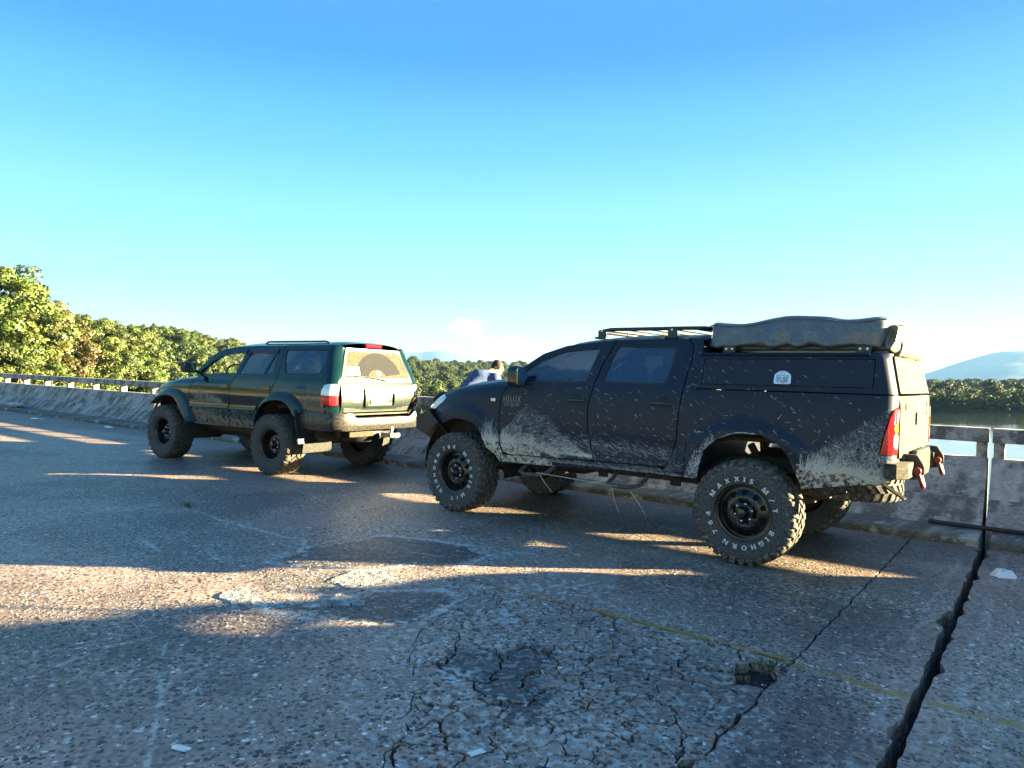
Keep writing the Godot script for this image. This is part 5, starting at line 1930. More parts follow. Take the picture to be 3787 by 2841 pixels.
# the folded tent on its rails, a thing of its own on the canopy
func truck_load(plain: Material) -> void:
	var xf := truck_at()
	var base := xf * at(0.28, 1.7, 0)
	var t := thing("roof_tent", "folded rooftop tent under a creased grey vinyl cover on the pickup's canopy", "roof tent", base)
	var top := pts([-0.7, 0.25, -0.67, 0.262, -0.45, 0.245, -0.22, 0.275, -0.02, 0.298, 0.22, 0.285, 0.4, 0.258, 0.62, 0.275, 0.74, 0.27, 0.82, 0.24])
	var low := pts([-0.7, 0.05, -0.62, 0.035, -0.4, 0.04, 0.2, 0.042, 0.45, 0.035, 0.6, 0.015, 0.72, -0.01, 0.78, 0.0])
	var f := FastNoiseLite.new()
	f.seed = 14
	f.frequency = 1.0
	f.fractal_octaves = 3
	f.fractal_type = FastNoiseLite.FRACTAL_RIDGED
	var g := FastNoiseLite.new()
	g.seed = 3
	g.frequency = 1.0
	g.fractal_octaves = 2
	var m := MB.new()
	m.grid(func(u: float, v: float) -> Vector3:
		var lx := lerpf(-1.0, 1.0, u)
		var x := lerpf(-0.745, 0.69, u)
		var a := v * TAU
		var e := 0.2
		var cy := signf(sin(a)) * pow(absf(sin(a)), e)
		var cz := signf(cos(a)) * pow(absf(cos(a)), e)
		var endk := pow(maxf(0.0, 1.0 - pow(absf(lx), 26.0)), 0.5)
		var hi := crv(top, x)
		var lo := crv(low, x)
		var y := lerpf(lo, hi, cy * 0.5 + 0.5)
		var z := cz * (0.655 - 0.02 * cy)
		var c := Vector3(x, (hi + lo) * 0.5, 0)
		var p := Vector3(x, lerpf(c.y, y, endk), z * endk)
		# creases hang in folds from the bound edges
		var s := y * 5.0 + x * 2.2
		var fold := f.get_noise_3d(x * 1.5 + y * 1.3, y * 1.9 - x * 0.5, z * 1.5) * 0.5 + f.get_noise_3d(x * 4.5 - y * 4.0, y * 2.0, z * 3.0 + 9.0) * 0.22
		var sag := g.get_noise_3d(x * 1.7, y * 2.5, z * 1.7)
		var low_k := 1.0 - smoothstep(0.03, 0.2, y)
		var pleat := 0.02 * sin(x * 19.0 + 2.5 * sin(x * 6.0) + y * 14.0) * low_k + 0.012 * absf(sin(x * 9.0 - y * 17.0 + z * 4.0 + 2.0 * g.get_noise_2d(x * 2.0, y * 3.0 + 20.0))) * (1.0 - smoothstep(0.14, 0.27, y))
		var out := Vector3(lx * pow(absf(lx), 8.0), cy * 0.6, cz).normalized()
		p += out * (fold * 0.015 + sag * 0.014 + pleat) * (1.0 if absf(lx) < 0.97 else 0.5)
		return p, 150, 130, Vector3(0.02, 0.14, 0))
	put("cover", m, mat("grey_vinyl", Color(0.12, 0.14, 0.165), 0.22, 0.0, 0.2, 3.0), t)
	for sd in [-1.0, 1.0]:
		m = MB.new()
		var seam := []
		for k in 30:
			var sx := lerpf(-0.7, 0.66, k / 29.0)
			seam.append(Vector3(sx, crv(top, sx) - 0.03, sd * 0.652))
		m.tube(seam, 0.006, 6)
		put("edge_piping", m, MAT.grey_vinyl, t)
	# the ladder bag and slack of the cover bulging over the rear, its sunlit tan painted into the colour
	m = MB.new()
	m.grid(func(u: float, v: float) -> Vector3:
		var a := u * TAU
		var b := (v - 0.5) * PI
		var p := Vector3(signf(cos(a)) * pow(absf(cos(a)), 0.7) * 0.075 * cos(b), signf(sin(a)) * pow(absf(sin(a)), 0.7) * 0.12 * pow(cos(b), 0.4), signf(sin(b)) * pow(absf(sin(b)), 0.6) * 0.6)
		var fold := f.get_noise_3d(p.x * 3.0 + 4, p.y * 2.0 + p.z * 1.5, p.z * 3.2)
		return Vector3(0.68, 0.095, -0.03) + p * (1.0 + fold * 0.2), 40, 70, Vector3(0.68, 0.095, -0.03))
	put("cover_skirt", m, mat("sunlit_vinyl", Color(0.22, 0.185, 0.12), 0.5, 0.0, 0.3, 3.0), t)
	m = MB.new()
	m.box(at(0.02, 0.035, 0), Vector3(1.34, 0.03, 1.22), 0.004)
	put("base_board", m, MAT.black_metal, t)
	for z in [0.45, -0.45]:
		m = MB.new()
		m.box(at(0.05, 0.012, z), Vector3(1.3, 0.02, 0.06), 0.003)
		put("rail", m, MAT.galvanised, t)
	for x in [-0.51, 0.52]:
		m = MB.new()
		m.box(at(x, 0.008, 0), Vector3(0.05, 0.012, 1.36), 0.002)
		put("crossbar", m, MAT.black_metal, t)
		for sd in [-1.0, 1.0]:
			m = MB.new()
			m.box(at(x, 0.02, sd * 0.69), Vector3(0.1, 0.055, 0.01), 0.003)
			m.box(at(x, -0.006, sd * 0.705), Vector3(0.1, 0.01, 0.04), 0.003)
			put("mounting_bracket", m, MAT.black_metal, t)
			for dx in [-0.025, 0.025]:
				m = MB.new()
				m.lathe(Transform3D(Basis(Vector3(1, 0, 0), Vector3(0, 0, sd), Vector3(0, -1, 0)), Vector3(x + dx, 0.025, sd * 0.695)), pts([0.01, 0.0, 0.01, 0.006, 0.0, 0.008]), 6)
				put("bolt", m, MAT.steel, t)


# ---------------------------------------------------------------- the estate-bodied four-wheel drives
const SSIDE := [0.55, 0.79, 0.65, 0.815, 0.8, 0.838, 1.0, 0.85, 1.15, 0.848, 1.28, 0.832, 1.34, 0.815, 1.5, 0.765, 1.7, 0.7, 1.82, 0.63]
const SHOOD := [-3.2, 1.1, -3.1, 1.145, -2.9, 1.195, -2.5, 1.255, -2.1, 1.292, -1.9, 1.305]
var sside: PackedVector2Array
var shood: PackedVector2Array


func suv_xc(y: float) -> float:
	return 0.97 - 0.12 * smoothstep(1.25, 1.8, y)


func suv_half(x: float, y: float) -> float:
	var w := crv(sside, y)
	if x < -2.4:
		w -= 0.1 * pow((-2.4 - x) / 0.8, 2.0)
	if x < -1.95:
		var h := crv(shood, x)
		if y > h - 0.11:
			var t := clampf((y - h + 0.11) / 0.11, 0.0, 1.0)
			w -= 0.09 * (1.0 - sqrt(maxf(0.0, 1.0 - t * t * 0.97)))
	# shoulder line along the doors
	w += 0.008 * smoothstep(1.235, 1.225, y) * smoothstep(0.95, 1.1, y)
	return w


func suv_side(p: Vector2, sd: float) -> Vector3:
	var xc := suv_xc(p.y)
	var r := 0.12
	if p.x <= xc:
		return Vector3(p.x, p.y, sd * suv_half(p.x, p.y))
	var a := (p.x - xc) / r
	var w := suv_half(xc, p.y)
	if a < PI / 2:
		return Vector3(xc + r * sin(a), p.y, sd * (w - r * (1.0 - cos(a))))
	return Vector3(xc + r, p.y, sd * (w - r - (p.x - xc - r * PI / 2)))


func suv_gate(p: Vector2) -> Vector3:
	return Vector3(suv_xc(p.y) + 0.12 + 0.018 * (1.0 - pow(p.x / 0.7, 2.0)) + 0.03 * (1.0 - pow(clampf((p.y - 1.1) / 0.2, -1.0, 1.0), 2.0)), p.y, p.x)


func suv_mud(paint: Color) -> Splash:
	var s := Splash.new(-3.3, 1.9, 4.6, 1.4, 1400, paint, 0.1, 91)
	var dry := Color(0.15, 0.125, 0.09).linear_to_srgb()
	var pale := Color(0.4, 0.38, 0.33).linear_to_srgb()
	var wet := Color(0.12, 0.075, 0.045).linear_to_srgb()
	var r := s.r
	s.solid(-2.1, -0.4, 0.58, 0.88, func(x: float, y: float) -> float:
		return minf(0.835 - 0.09 * smoothstep(-1.9, -1.1, x) - y, 0.06) * 6.0 - 0.16, dry, wet, 0.6, 0.2)
	for i in 700:
		var x := -2.05 + 1.6 * pow(r.randf(), 1.5)
		s.streak(Vector2(x, 0.64 + 0.2 * r.randf()), r.randf_range(-0.3, 0.7), r.randf_range(0.02, 0.06), r.randf_range(0.002, 0.004), dry, r.randf_range(0.4, 0.9))
	for i in 330:
		var u := r.randf()
		var x := -2.02 + u * 0.75
		s.streak(Vector2(x, 0.92 + 0.2 * r.randf() * (1.1 - u)), r.randf_range(0.4, 1.9), r.randf_range(0.02, 0.08), r.randf_range(0.0016, 0.003), pale, r.randf_range(0.3, 0.75))
	for i in 420:
		s.streak(Vector2(r.randf_range(0.5, 1.0), r.randf_range(0.9, 1.1)), r.randf_range(0.5, 2.4), r.randf_range(0.015, 0.05), 0.002, pale, r.randf_range(0.2, 0.6))
	for i in 190:
		s.streak(Vector2(r.randf_range(-0.1, 0.95), r.randf_range(1.1, 1.65)), r.randf_range(0, 3), r.randf_range(0.006, 0.02), 0.002, pale, r.randf_range(0.3, 0.8))
	return s


func suvs() -> void:
	sside = pts(SSIDE)
	shood = pts(SHOOD)
	var a := deg_to_rad(2.65)
	suv("dark green four-wheel drive estate on big mud tyres, parked ahead of the black pickup", DECK * at(-8.534 - 0.93 * sin(a), 0, -5.787 - 0.93 * cos(a), rot(Vector3.UP, 2.65)), true)
	suv("grey four-wheel drive estate with clear windows, next in line behind the black pickup", DECK * at(4.65, 0, -7.0), false)


func suv(label: String, xf: Transform3D, lifted: bool) -> void:
	var root := thing("off_road_car", label, "car", xf)
	var splash := suv_mud(Color(0.0025, 0.014, 0.017))
	var uvs := splash.uvs()
	var uvo := splash.uvo()
	var paint: StandardMaterial3D = splash.material("muddy_green") if lifted else mat("grey_paint", Color(0.12, 0.12, 0.13), 0.25)
	var body: StandardMaterial3D = mat("green_paint", Color(0.0025, 0.014, 0.017), 0.1) if lifted else paint
	var gate_paint: StandardMaterial3D = mat("dusty_green", Color(0.012, 0.027, 0.019), 0.3, 0.0, 0.5, 2.2) if lifted else paint
	if lifted:
		paint.metallic_specular = 0.5
	var pane: StandardMaterial3D = MAT.sky_tint
	var inside := Vector3(-0.9, 0.9, 0)
	var fwin := rounded(pts([-1.87, 1.335, -1.8, 1.42, -1.63, 1.55, -1.4, 1.655, -1.1, 1.695, -0.885, 1.69, -1.01, 1.345]), 0.03)
	var rwin := rounded(pts([-0.925, 1.352, -0.87, 1.5, -0.77, 1.7, -0.21, 1.7, -0.365, 1.36]), 0.02)
	var qwin := rounded(pts([-0.335, 1.37, -0.2, 1.665, -0.165, 1.62, -0.16, 1.38]), 0.02)
	var bwin := rounded(pts([0.0, 1.73, -0.005, 1.66, 0.06, 1.5, 0.11, 1.385, 0.73, 1.385, 0.83, 1.43, 0.865, 1.6, 0.865, 1.73]), 0.05)
	var fender := pts([-3.19, 0.9, -3.2, 1.05, -3.15, 1.11, -2.9, 1.19, -2.5, 1.252, -2.1, 1.29, -1.985, 1.3, -2.077, 1.19, -2.124, 1.02, -2.118, 0.86, -2.07, 0.7, -2.055, 0.62, -2.13, 0.63, -2.24, 0.77, -2.33, 0.9, -2.45, 0.985, -2.64, 1.01, -2.86, 0.99, -3.0, 0.9])
	var fdoor := pts([-1.975, 1.3, -2.067, 1.19, -2.114, 1.02, -2.108, 0.86, -2.06, 0.69, -2.03, 0.64, -1.05, 0.635, -1.08, 0.91, -1.06, 1.2, -0.98, 1.34, -0.91, 1.5, -0.79, 1.71, -0.755, 1.775, -1.1, 1.77, -1.45, 1.725, -1.7, 1.63, -1.9, 1.475, -2.0, 1.345])
	var rdoor := pts([-1.04, 0.635, -0.49, 0.635, -0.43, 0.8, -0.34, 0.93, -0.23, 1.02, -0.13, 1.115, -0.07, 1.27, -0.035, 1.42, -0.06, 1.778, -0.745, 1.778, -0.78, 1.71, -0.9, 1.5, -0.97, 1.34, -1.05, 1.2, -1.07, 0.91])
	var quarter := pts([-0.05, 1.785, -0.025, 1.42, -0.06, 1.27, -0.12, 1.11, -0.22, 1.01, -0.06, 1.03, 0.19, 1.04, 0.32, 0.97, 0.42, 0.89, 1.185, 0.89, 1.186, 0.995, 0.9, 0.995, 0.905, 1.18, 0.935, 1.26, 1.0, 1.28, 1.186, 1.28, 1.137, 1.5, 1.072, 1.75, 0.98, 1.79])
	var lamp := rounded(pts([0.906, 1.0, 0.912, 1.18, 0.942, 1.255, 1.0, 1.274, 1.18, 1.274, 1.18, 1.0]), 0.02)
	for sd in [1.0, -1.0]:
		var f := func(p: Vector2) -> Vector3: return suv_side(p, sd)
		var inset := func(d: float) -> Callable:
			return func(p: Vector2) -> Vector3: return suv_side(p, sd) - Vector3(0, 0, sd * d)
		for e in [["front_wing", fender, []], ["front_door", fdoor, [fwin]], ["rear_door", rdoor, [rwin, qwin]], ["quarter_panel", quarter, [bwin]]]:
			var m := MB.new()
			m.panel(e[1], e[2], f, inside, 0.06, 0.02, uvs, uvo)
			var o := put(e[0], m, paint, root)
			for h in e[2]:
				if e[0] != "front_door":
					m = MB.new()
					m.panel(grown(h, -0.01), [], inset.call(0.01), inside, 0.12, 0.0)
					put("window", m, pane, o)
				m = MB.new()
				m.panel(grown(h, 0.003), [grown(h, -0.014)], inset.call(0.004), inside, 0.08, 0.02)
				put("window_seal", m, MAT.seal, o)
			if e[0] == "front_wing":
				continue
			if e[0] == "quarter_panel":
				m = MB.new()
				var ff := rounded(pts([0.38, 1.105, 0.6, 1.105, 0.6, 1.23, 0.4, 1.23]), 0.03)
				if sd > 0:
					m.panel(ff, [], inset.call(-0.003), inside, 0.06, 0.006, uvs, uvo)
					put("filler_flap", m, paint, o)
				continue
			var hx := -1.2 if e[0] == "front_door" else -0.235
			m = MB.new()
			m.box(at(hx, 1.18, sd * (suv_half(hx, 1.17) + 0.004)), Vector3(0.2, 0.062, 0.02), 0.008)
			put("handle_frame", m, body, o)
			m = MB.new()
			m.box(at(hx, 1.165, sd * (suv_half(hx, 1.17) + 0.012)), Vector3(0.14, 0.026, 0.012), 0.004)
			put("handle", m, MAT.gloss_trim, o)
			# rubbing strip and the visor over the glass
			var x0 := -2.075 if e[0] == "front_door" else -1.055
			var x1 := -1.085 if e[0] == "front_door" else -0.46
			m = MB.new()
			m.panel(pts([x0, 0.85, x1, 0.86, x1 + (0.0 if e[0] == "front_door" else 0.03), 0.925, x0, 0.915]), [], func(p: Vector2) -> Vector3: return suv_side(p, sd) + Vector3(0, 0, sd * (0.014 + 0.3 * maxf(0.0, 0.9 - p.y))), inside, 0.1, 0.03)
			put("rubbing_strip", m, body, o)
			m = MB.new()
			var vis := pts([-1.85, 1.4, -1.62, 1.585, -1.4, 1.68, -1.1, 1.725, -0.86, 1.725, -0.87, 1.672, -1.1, 1.665, -1.4, 1.625, -1.6, 1.535, -1.83, 1.375]) if e[0] == "front_door" else pts([-0.795, 1.66, -0.775, 1.735, -0.16, 1.735, -0.165, 1.675, -0.74, 1.68])
			m.panel(vis, [], func(p: Vector2) -> Vector3: return suv_side(p, sd) + Vector3(0, 0, sd * (0.012 + 0.1 * (1.74 - p.y))), inside, 0.08, 0.015)
			put("wind_deflector", m, mat("smoked", Color(0.012, 0.012, 0.014), 0.12), o)
		# sill
		var m2 := MB.new()
		m2.panel(pts([-2.06, 0.63, -0.47, 0.63, -0.47, 0.6, -2.04, 0.575]), [], f, inside, 0.1, 0.06, uvs, uvo)
		put("sill", m2, paint, root)
		# flared arches
		for e in [[[-3.16, 0.86, -3.02, 0.97, -2.9, 1.055, -2.72, 1.105, -2.45, 1.108, -2.25, 1.055, -2.13, 0.94, -2.04, 0.79, -1.95, 0.62], [-3.08, 0.84, -2.97, 0.91, -2.86, 0.965, -2.66, 0.99, -2.46, 0.965, -2.34, 0.89, -2.25, 0.77, -2.15, 0.66, -2.06, 0.61]], [[-0.47, 0.66, -0.42, 0.82, -0.33, 0.965, -0.17, 1.075, 0.03, 1.135, 0.24, 1.14, 0.39, 1.095, 0.5, 1.01, 0.56, 0.9], [-0.395, 0.65, -0.365, 0.79, -0.3, 0.895, -0.18, 0.98, -0.01, 1.015, 0.17, 1.015, 0.29, 0.97, 0.37, 0.9, 0.43, 0.82]]]:
			var po := pts(e[0])
			var pi := pts(e[1])
			var line := func(q: PackedVector2Array, u: float) -> Vector2:
				var k := clampf(u, 0, 1) * (q.size() - 1)
				var i := mini(int(k), q.size() - 2)
				return q[maxi(i - 1, 0)].cubic_interpolate(q[i], q[i + 1], q[mini(i + 2, q.size() - 1)], 0.0) if false else q[i].cubic_interpolate(q[i + 1], q[maxi(i - 1, 0)], q[mini(i + 2, q.size() - 1)], k - i)
			m2 = MB.new()
			m2.grid(func(u: float, v: float) -> Vector3:
				var o: Vector2 = line.call(po, u)
				var i: Vector2 = line.call(pi, u)
				var base := suv_half(maxf(o.x, -3.0), o.y)
				if v < 0.7:
					var t := v / 0.7
					var p := o.lerp(i, t)
					return Vector3(p.x, p.y, sd * lerpf(base - 0.004, 0.925, pow(t, 0.45)))
				var t2 := (v - 0.7) / 0.3
				return Vector3(i.x, i.y, sd * lerpf(0.925, 0.8, t2)), 30, 12, Vector3((po[0].x + po[8].x) * 0.5, 0.6, 0.0))
			put("wheel_arch_flare", m2, body, root)
			var c := -2.675 if e[0][0] < -2 else 0.0
			m2 = MB.new()
			m2.grid(func(u: float, v: float) -> Vector3:
				var an := lerpf(-0.25, PI + 0.25, u)
				return Vector3(c + 0.02 + cos(an) * 0.55, 0.47 + sin(an) * 0.53, sd * lerpf(0.35, 0.84, v)), 18, 2, Vector3(c, 3.0, 0))
			put("inner_wing", m2, MAT.chassis, root)
		# tail lamp: clear above, red below
		for e in [[1.0, 1.125, MAT.red_lens, "red_lens"], [1.125, 1.28, MAT.clear_lens, "clear_lens"]]:
			var part := Geometry2D.intersect_polygons(lamp, pts([0.8, e[0], 1.3, e[0], 1.3, e[1], 0.8, e[1]]))
			m2 = MB.new()
			m2.panel(part[0], [], func(p: Vector2) -> Vector3: return suv_side(p, sd) + Vector3(0.5, 0, 0.8 * sd) * 0.008, inside, 0.04, 0.02)
			put(e[3], m2, e[2], root)
		# corner of the front: head lamp
		m2 = MB.new()
		m2.panel(rounded(pts([-3.3, 0.95, -3.16, 0.95, -3.14, 1.07, -3.3, 1.06]), 0.02), [], f, inside, 0.05, 0.03)
		put("head_lamp", m2, MAT.clear_lens, root)
		# mirror
		m2 = MB.new()
		var mc := Vector3(-1.96, 1.44, sd * 0.96)
		m2.grid(func(u: float, v: float) -> Vector3:
			var an := u * TAU
			var b := (v - 0.5) * PI
			return mc + Vector3(signf(sin(b)) * pow(absf(sin(b)), 0.6) * 0.05, signf(sin(an)) * pow(absf(sin(an)), 0.55) * pow(cos(b), 0.5) * 0.082, signf(cos(an)) * pow(absf(cos(an)), 0.55) * pow(cos(b), 0.5) * 0.115), 24, 10, mc)
		m2.tube([mc + Vector3(0.0, -0.03, -sd * 0.08), mc + Vector3(0.0, -0.07, -sd * 0.16)], 0.022, 8)
		var mir := put("door_mirror", m2, MAT.black_plastic, root)
		m2 = MB.new()
		m2.extrude(Transform3D(Basis(Vector3(0, 0, 1), Vector3(0, 1, 0), Vector3(1, 0, 0)), mc + Vector3(0.045, 0, 0)), rounded(pts([-0.095, -0.065, 0.095, -0.065, 0.095, 0.065, -0.095, 0.065]), 0.03), 0.0, 0.008)
		put("mirror_glass", m2, MAT.mirror_glass, mir)
		# roof rail
		m2 = MB.new()
		m2.tube([Vector3(-0.72, 1.822, sd * 0.5), Vector3(-0.66, 1.844, sd * 0.5), Vector3(0.58, 1.846, sd * 0.5), Vector3(0.66, 1.822, sd * 0.5)], 0.013, 8)
		put("roof_rail", m2, MAT.black_plastic, root)
		# mud flap with its bright steel weight
		m2 = MB.new()
		m2.box(at(0.53, 0.69, sd * 0.79, rot(Vector3(0, 0, 1), 12)), Vector3(0.014, 0.46, 0.3), 0.004)
		var fl := put("mud_flap", m2, MAT.rubber, root)
		m2 = MB.new()
		m2.box(at(0.565, 0.5, sd * 0.8, rot(Vector3(0, 0, 1), 12)), Vector3(0.012, 0.06, 0.28), 0.003)
		put("flap_weight", m2, mat("dusty_steel", Color(0.45, 0.42, 0.36), 0.7), fl)
	suv_shell(root, body, gate_paint, pane, lifted)
	var R := 0.42 if lifted else 0.36
	var kit := {}
	kit.tyre = tyre_mesh(R, 0.158, 0.222 if lifted else 0.2, 26, 8)
	kit.tyre_mat = mat("mud_tyre_tan", Color(0.075, 0.079, 0.087), 0.8, 0.0, 0.4, 4.0)
	kit.tread_mat = mat("tan_tread", Color(0.15, 0.13, 0.1), 0.9, 0.0, 0.75, 3.4)
	kit.merge(rim_meshes(0.23 if lifted else 0.206, 0.158, 0.1, 8, 6))
	kit.rim_mat = MAT.rim_black
	kit.nut_mat = MAT.chrome
	var lip := MB.new()
	var ring := []
	for k in 48:
		ring.append(Vector3(cos(TAU * k / 48) * 0.231, sin(TAU * k / 48) * 0.231, 0.1325))
	lip.tube(ring, 0.0045, 6, true)
	if lifted:
		kit.lip = lip.mesh()
		kit.lip_mat = mat("worn_red_edge", Color(0.16, 0.055, 0.05), 0.6, 0.0, 0.6, 5.0)
	for e in [[0.0, 1, 15], [-2.675, 1, 40], [0.0, -1, 5], [-2.675, -1, 70]]:
		add_wheel(root, kit, Vector3(e[0], R - 0.006, 0.81 * e[1]), e[2], e[1])
	if not lifted:
		for c in root.get_children():
			if not String(c.name).begins_with("wheel") or String(c.name).begins_with("wheel_arch"):
				c.position.y -= 0.1
		var m3 := MB.new()
		m3.tube([Vector3(-3.3, 0.7, 0.66), Vector3(-3.3, 1.4, 0.66), Vector3(-3.3, 2.2, 0.66)], 0.014, 6)
		put("aerial", m3, MAT.black_metal, root)


func suv_shell(root: Node3D, body: Material, gate_paint: Material, pane: Material, lifted: bool) -> void:
	var inside := Vector3(-0.9, 0.9, 0)
	var m := MB.new()
	m.grid(func(u: float, v: float) -> Vector3:
		var s := v * 2 - 1
		var x := lerpf(-3.17, -1.96, u)
		var w := suv_half(x, crv(shood, x)) - 0.003
		return Vector3(x - 0.1 * (1 - u) * (1 - s * s) - 0.1 * u * (1 - s * s), crv(shood, x) + 0.05 * (1.0 - pow(absf(s), 2.6)), s * w), 20, 24, inside)
	put("bonnet", m, body, root)
	var ws := func(u: float, v: float) -> Vector3:
		var s := v * 2 - 1
		return Vector3(lerpf(-2.14, -1.46, u) + 0.11 * s * s, lerpf(1.345, 1.79, u) - 0.05 * u * s * s, s * lerpf(0.725, 0.59, u))
	m = MB.new()
	m.grid(ws, 8, 12, inside)
	put("windscreen", m, MAT.clear, root)
	var edge := pts([-1.985, 1.3, -2.01, 1.345, -1.9, 1.475, -1.7, 1.63, -1.45, 1.725])
	var dl := [0.0, 0.06, 0.3, 0.68, 1.0]
	for sd in [1.0, -1.0]:
		m = MB.new()
		for i in 4:
			for k in 4:
				var a0 := suv_side(edge[i].lerp(edge[i + 1], k / 4.0), sd)
				var a1 := suv_side(edge[i].lerp(edge[i + 1], (k + 1) / 4.0), sd)
				var b0: Vector3 = ws.call(lerpf(dl[i], dl[i + 1], k / 4.0), 1.0 if sd > 0 else 0.0)
				var b1: Vector3 = ws.call(lerpf(dl[i], dl[i + 1], (k + 1) / 4.0), 1.0 if sd > 0 else 0.0)
				m.face([a0, a1, b1, b0], a0 - inside)
		put("front_pillar", m, body, root)
	m = MB.new()
	var eave := pts([-1.48, 1.715, -1.3, 1.745, -1.1, 1.768, -0.75, 1.776, 0.0, 1.78, 0.7, 1.785, 0.97, 1.77])
	m.grid(func(u: float, v: float) -> Vector3:
		var s := v * 2 - 1
		var x := lerpf(-1.46, 0.965, u)
		var y := crv(eave, x)
		return Vector3(x + 0.11 * (1 - u) * s * s - 0.05 * smoothstep(0.9, 1.0, u) * s * s, y + 0.075 * (1.0 - pow(absf(s), 3.0)) * (1.0 - 0.2 * smoothstep(0.9, 1.0, u)), s * (suv_half(x, y) - 0.06 * smoothstep(0.92, 1.0, u))), 26, 24, inside)
	put("roof", m, body, root)
	# lift gate with its window
	var gate := pts([-0.685, 0.9, 0.685, 0.9, 0.685, 1.28, 0.61, 1.5, 0.5, 1.755, -0.5, 1.755, -0.61, 1.5, -0.685, 1.28])
	var gwin := rounded(pts([-0.63, 1.345, 0.63, 1.345, 0.61, 1.42, 0.5, 1.715, 0.42, 1.73, -0.42, 1.73, -0.5, 1.715, -0.61, 1.42]), 0.03)
	m = MB.new()
	m.panel(gate, [gwin], suv_gate, inside, 0.045, 0.02)
	var g := put("lift_gate", m, gate_paint, root)
	m = MB.new()
	m.panel(grown(gwin, -0.008), [], func(p: Vector2) -> Vector3: return suv_gate(p) - Vector3(0.012, 0, 0), inside, 0.1, 0.0)
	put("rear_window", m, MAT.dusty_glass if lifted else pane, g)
	m = MB.new()
	m.panel(grown(gwin, 0.003), [grown(gwin, -0.018)], func(p: Vector2) -> Vector3: return suv_gate(p) - Vector3(0.004, 0, 0), inside, 0.08, 0.02)
	put("window_seal", m, MAT.seal, g)
	if lifted:
		# the dust the wiper never reaches
		var fan := PackedVector2Array([Vector2(0.1, 1.36)])
		for k in 25:
			var a := deg_to_rad(lerpf(10.0, 176.0, k / 24.0))
			fan.append(Vector2(-0.03 - cos(a) * 0.42, 1.36 + sin(a) * 0.345))
		var low := PackedVector2Array([Vector2(-0.2, 1.36)])
		for k in 13:
			var a := PI * k / 12.0
			low.append(Vector2(0.02 - cos(a) * 0.17, 1.352 + sin(a) * 0.12))
		var film := []
		for q in Geometry2D.clip_polygons(grown(gwin, -0.022), fan):
			film.append(q)
		for q in Geometry2D.intersect_polygons(low, grown(gwin, -0.022)):
			film.append(q)
		for q in film:
			if Geometry2D.is_polygon_clockwise(q):
				continue
			m = MB.new()
			m.panel(q, [], func(p: Vector2) -> Vector3: return suv_gate(p) - Vector3(0.0095, 0, 0), inside, 0.1, 0.0)
			put("dust_film", m, MAT.dust, g)
		m = MB.new()
		m.panel(pts([0.33, 1.4, 0.57, 1.395, 0.56, 1.5, 0.33, 1.51]), [], func(p: Vector2) -> Vector3: return suv_gate(p) - Vector3(0.008, 0, 0), inside, 0.2, 0.0)
		put("paper_notice", m, MAT.white_paper, g)
		m = MB.new()
		var disc := PackedVector2Array()
		for k in 20:
			disc.append(Vector2(-0.02 + cos(TAU * k / 20) * 0.04, 1.425 + sin(TAU * k / 20) * 0.04))
		m.panel(disc, [], func(p: Vector2) -> Vector3: return suv_gate(p) - Vector3(0.008, 0, 0), inside, 0.2, 0.0)
		put("round_sticker", m, mat("green_sticker", Color(0.06, 0.4, 0.12), 0.6), g)
		m = MB.new()
		var shield := rounded(pts([-0.5, 1.23, -0.4, 1.23, -0.405, 1.11, -0.45, 1.075, -0.495, 1.11]), 0.015)
		m.panel(shield, [grown(shield, -0.01)], func(p: Vector2) -> Vector3: return suv_gate(p) + Vector3(0.002, 0, 0), inside, 0.2, 0.0)
		m.panel(grown(shield, -0.022), [], func(p: Vector2) -> Vector3: return suv_gate(p) + Vector3(0.002, 0, 0), inside, 0.2, 0.0)
		put("shield_sticker", m, MAT.white_paper, g)
		m = MB.new()
		var rr := RandomNumberGenerator.new()
		rr.seed = 4
		for k in 9:
			var c := Vector2(0.42 + rr.randf_range(-0.06, 0.06), 1.12 + rr.randf_range(-0.05, 0.07))
			var q := PackedVector2Array()
			for j in 7:
				q.append(c + Vector2(cos(TAU * j / 7), sin(TAU * j / 7)) * rr.randf_range(0.01, 0.03))
			m.panel(q, [], func(p: Vector2) -> Vector3: return suv_gate(p) + Vector3(0.002 + k * 0.0004, 0, 0), inside, 0.2, 0.0)
		m.panel(pts([0.35, 1.03, 0.49, 1.03, 0.49, 1.055, 0.35, 1.055]), [], func(p: Vector2) -> Vector3: return suv_gate(p) + Vector3(0.002, 0, 0), inside, 0.2, 0.0)
		var st := put("worn_sticker", m, mat("sticker_grey", Color(0.3, 0.29, 0.27), 0.7, 0.0, 0.7, 9.0), g)
		st.set_meta("kind", "stuff")
	# wiper
	m = MB.new()
	m.tube([suv_gate(Vector2(-0.12, 1.315)) + Vector3(0.01, 0, 0), suv_gate(Vector2(-0.1, 1.33)) + Vector3(0.035, 0, 0), suv_gate(Vector2(0.2, 1.375)) + Vector3(0.03, 0, 0), suv_gate(Vector2(0.24, 1.36)) + Vector3(0.015, 0, 0)], 0.008, 6)
	m.tube([suv_gate(Vector2(0.02, 1.36)) + Vector3(0.008, 0, 0), suv_gate(Vector2(0.42, 1.385)) + Vector3(0.008, 0, 0)], 0.006, 6)
	put("rear_wiper", m, MAT.black_plastic, g)
	# number plate in its surround
	m = MB.new()
	var so := rounded(pts([-0.3, 0.965, 0.3, 0.965, 0.3, 1.225, -0.3, 1.225]), 0.035)
	var si := rounded(pts([-0.25, 0.985, 0.25, 0.985, 0.25, 1.15, -0.25, 1.15]), 0.02)
	m.panel(so, [si], func(p: Vector2) -> Vector3: return suv_gate(p) + Vector3(0.028, 0, 0), inside, 0.08, 0.035)
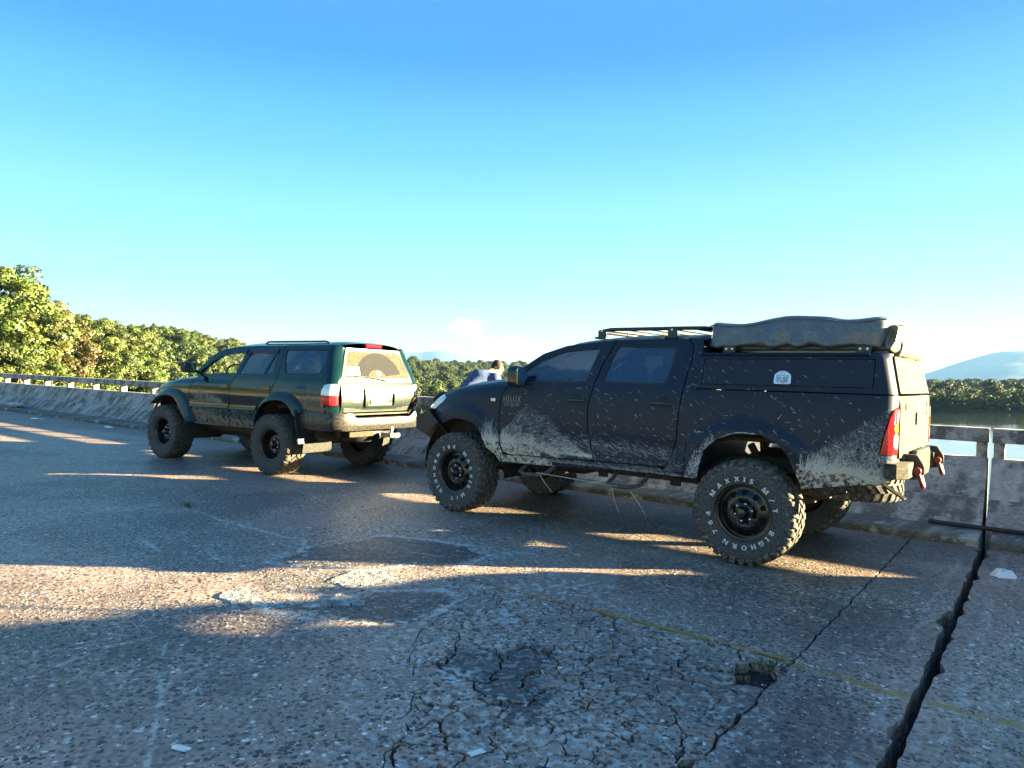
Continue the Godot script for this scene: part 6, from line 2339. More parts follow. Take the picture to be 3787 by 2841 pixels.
	var sur := put("plate_surround", m, gate_paint, g)
	m = MB.new()
	m.panel(si, [], func(p: Vector2) -> Vector3: return suv_gate(p) + Vector3(0.003, 0, 0), inside, 0.2, 0.0)
	put("plate_recess", m, MAT.black_plastic, g)
	var pb := Transform3D(Basis(Vector3(0, 0, -1), Vector3(0, 1, 0), Vector3(1, 0, 0)), Vector3(1.142, 1.065, 0.02))
	m = MB.new()
	m.extrude(pb, rounded(pts([-0.165, -0.065, 0.165, -0.065, 0.165, 0.07, -0.165, 0.07]), 0.01), 0.0, 0.004)
	put("number_plate", m, MAT.white_paper, g)
	m = MB.new()
	m.extrude(pb, pts([-0.155, 0.045, 0.155, 0.045, 0.155, 0.064, -0.155, 0.064]), 0.004, 0.0048)
	put("plate_band", m, mat("plate_blue", Color(0.05, 0.12, 0.42), 0.5), g)
	var tm := TextMesh.new()
	tm.text = "MBS"
	var font := SystemFont.new()
	font.font_names = PackedStringArray(["Droid Sans"])
	font.font_weight = 700
	tm.font = font
	tm.font_size = 32
	tm.pixel_size = 0.072 / 24.0
	tm.depth = 0.001
	m = MB.new()
	m.add_mesh(tm, pb * Transform3D(Basis.from_scale(Vector3(0.75, 1, 1)), Vector3(-0.06, -0.012, 0.0048)))
	put("plate_letters", m, mat("plate_ink", Color(0.2, 0.21, 0.24), 0.6), g)
	# ribbed trim below the gate, third brake lamp
	m = MB.new()
	for k in 4:
		m.box(at(1.1, 0.91 + k * 0.016, 0), Vector3(0.03, 0.009, 1.3), 0.003)
	var trim := put("gate_trim", m, MAT.black_plastic, g)
	trim.set_meta("kind", "stuff")
	m = MB.new()
	m.box(at(0.965, 1.8, 0.0, rot(Vector3(0, 0, 1), -20)), Vector3(0.05, 0.042, 0.3), 0.01)
	put("high_brake_lamp", m, MAT.red_lens, root)
	# rear bumper: corners wrap to the arches, a tread plate in the middle
	m = MB.new()
	m.grid(func(u: float, v: float) -> Vector3:
		var s := (u * 2 - 1) * 1.62
		var p: Vector2
		var e := absf(s)
		if e < 0.62:
			p = Vector2(1.225, e)
		elif e < 0.84:
			var a := (e - 0.62) / 0.22 * PI / 2
			p = Vector2(1.225 - 0.2 * (1 - cos(a)), 0.62 + 0.235 * sin(a))
		else:
			p = Vector2(1.025 - (e - 0.84) * 0.78, 0.855)
		var b := 0.018 * sin(v * PI)
		var mid := smoothstep(0.6, 0.5, e)
		var y := lerpf(0.665, 0.895 - 0.075 * mid, v)
		return Vector3(p.x + b - 0.02 * (1 - v) * (1.0 if e < 0.8 else 0.0), y, signf(s) * (p.y + (b if e > 0.7 else 0.0))), 60, 8, Vector3(0.4, 0.78, 0))
	var bump := put("rear_bumper", m, mat("bumper_dusty", Color(0.12, 0.112, 0.1), 0.38, 0.35, 0.7, 2.4), root)
	m = MB.new()
	m.box(at(1.15, 0.815, 0), Vector3(0.15, 0.02, 1.12), 0.005)
	m.box(at(1.13, 0.875, 0), Vector3(0.06, 0.02, 1.2), 0.005)
	put("bumper_step", m, mat("step_dust", Color(0.17, 0.145, 0.105), 0.85, 0.0, 0.5, 3.0), bump)
	# front: bumper and grille
	m = MB.new()
	m.grid(func(u: float, v: float) -> Vector3:
		var s := (u * 2 - 1) * 1.2
		var e := absf(s)
		var p := Vector2(-3.33, e)
		if e > 0.62:
			var a := minf((e - 0.62) / 0.3, 1.0) * PI / 2
			p = Vector2(-3.33 + 0.24 * (1 - cos(a)), 0.62 + 0.2 * sin(a))
		if e > 0.92:
			p = Vector2(-3.09 + (e - 0.92) * 0.5, 0.82)
		return Vector3(p.x - 0.02 * sin(v * PI), lerpf(0.62, 0.9, v), signf(s) * p.y), 40, 6, Vector3(-2.6, 0.76, 0))
	put("front_bumper", m, mat("bumper_chrome", Color(0.5, 0.5, 0.5), 0.22, 0.9), root)
	m = MB.new()
	m.panel(rounded(pts([-0.7, 0.9, 0.7, 0.9, 0.72, 1.06, 0.6, 1.13, -0.6, 1.13, -0.72, 1.06]), 0.03), [], func(p: Vector2) -> Vector3: return Vector3(-3.28 + 0.12 * p.x * p.x, p.y, p.x), inside, 0.15, 0.03)
	put("grille", m, MAT.black_plastic, root)
	# under the floor
	m = MB.new()
	m.box(at(-0.9, 0.63, 0), Vector3(3.0, 0.05, 1.5), 0.01)
	m.box(at(-2.5, 0.85, 0), Vector3(0.9, 0.5, 0.7), 0.05)
	m.box(at(-2.03, 0.9, 0), Vector3(0.04, 0.55, 1.5), 0.01)
	m.box(at(0.4, 0.95, 0), Vector3(1.2, 0.04, 1.4), 0.01)
	put("floor_pan", m, MAT.chassis, root)
	m = MB.new()
	for sd in [1.0, -1.0]:
		m.box(at(-1.25, 0.54, sd * 0.5), Vector3(3.4, 0.12, 0.08), 0.01)
	m.box(at(-1.1, 0.5, 0), Vector3(0.1, 0.1, 1.0), 0.01)
	m.box(at(-0.4, 0.5, 0), Vector3(0.1, 0.1, 1.0), 0.01)
	m.box(at(0.85, 0.6, 0), Vector3(0.1, 0.12, 1.0), 0.01)
	m.box(at(-1.75, 0.47, 0.0), Vector3(1.1, 0.2, 0.5), 0.05)
	m.box(at(-0.55, 0.5, 0.12), Vector3(0.75, 0.22, 0.62), 0.06)
	m.box(at(-2.95, 0.6, 0), Vector3(0.5, 0.2, 0.9), 0.04)
	put("frame", m, MAT.chassis, root)
	for x in [0.0, -2.675]:
		m = MB.new()
		m.tube([Vector3(x, 0.42, -0.72), Vector3(x, 0.42, 0.72)], 0.05, 12)
		m.grid(func(u: float, v: float) -> Vector3: return Vector3(x, 0.42, 0.0) + Vector3(cos(u * TAU) * sin(v * PI), sin(u * TAU) * sin(v * PI), cos(v * PI)) * 0.15, 14, 10, Vector3(x, 0.42, 0.0))
		put("axle", m, MAT.chassis, root)
	m = MB.new()
	m.grid(func(u: float, v: float) -> Vector3: return Vector3(0.55, 0.6, 0.38) + Vector3(cos(u * TAU) * pow(sin(v * PI), 0.5) * 0.2, sin(u * TAU) * pow(sin(v * PI), 0.5) * 0.13, cos(v * PI) * 0.3), 20, 12, Vector3(0.55, 0.6, 0.38))
	put("silencer", m, MAT.chassis, root)
	m = MB.new()
	m.lathe(at(0.62, 0.56, -0.1), pts([0.0, -0.1, 0.2, -0.1, 0.33, -0.09, 0.36, -0.03, 0.36, 0.05, 0.33, 0.1, 0.0, 0.1]), 28)
	put("spare_tyre", m, MAT.mud_tyre_tan if MAT.has("mud_tyre_tan") else MAT.rubber, root)
	if lifted:
		# step bracket and tow ball
		m = MB.new()
		m.box(at(1.06, 0.6, 0.28), Vector3(0.04, 0.07, 0.44), 0.006)
		m.box(at(1.04, 0.665, 0.1), Vector3(0.1, 0.02, 0.7), 0.004)
		put("tow_bar", m, MAT.dust, root)
		m = MB.new()
		m.box(at(1.12, 0.57, -0.16), Vector3(0.2, 0.06, 0.06), 0.006)
		m.box(at(1.2, 0.56, -0.26), Vector3(0.06, 0.07, 0.1), 0.01)
		m.lathe(at(1.2, 0.6, -0.16), pts([0.02, 0.0, 0.018, 0.03, 0.03, 0.05, 0.032, 0.07, 0.024, 0.09, 0.0, 0.097]), 16)
		put("tow_ball", m, MAT.dusty_steel if MAT.has("dusty_steel") else MAT.steel, root)
		m = MB.new()
		var loop := []
		for k in 26:
			var a := TAU * k / 13.0
			loop.append(Vector3(1.13 + 0.006 * k / 26.0 + 0.02 * sin(a), 1.03 + 0.06 * sin(a) - 0.0008 * k, -0.69 - 0.05 * cos(a)))
		loop.append(Vector3(1.15, 0.93, -0.62))
		loop.append(Vector3(1.19, 0.86, -0.5))
		m.tube(loop, 0.006, 5)
		put("trailer_lead", m, MAT.rubber, root)
	# cabin
	m = MB.new()
	m.box(at(-1.87, 1.2, 0), Vector3(0.36, 0.26, 1.5), 0.09)
	m.box(at(-1.86, 1.33, 0.36), Vector3(0.2, 0.08, 0.4), 0.035)
	put("dashboard", m, MAT.beige_trim, root)
	for e in [[-1.3, 0.36], [-1.3, -0.36]]:
		m = MB.new()
		m.box(at(e[0] + 0.05, 0.97, e[1]), Vector3(0.5, 0.16, 0.5), 0.06)
		m.box(at(e[0] + 0.36, 1.22, e[1], rot(Vector3(0, 0, 1), -16)), Vector3(0.14, 0.5, 0.46), 0.06)
		m.box(at(e[0] + 0.45, 1.53, e[1], rot(Vector3(0, 0, 1), -16)), Vector3(0.09, 0.15, 0.24), 0.04)
		put("seat", m, MAT.grey_seat, root)
	m = MB.new()
	m.box(at(-0.4, 0.98, 0), Vector3(0.5, 0.16, 1.3), 0.06)
	m.box(at(-0.06, 1.18, 0, rot(Vector3(0, 0, 1), -16)), Vector3(0.14, 0.42, 1.3), 0.06)
	put("rear_seat", m, MAT.grey_seat, root)
	m = MB.new()
	var sw := []
	for k in 20:
		sw.append(Vector3(-1.58, 1.33, 0.37) + rot(Vector3(0, 0, 1), 25) * Vector3(0, sin(TAU * k / 20) * 0.185, cos(TAU * k / 20) * 0.185))
	m.tube(sw, 0.015, 8, true)
	put("steering_wheel", m, MAT.black_plastic, root)


# ---------------------------------------------------------------- people: tapered bones joined smoothly, meshed as surface nets
# bone: [a, b, radius at a, radius at b]
func nets(bones: Array, cell: float, k: float, mb: MB) -> void:
	var lo := Vector3.ONE * 1e9
	var hi := -lo
	for b in bones:
		var r := Vector3.ONE * (maxf(b[2], b[3]) + cell * 3.0)
		lo = lo.min(b[0] - r).min(b[1] - r)
		hi = hi.max(b[0] + r).max(b[1] + r)
	var n := Vector3i(((hi - lo) / cell).ceil()) + Vector3i.ONE
	var f := PackedFloat32Array()
	f.resize(n.x * n.y * n.z)
	f.fill(1.0)
	for b in bones:
		var pa: Vector3 = b[0]
		var ba: Vector3 = b[1] - b[0]
		var l2 := maxf(ba.length_squared(), 1e-8)
		var ra: float = b[2]
		var rb: float = b[3]
		var r := Vector3.ONE * (maxf(ra, rb) + k + cell * 3.0)
		var p0 := Vector3i(((pa.min(b[1]) - r - lo) / cell).floor()).clamp(Vector3i.ZERO, n - Vector3i.ONE)
		var p1 := Vector3i(((pa.max(b[1]) + r - lo) / cell).ceil()).clamp(Vector3i.ZERO, n - Vector3i.ONE)
		for z in range(p0.z, p1.z + 1):
			for y in range(p0.y, p1.y + 1):
				for x in range(p0.x, p1.x + 1):
					var p := lo + Vector3(x, y, z) * cell - pa
					var t := clampf(p.dot(ba) / l2, 0.0, 1.0)
					var d := (p - ba * t).length() - lerpf(ra, rb, t)
					var i := (z * n.y + y) * n.x + x
					var e := f[i]
					var h := maxf(k - absf(d - e), 0.0) / k
					f[i] = minf(d, e) - h * h * k * 0.25
	var vert := {}
	var pos := PackedVector3Array()
	var nor := PackedVector3Array()
	var sx := 1
	var sy := n.x
	var sz := n.x * n.y
	for z in n.z - 1:
		for y in n.y - 1:
			for x in n.x - 1:
				var i := z * sz + y * sy + x
				var c := [f[i], f[i + sx], f[i + sy], f[i + sx + sy], f[i + sz], f[i + sx + sz], f[i + sy + sz], f[i + sx + sy + sz]]
				var neg := 0
				for v in c:
					if v < 0.0:
						neg += 1
				if neg == 0 or neg == 8:
					continue
				var sum := Vector3.ZERO
				var cnt := 0
				for e in [[0, 1], [2, 3], [4, 5], [6, 7], [0, 2], [1, 3], [4, 6], [5, 7], [0, 4], [1, 5], [2, 6], [3, 7]]:
					var a: float = c[e[0]]
					var b: float = c[e[1]]
					if (a < 0.0) != (b < 0.0):
						var t := a / (a - b)
						var q0 := Vector3(e[0] & 1, (e[0] >> 1) & 1, e[0] >> 2)
						var q1 := Vector3(e[1] & 1, (e[1] >> 1) & 1, e[1] >> 2)
						sum += q0.lerp(q1, t)
						cnt += 1
				vert[i] = pos.size()
				pos.append(lo + (Vector3(x, y, z) + sum / cnt) * cell)
				nor.append(Vector3(c[1] + c[3] + c[5] + c[7] - c[0] - c[2] - c[4] - c[6], c[2] + c[3] + c[6] + c[7] - c[0] - c[1] - c[4] - c[5], c[4] + c[5] + c[6] + c[7] - c[0] - c[1] - c[2] - c[3]).normalized())
	for z in range(1, n.z - 1):
		for y in range(1, n.y - 1):
			for x in range(1, n.x - 1):
				var i := z * sz + y * sy + x
				for e in [[sx, sy, sz], [sy, sz, sx], [sz, sx, sy]]:
					if (f[i] < 0.0) != (f[i + e[0]] < 0.0):
						var q := [i, i - e[1], i - e[1] - e[2], i - e[2]]
						if vert.has(q[0]) and vert.has(q[1]) and vert.has(q[2]) and vert.has(q[3]):
							var g := []
							for w in q:
								g.append(vert[w])
							mb.squad(pos[g[0]], pos[g[1]], pos[g[2]], pos[g[3]], nor[g[0]], nor[g[1]], nor[g[2]], nor[g[3]])


func head_bones(c: Vector3, b: Basis) -> Array:
	# c middle of the head; b.y up, -b.z the way the face looks
	var o := []
	for e in [[0, 0.035, 0.012, 0, 0.03, -0.02, 0.078, 0.076], [0, 0.0, -0.03, 0, -0.06, -0.045, 0.066, 0.05], [0, -0.085, -0.055, 0, -0.09, -0.065, 0.034, 0.03], [0, 0.0, -0.098, 0, -0.026, -0.112, 0.009, 0.014], [-0.03, 0.018, -0.085, 0.03, 0.018, -0.085, 0.017, 0.017], [-0.03, -0.01, -0.078, -0.03, -0.02, -0.07, 0.02, 0.02], [0.03, -0.01, -0.078, 0.03, -0.02, -0.07, 0.02, 0.02], [-0.02, -0.055, -0.095, 0.02, -0.055, -0.095, 0.011, 0.011], [0.078, 0.01, 0.0, 0.084, -0.025, 0.006, 0.016, 0.009], [-0.078, 0.01, 0.0, -0.084, -0.025, 0.006, 0.016, 0.009]]:
		o.append([c + b * Vector3(e[0], e[1], e[2]), c + b * Vector3(e[3], e[4], e[5]), e[6], e[7]])
	return o


func hand_bones(w: Vector3, b: Basis, side: float) -> Array:
	# w wrist; -b.z towards the finger tips, b.y back of the hand
	var o := [[w, w + b * Vector3(0, 0, -0.045), 0.022, 0.025], [w + b * Vector3(-0.022, 0, -0.04), w + b * Vector3(-0.028, 0, -0.085), 0.016, 0.012], [w + b * Vector3(0.022, 0, -0.04), w + b * Vector3(0.028, 0, -0.085), 0.016, 0.012], [w + b * Vector3(0, 0, -0.04), w + b * Vector3(0, 0, -0.088), 0.017, 0.013]]
	for k in 4:
		var x := (k - 1.5) * 0.02 * side
		var l: float = [0.036, 0.042, 0.039, 0.03][k]
		var a := w + b * Vector3(x, 0.002, -0.09)
		var c := a + b * Vector3(x * 0.1, -0.012, -l)
		var d := c + b * Vector3(0, -0.022, -l * 0.55)
		o.append([a, c, 0.0095, 0.0085])
		o.append([c, d, 0.0085, 0.0072])
	var t0 := w + b * Vector3(-0.026 * side, -0.004, -0.03)
	var t1 := t0 + b * Vector3(-0.026 * side, -0.01, -0.03)
	o.append([t0, t1, 0.0135, 0.011])
	o.append([t1, t1 + b * Vector3(-0.004 * side, -0.01, -0.03), 0.0105, 0.008])
	return o


func person(label: String, xf: Transform3D, j: Dictionary, shirt: Material, trousers: Material) -> void:
	var root := thing("person", label, "person", xf)
	var hb: Basis = j.head_turn
	var body := [[j.pelvis, j.waist, 0.125, 0.115], [j.waist, j.chest, 0.115, 0.135], [j.chest, j.neck, 0.13, 0.06], [j.neck, j.head - hb.y * 0.03 + hb.z * 0.01, 0.055, 0.055]]
	var arms := []
	var legs := [[j.hip_l, j.hip_r, 0.11, 0.11], [j.pelvis, j.pelvis + Vector3(0, -0.02, 0.02), 0.13, 0.12]]
	for s in ["_l", "_r"]:
		body.append([j.chest + (j["sh" + s] - j.chest) * 0.4, j["sh" + s], 0.1, 0.062])
		arms.append([j["sh" + s], j["el" + s], 0.056, 0.043])
		arms.append([j["el" + s], j["wr" + s], 0.042, 0.027])
		legs.append([j["hip" + s], j["kn" + s], 0.092, 0.06])
		legs.append([j["kn" + s], j["an" + s], 0.058, 0.04])
	var skin := MB.new()
	nets(body + arms + legs, 0.016, 0.05, skin)
	nets(head_bones(j.head, hb), 0.005, 0.02, skin)
	for s in [["_l", -1.0], ["_r", 1.0]]:
		var fwd: Vector3 = (j["wr" + s[0]] - j["el" + s[0]]).normalized()
		fwd = Vector3(fwd.x, fwd.y * 0.3, fwd.z).normalized()
		var hx := fwd.cross(Vector3.UP).normalized()
		nets(hand_bones(j["wr" + s[0]], Basis(hx, hx.cross(fwd), -fwd), s[1]), 0.005, 0.008, skin)
	put("body", skin, MAT.skin, root)
	# shirt over trunk and upper arms
	var cloth := []
	for b in body.slice(0, 2):
		cloth.append([b[0], b[1], b[2] + 0.02, b[3] + 0.016])
	cloth.append([j.chest, j.neck, 0.146, 0.068])
	for s in ["_l", "_r"]:
		cloth.append([j.chest + (j["sh" + s] - j.chest) * 0.4, j["sh" + s], 0.115, 0.078])
		cloth.append([j["sh" + s], j["sh" + s].lerp(j["el" + s], 0.8), 0.074, 0.068])
	var m := MB.new()
	nets(cloth, 0.016, 0.06, m)
	# folds pulled between the shoulders
	var f := FastNoiseLite.new()
	f.seed = 6
	f.frequency = 1.0
	for i in m.v.size():
		var p := m.v[i]
		m.v[i] = p + m.n[i] * 0.012 * f.get_noise_3d(p.x * 9.0, p.y * 16.0 + p.x * 8.0, p.z * 9.0)
	put("shirt", m, shirt, root)
	m = MB.new()
	var tr := []
	for b in legs:
		tr.append([b[0], b[1], b[2] + 0.016, b[3] + 0.018])
	tr.append([j.pelvis, j.pelvis.lerp(j.waist, 0.5), 0.14, 0.132])
	nets(tr, 0.016, 0.04, m)
	put("trousers", m, trousers, root)
	# short hair over crown and nape
	m = MB.new()
	var hc: Vector3 = j.head
	nets([[hc + hb * Vector3(0, 0.042, 0.016), hc + hb * Vector3(0, 0.04, -0.014), 0.081, 0.078], [hc + hb * Vector3(0, -0.02, 0.04), hc + hb * Vector3(0, 0.03, 0.02), 0.058, 0.08]], 0.006, 0.02, m)
	put("hair", m, MAT.hair, root)
	for s in ["_l", "_r"]:
		var a: Vector3 = j["an" + s]
		m = MB.new()
		nets([[a + Vector3(0, -0.01, 0.02), a + Vector3(0, -0.035, 0.045), 0.045, 0.04], [a + Vector3(0, -0.02, -0.02), a + Vector3(0, -0.045, -0.14), 0.044, 0.034]], 0.009, 0.03, m)
		var sh := put("shoe", m, MAT.shoe, root)
		m = MB.new()
		m.extrude(Transform3D(Basis(Vector3(1, 0, 0), Vector3(0, 0, 1), Vector3(0, -1, 0)), Vector3(a.x, 0.0, a.z)), rounded(pts([-0.042, 0.09, 0.042, 0.09, 0.05, -0.1, 0.03, -0.185, -0.03, -0.185, -0.05, -0.1]), 0.03), 0.0, -0.022, 0.003)
		put("sole", m, MAT.white_paper, sh)


func people() -> void:
	mat("skin", Color(0.36, 0.19, 0.115), 0.55)
	mat("hair", Color(0.035, 0.022, 0.016), 0.8, 0.0, 0.5, 20.0)
	mat("shoe", Color(0.025, 0.025, 0.028), 0.7)
	person("man in a blue T-shirt with cropped hair leaning on the parapet beyond the pickup", DECK * at(-6.92, 0.093, -8.08), {
		"pelvis": Vector3(-0.03, 0.96, 0.13), "waist": Vector3(-0.02, 1.09, 0.05), "chest": Vector3(0.0, 1.27, -0.17), "neck": Vector3(0.03, 1.375, -0.38), "head": Vector3(0.07, 1.462, -0.5), "head_turn": Basis.from_euler(Vector3(-0.5, -0.25, 0.0)),
		"sh_l": Vector3(-0.19, 1.31, -0.25), "sh_r": Vector3(0.21, 1.3, -0.28), "el_l": Vector3(-0.27, 1.05, -0.44), "el_r": Vector3(0.29, 1.04, -0.47), "wr_l": Vector3(-0.12, 0.985, -0.68), "wr_r": Vector3(0.13, 0.985, -0.7),
		"hip_l": Vector3(-0.12, 0.92, 0.13), "hip_r": Vector3(0.06, 0.92, 0.13), "kn_l": Vector3(-0.14, 0.5, 0.05), "kn_r": Vector3(0.1, 0.5, 0.02), "an_l": Vector3(-0.14, 0.085, 0.1), "an_r": Vector3(0.11, 0.085, 0.03)}, mat("blue_cotton", Color(0.05, 0.085, 0.2), 0.9, 0.0, 0.2, 6.0), mat("dark_denim", Color(0.02, 0.024, 0.035), 0.9))
	person("person in black trousers and white-soled trainers, standing behind the green car", DECK * at(-9.2, 0.09, -8.02), {
		"pelvis": Vector3(0, 0.95, 0.0), "waist": Vector3(0, 1.08, 0.0), "chest": Vector3(0.0, 1.29, 0.0), "neck": Vector3(0.0, 1.44, 0.02), "head": Vector3(0.0, 1.56, -0.01), "head_turn": Basis.from_euler(Vector3(-0.15, 0.0, 0.0)),
		"sh_l": Vector3(-0.2, 1.39, 0.01), "sh_r": Vector3(0.2, 1.39, 0.01), "el_l": Vector3(-0.25, 1.12, 0.02), "el_r": Vector3(0.25, 1.12, 0.02), "wr_l": Vector3(-0.24, 0.88, -0.08), "wr_r": Vector3(0.24, 0.88, -0.08),
		"hip_l": Vector3(-0.09, 0.91, 0.0), "hip_r": Vector3(0.09, 0.91, 0.0), "kn_l": Vector3(-0.1, 0.49, -0.01), "kn_r": Vector3(0.1, 0.49, -0.01), "an_l": Vector3(-0.1, 0.085, 0.02), "an_r": Vector3(0.1, 0.085, 0.02)}, mat("dark_cotton", Color(0.03, 0.03, 0.035), 0.9), mat("black_cotton", Color(0.016, 0.016, 0.018), 0.9))


# ---------------------------------------------------------------- water, shores, woods and mountains
# bearings in degrees from the camera's axis, right positive; distances in metres
const WATER := -6.0
const SHORE := [-180, 170, -140, 120, -110, 80, -75, 34, -55, 36, -38, 56, -27, 96, -18, 160, -4, 222, 10, 250, 30, 268, 45, 300, 80, 420, 130, 260, 180, 170]
const RISE := [-180, 12, -75, 14, -45, 15, -36, 13.5, -28, 13, -20, 19, -10, 21, -2, 21, 8, 15, 20, 9, 30, 6.5, 45, 7, 80, 12, 180, 12]
const REACH := [-180, 300, -60, 110, -36, 120, -28, 130, -18, 260, -4, 420, 10, 480, 40, 560, 180, 400]
var shore: PackedVector2Array
var rise: PackedVector2Array
var reach: PackedVector2Array
var land_noise := FastNoiseLite.new()


func bearing(deg: float, d: float) -> Vector2:
	# x, z in the world
	var a := deg_to_rad(deg - 37.156)
	return Vector2(sin(a), -cos(a)) * d


func ground(deg: float, d: float) -> float:
	var t := d - crv(shore, deg)
	if t < 0.0:
		return WATER - 0.4 - minf(3.0, -t * 0.05)
	var p := bearing(deg, d)
	var h := crv(rise, deg) * smoothstep(15.0, crv(reach, deg), t)
	return WATER + 0.25 * smoothstep(0.0, 3.0, t) + h * (0.8 + 0.4 * (0.5 + land_noise.get_noise_2d(p.x, p.y))) - 0.65 * smoothstep(3.0, 0.0, t)


func crown_mesh(sd: int, clumps: int, leaves: int, size: float, wide: float, tall: float, tone: Color, spread: float) -> ArrayMesh:
	# a crown of clumps of leaves: heights from 0 (underside) to tall, radius wide
	var r := RandomNumberGenerator.new()
	r.seed = sd
	var mb := MB.new()
	for k in clumps:
		var u := r.randf()
		var a := r.randf() * TAU
		var e := pow(r.randf(), 0.42)
		var y := lerpf(0.12, 1.0, u)
		var prof := pow(sin(clampf(y * 0.86 + 0.1, 0.0, 1.0) * PI), 0.6)
		var c := Vector3(cos(a) * e * wide * prof, y * tall * r.randf_range(0.86, 1.02), sin(a) * e * wide * prof)
		var cr := spread * r.randf_range(0.6, 1.25)
		var t := tone * r.randf_range(0.5, 1.35)
		t.r *= r.randf_range(0.85, 1.2)
		for l in leaves:
			var d := Vector3(r.randfn(), r.randfn() * 0.75 + 0.35, r.randfn()).normalized()
			var p := c + d * cr * pow(r.randf(), 0.35) * Vector3(1.0, 0.72, 1.0)
			var nn := (d + Vector3(r.randfn(), r.randfn() + 0.5, r.randfn()) * 0.55).normalized()
			var ax := nn.cross(Vector3(r.randfn(), r.randfn(), r.randfn())).normalized()
			var bx := nn.cross(ax)
			var s := size * r.randf_range(0.6, 1.35)
			mb.color = t * r.randf_range(0.8, 1.2)
			var soft := (nn * 0.6 + d * 0.4).normalized()
			var tip := p + ax * s
			var back := p - ax * s * 0.75
			var lw := bx * s * 0.48 + nn * s * 0.14
			var rw := -bx * s * 0.48 + nn * s * 0.14
			mb.tri(back, p + lw, tip, soft, soft, soft)
			mb.tri(back, tip, p + rw, soft, soft, soft)
	return mb.mesh()


func trunk_mesh(sd: int, tall: float, crown_at: float, wide: float, thick: float, limbs := 6) -> ArrayMesh:
	var r := RandomNumberGenerator.new()
	r.seed = sd
	var mb := MB.new()
	var top := Vector3(r.randf_range(-0.05, 0.05) * tall, crown_at + (tall - crown_at) * 0.6, r.randf_range(-0.05, 0.05) * tall)
	mb.tube([Vector3(0, -0.6, 0), top * 0.3 + Vector3(0.02 * tall, 0, 0), top * 0.65, top], [thick * 1.25, thick, thick * 0.7, thick * 0.25], 8)
	for k in limbs:
		var a := TAU * k / limbs + r.randf_range(-0.4, 0.4)
		var h := lerpf(0.45, 0.9, r.randf())
		var b := top * h
		var e := b + Vector3(cos(a) * wide * r.randf_range(0.45, 0.8), (tall - crown_at) * r.randf_range(0.15, 0.4), sin(a) * wide * r.randf_range(0.45, 0.8))
		mb.tube([b, b.lerp(e, 0.5) + Vector3(0, -0.04 * tall, 0), e], [thick * 0.45, thick * 0.3, thick * 0.1], 6)
	return mb.mesh()


func tree_kind(k: int) -> Dictionary:
	# 0 round mangrove, 1 tall mangrove, 2 broad dark, 3 flat-topped, 4 large loose, 5 russet
	var d: Array = [[64, 120, 0.2, 3.4, 7.2, Color(0.072, 0.1, 0.009), 0.85, 8.2, 1.0, 0.14], [70, 120, 0.18, 2.8, 9.2, Color(0.052, 0.08, 0.009), 0.8, 10.7, 1.6, 0.15], [80, 150, 0.19, 4.6, 7.6, Color(0.03, 0.055, 0.0095), 0.95, 11.5, 4.2, 0.25], [60, 130, 0.18, 6.4, 3.4, Color(0.032, 0.056, 0.0095), 0.95, 12.0, 8.8, 0.28], [150, 210, 0.175, 5.6, 10.5, Color(0.054, 0.078, 0.0085), 0.95, 16.0, 5.6, 0.34], [120, 170, 0.17, 4.6, 9.0, Color(0.074, 0.06, 0.012), 0.9, 14.5, 5.4, 0.28]][k]
	return {"crown": crown_mesh(200 + k, d[0], d[1], d[2], d[3], d[4], d[5], d[6]), "trunk": trunk_mesh(300 + k, d[7], d[8], d[3], d[9]), "at": d[8], "tall": d[7]}


var first_tree := {}
func tree(called: String, label: String, group: String, k: int, kinds: Array, deg: float, d: float, s: float, turn: float) -> void:
	var p := bearing(deg, d)
	var o: Node3D
	if first_tree.has(k):
		o = first_tree[k].duplicate()
		o.name = numbered(called)
		add_child(o)
	else:
		o = Node3D.new()
		o.name = numbered(called)
		add_child(o)
		put("trunk", kinds[k].trunk, MAT.bark, o)
		put("crown", kinds[k].crown, MAT.leaves, o, at(0, kinds[k].at, 0))
		first_tree[k] = o
	o.transform = Transform3D(Basis(Vector3.UP, turn).scaled(Vector3.ONE * s), Vector3(p.x, ground(deg, d) - 0.1, p.y))
	tag(o, label, "tree", group)


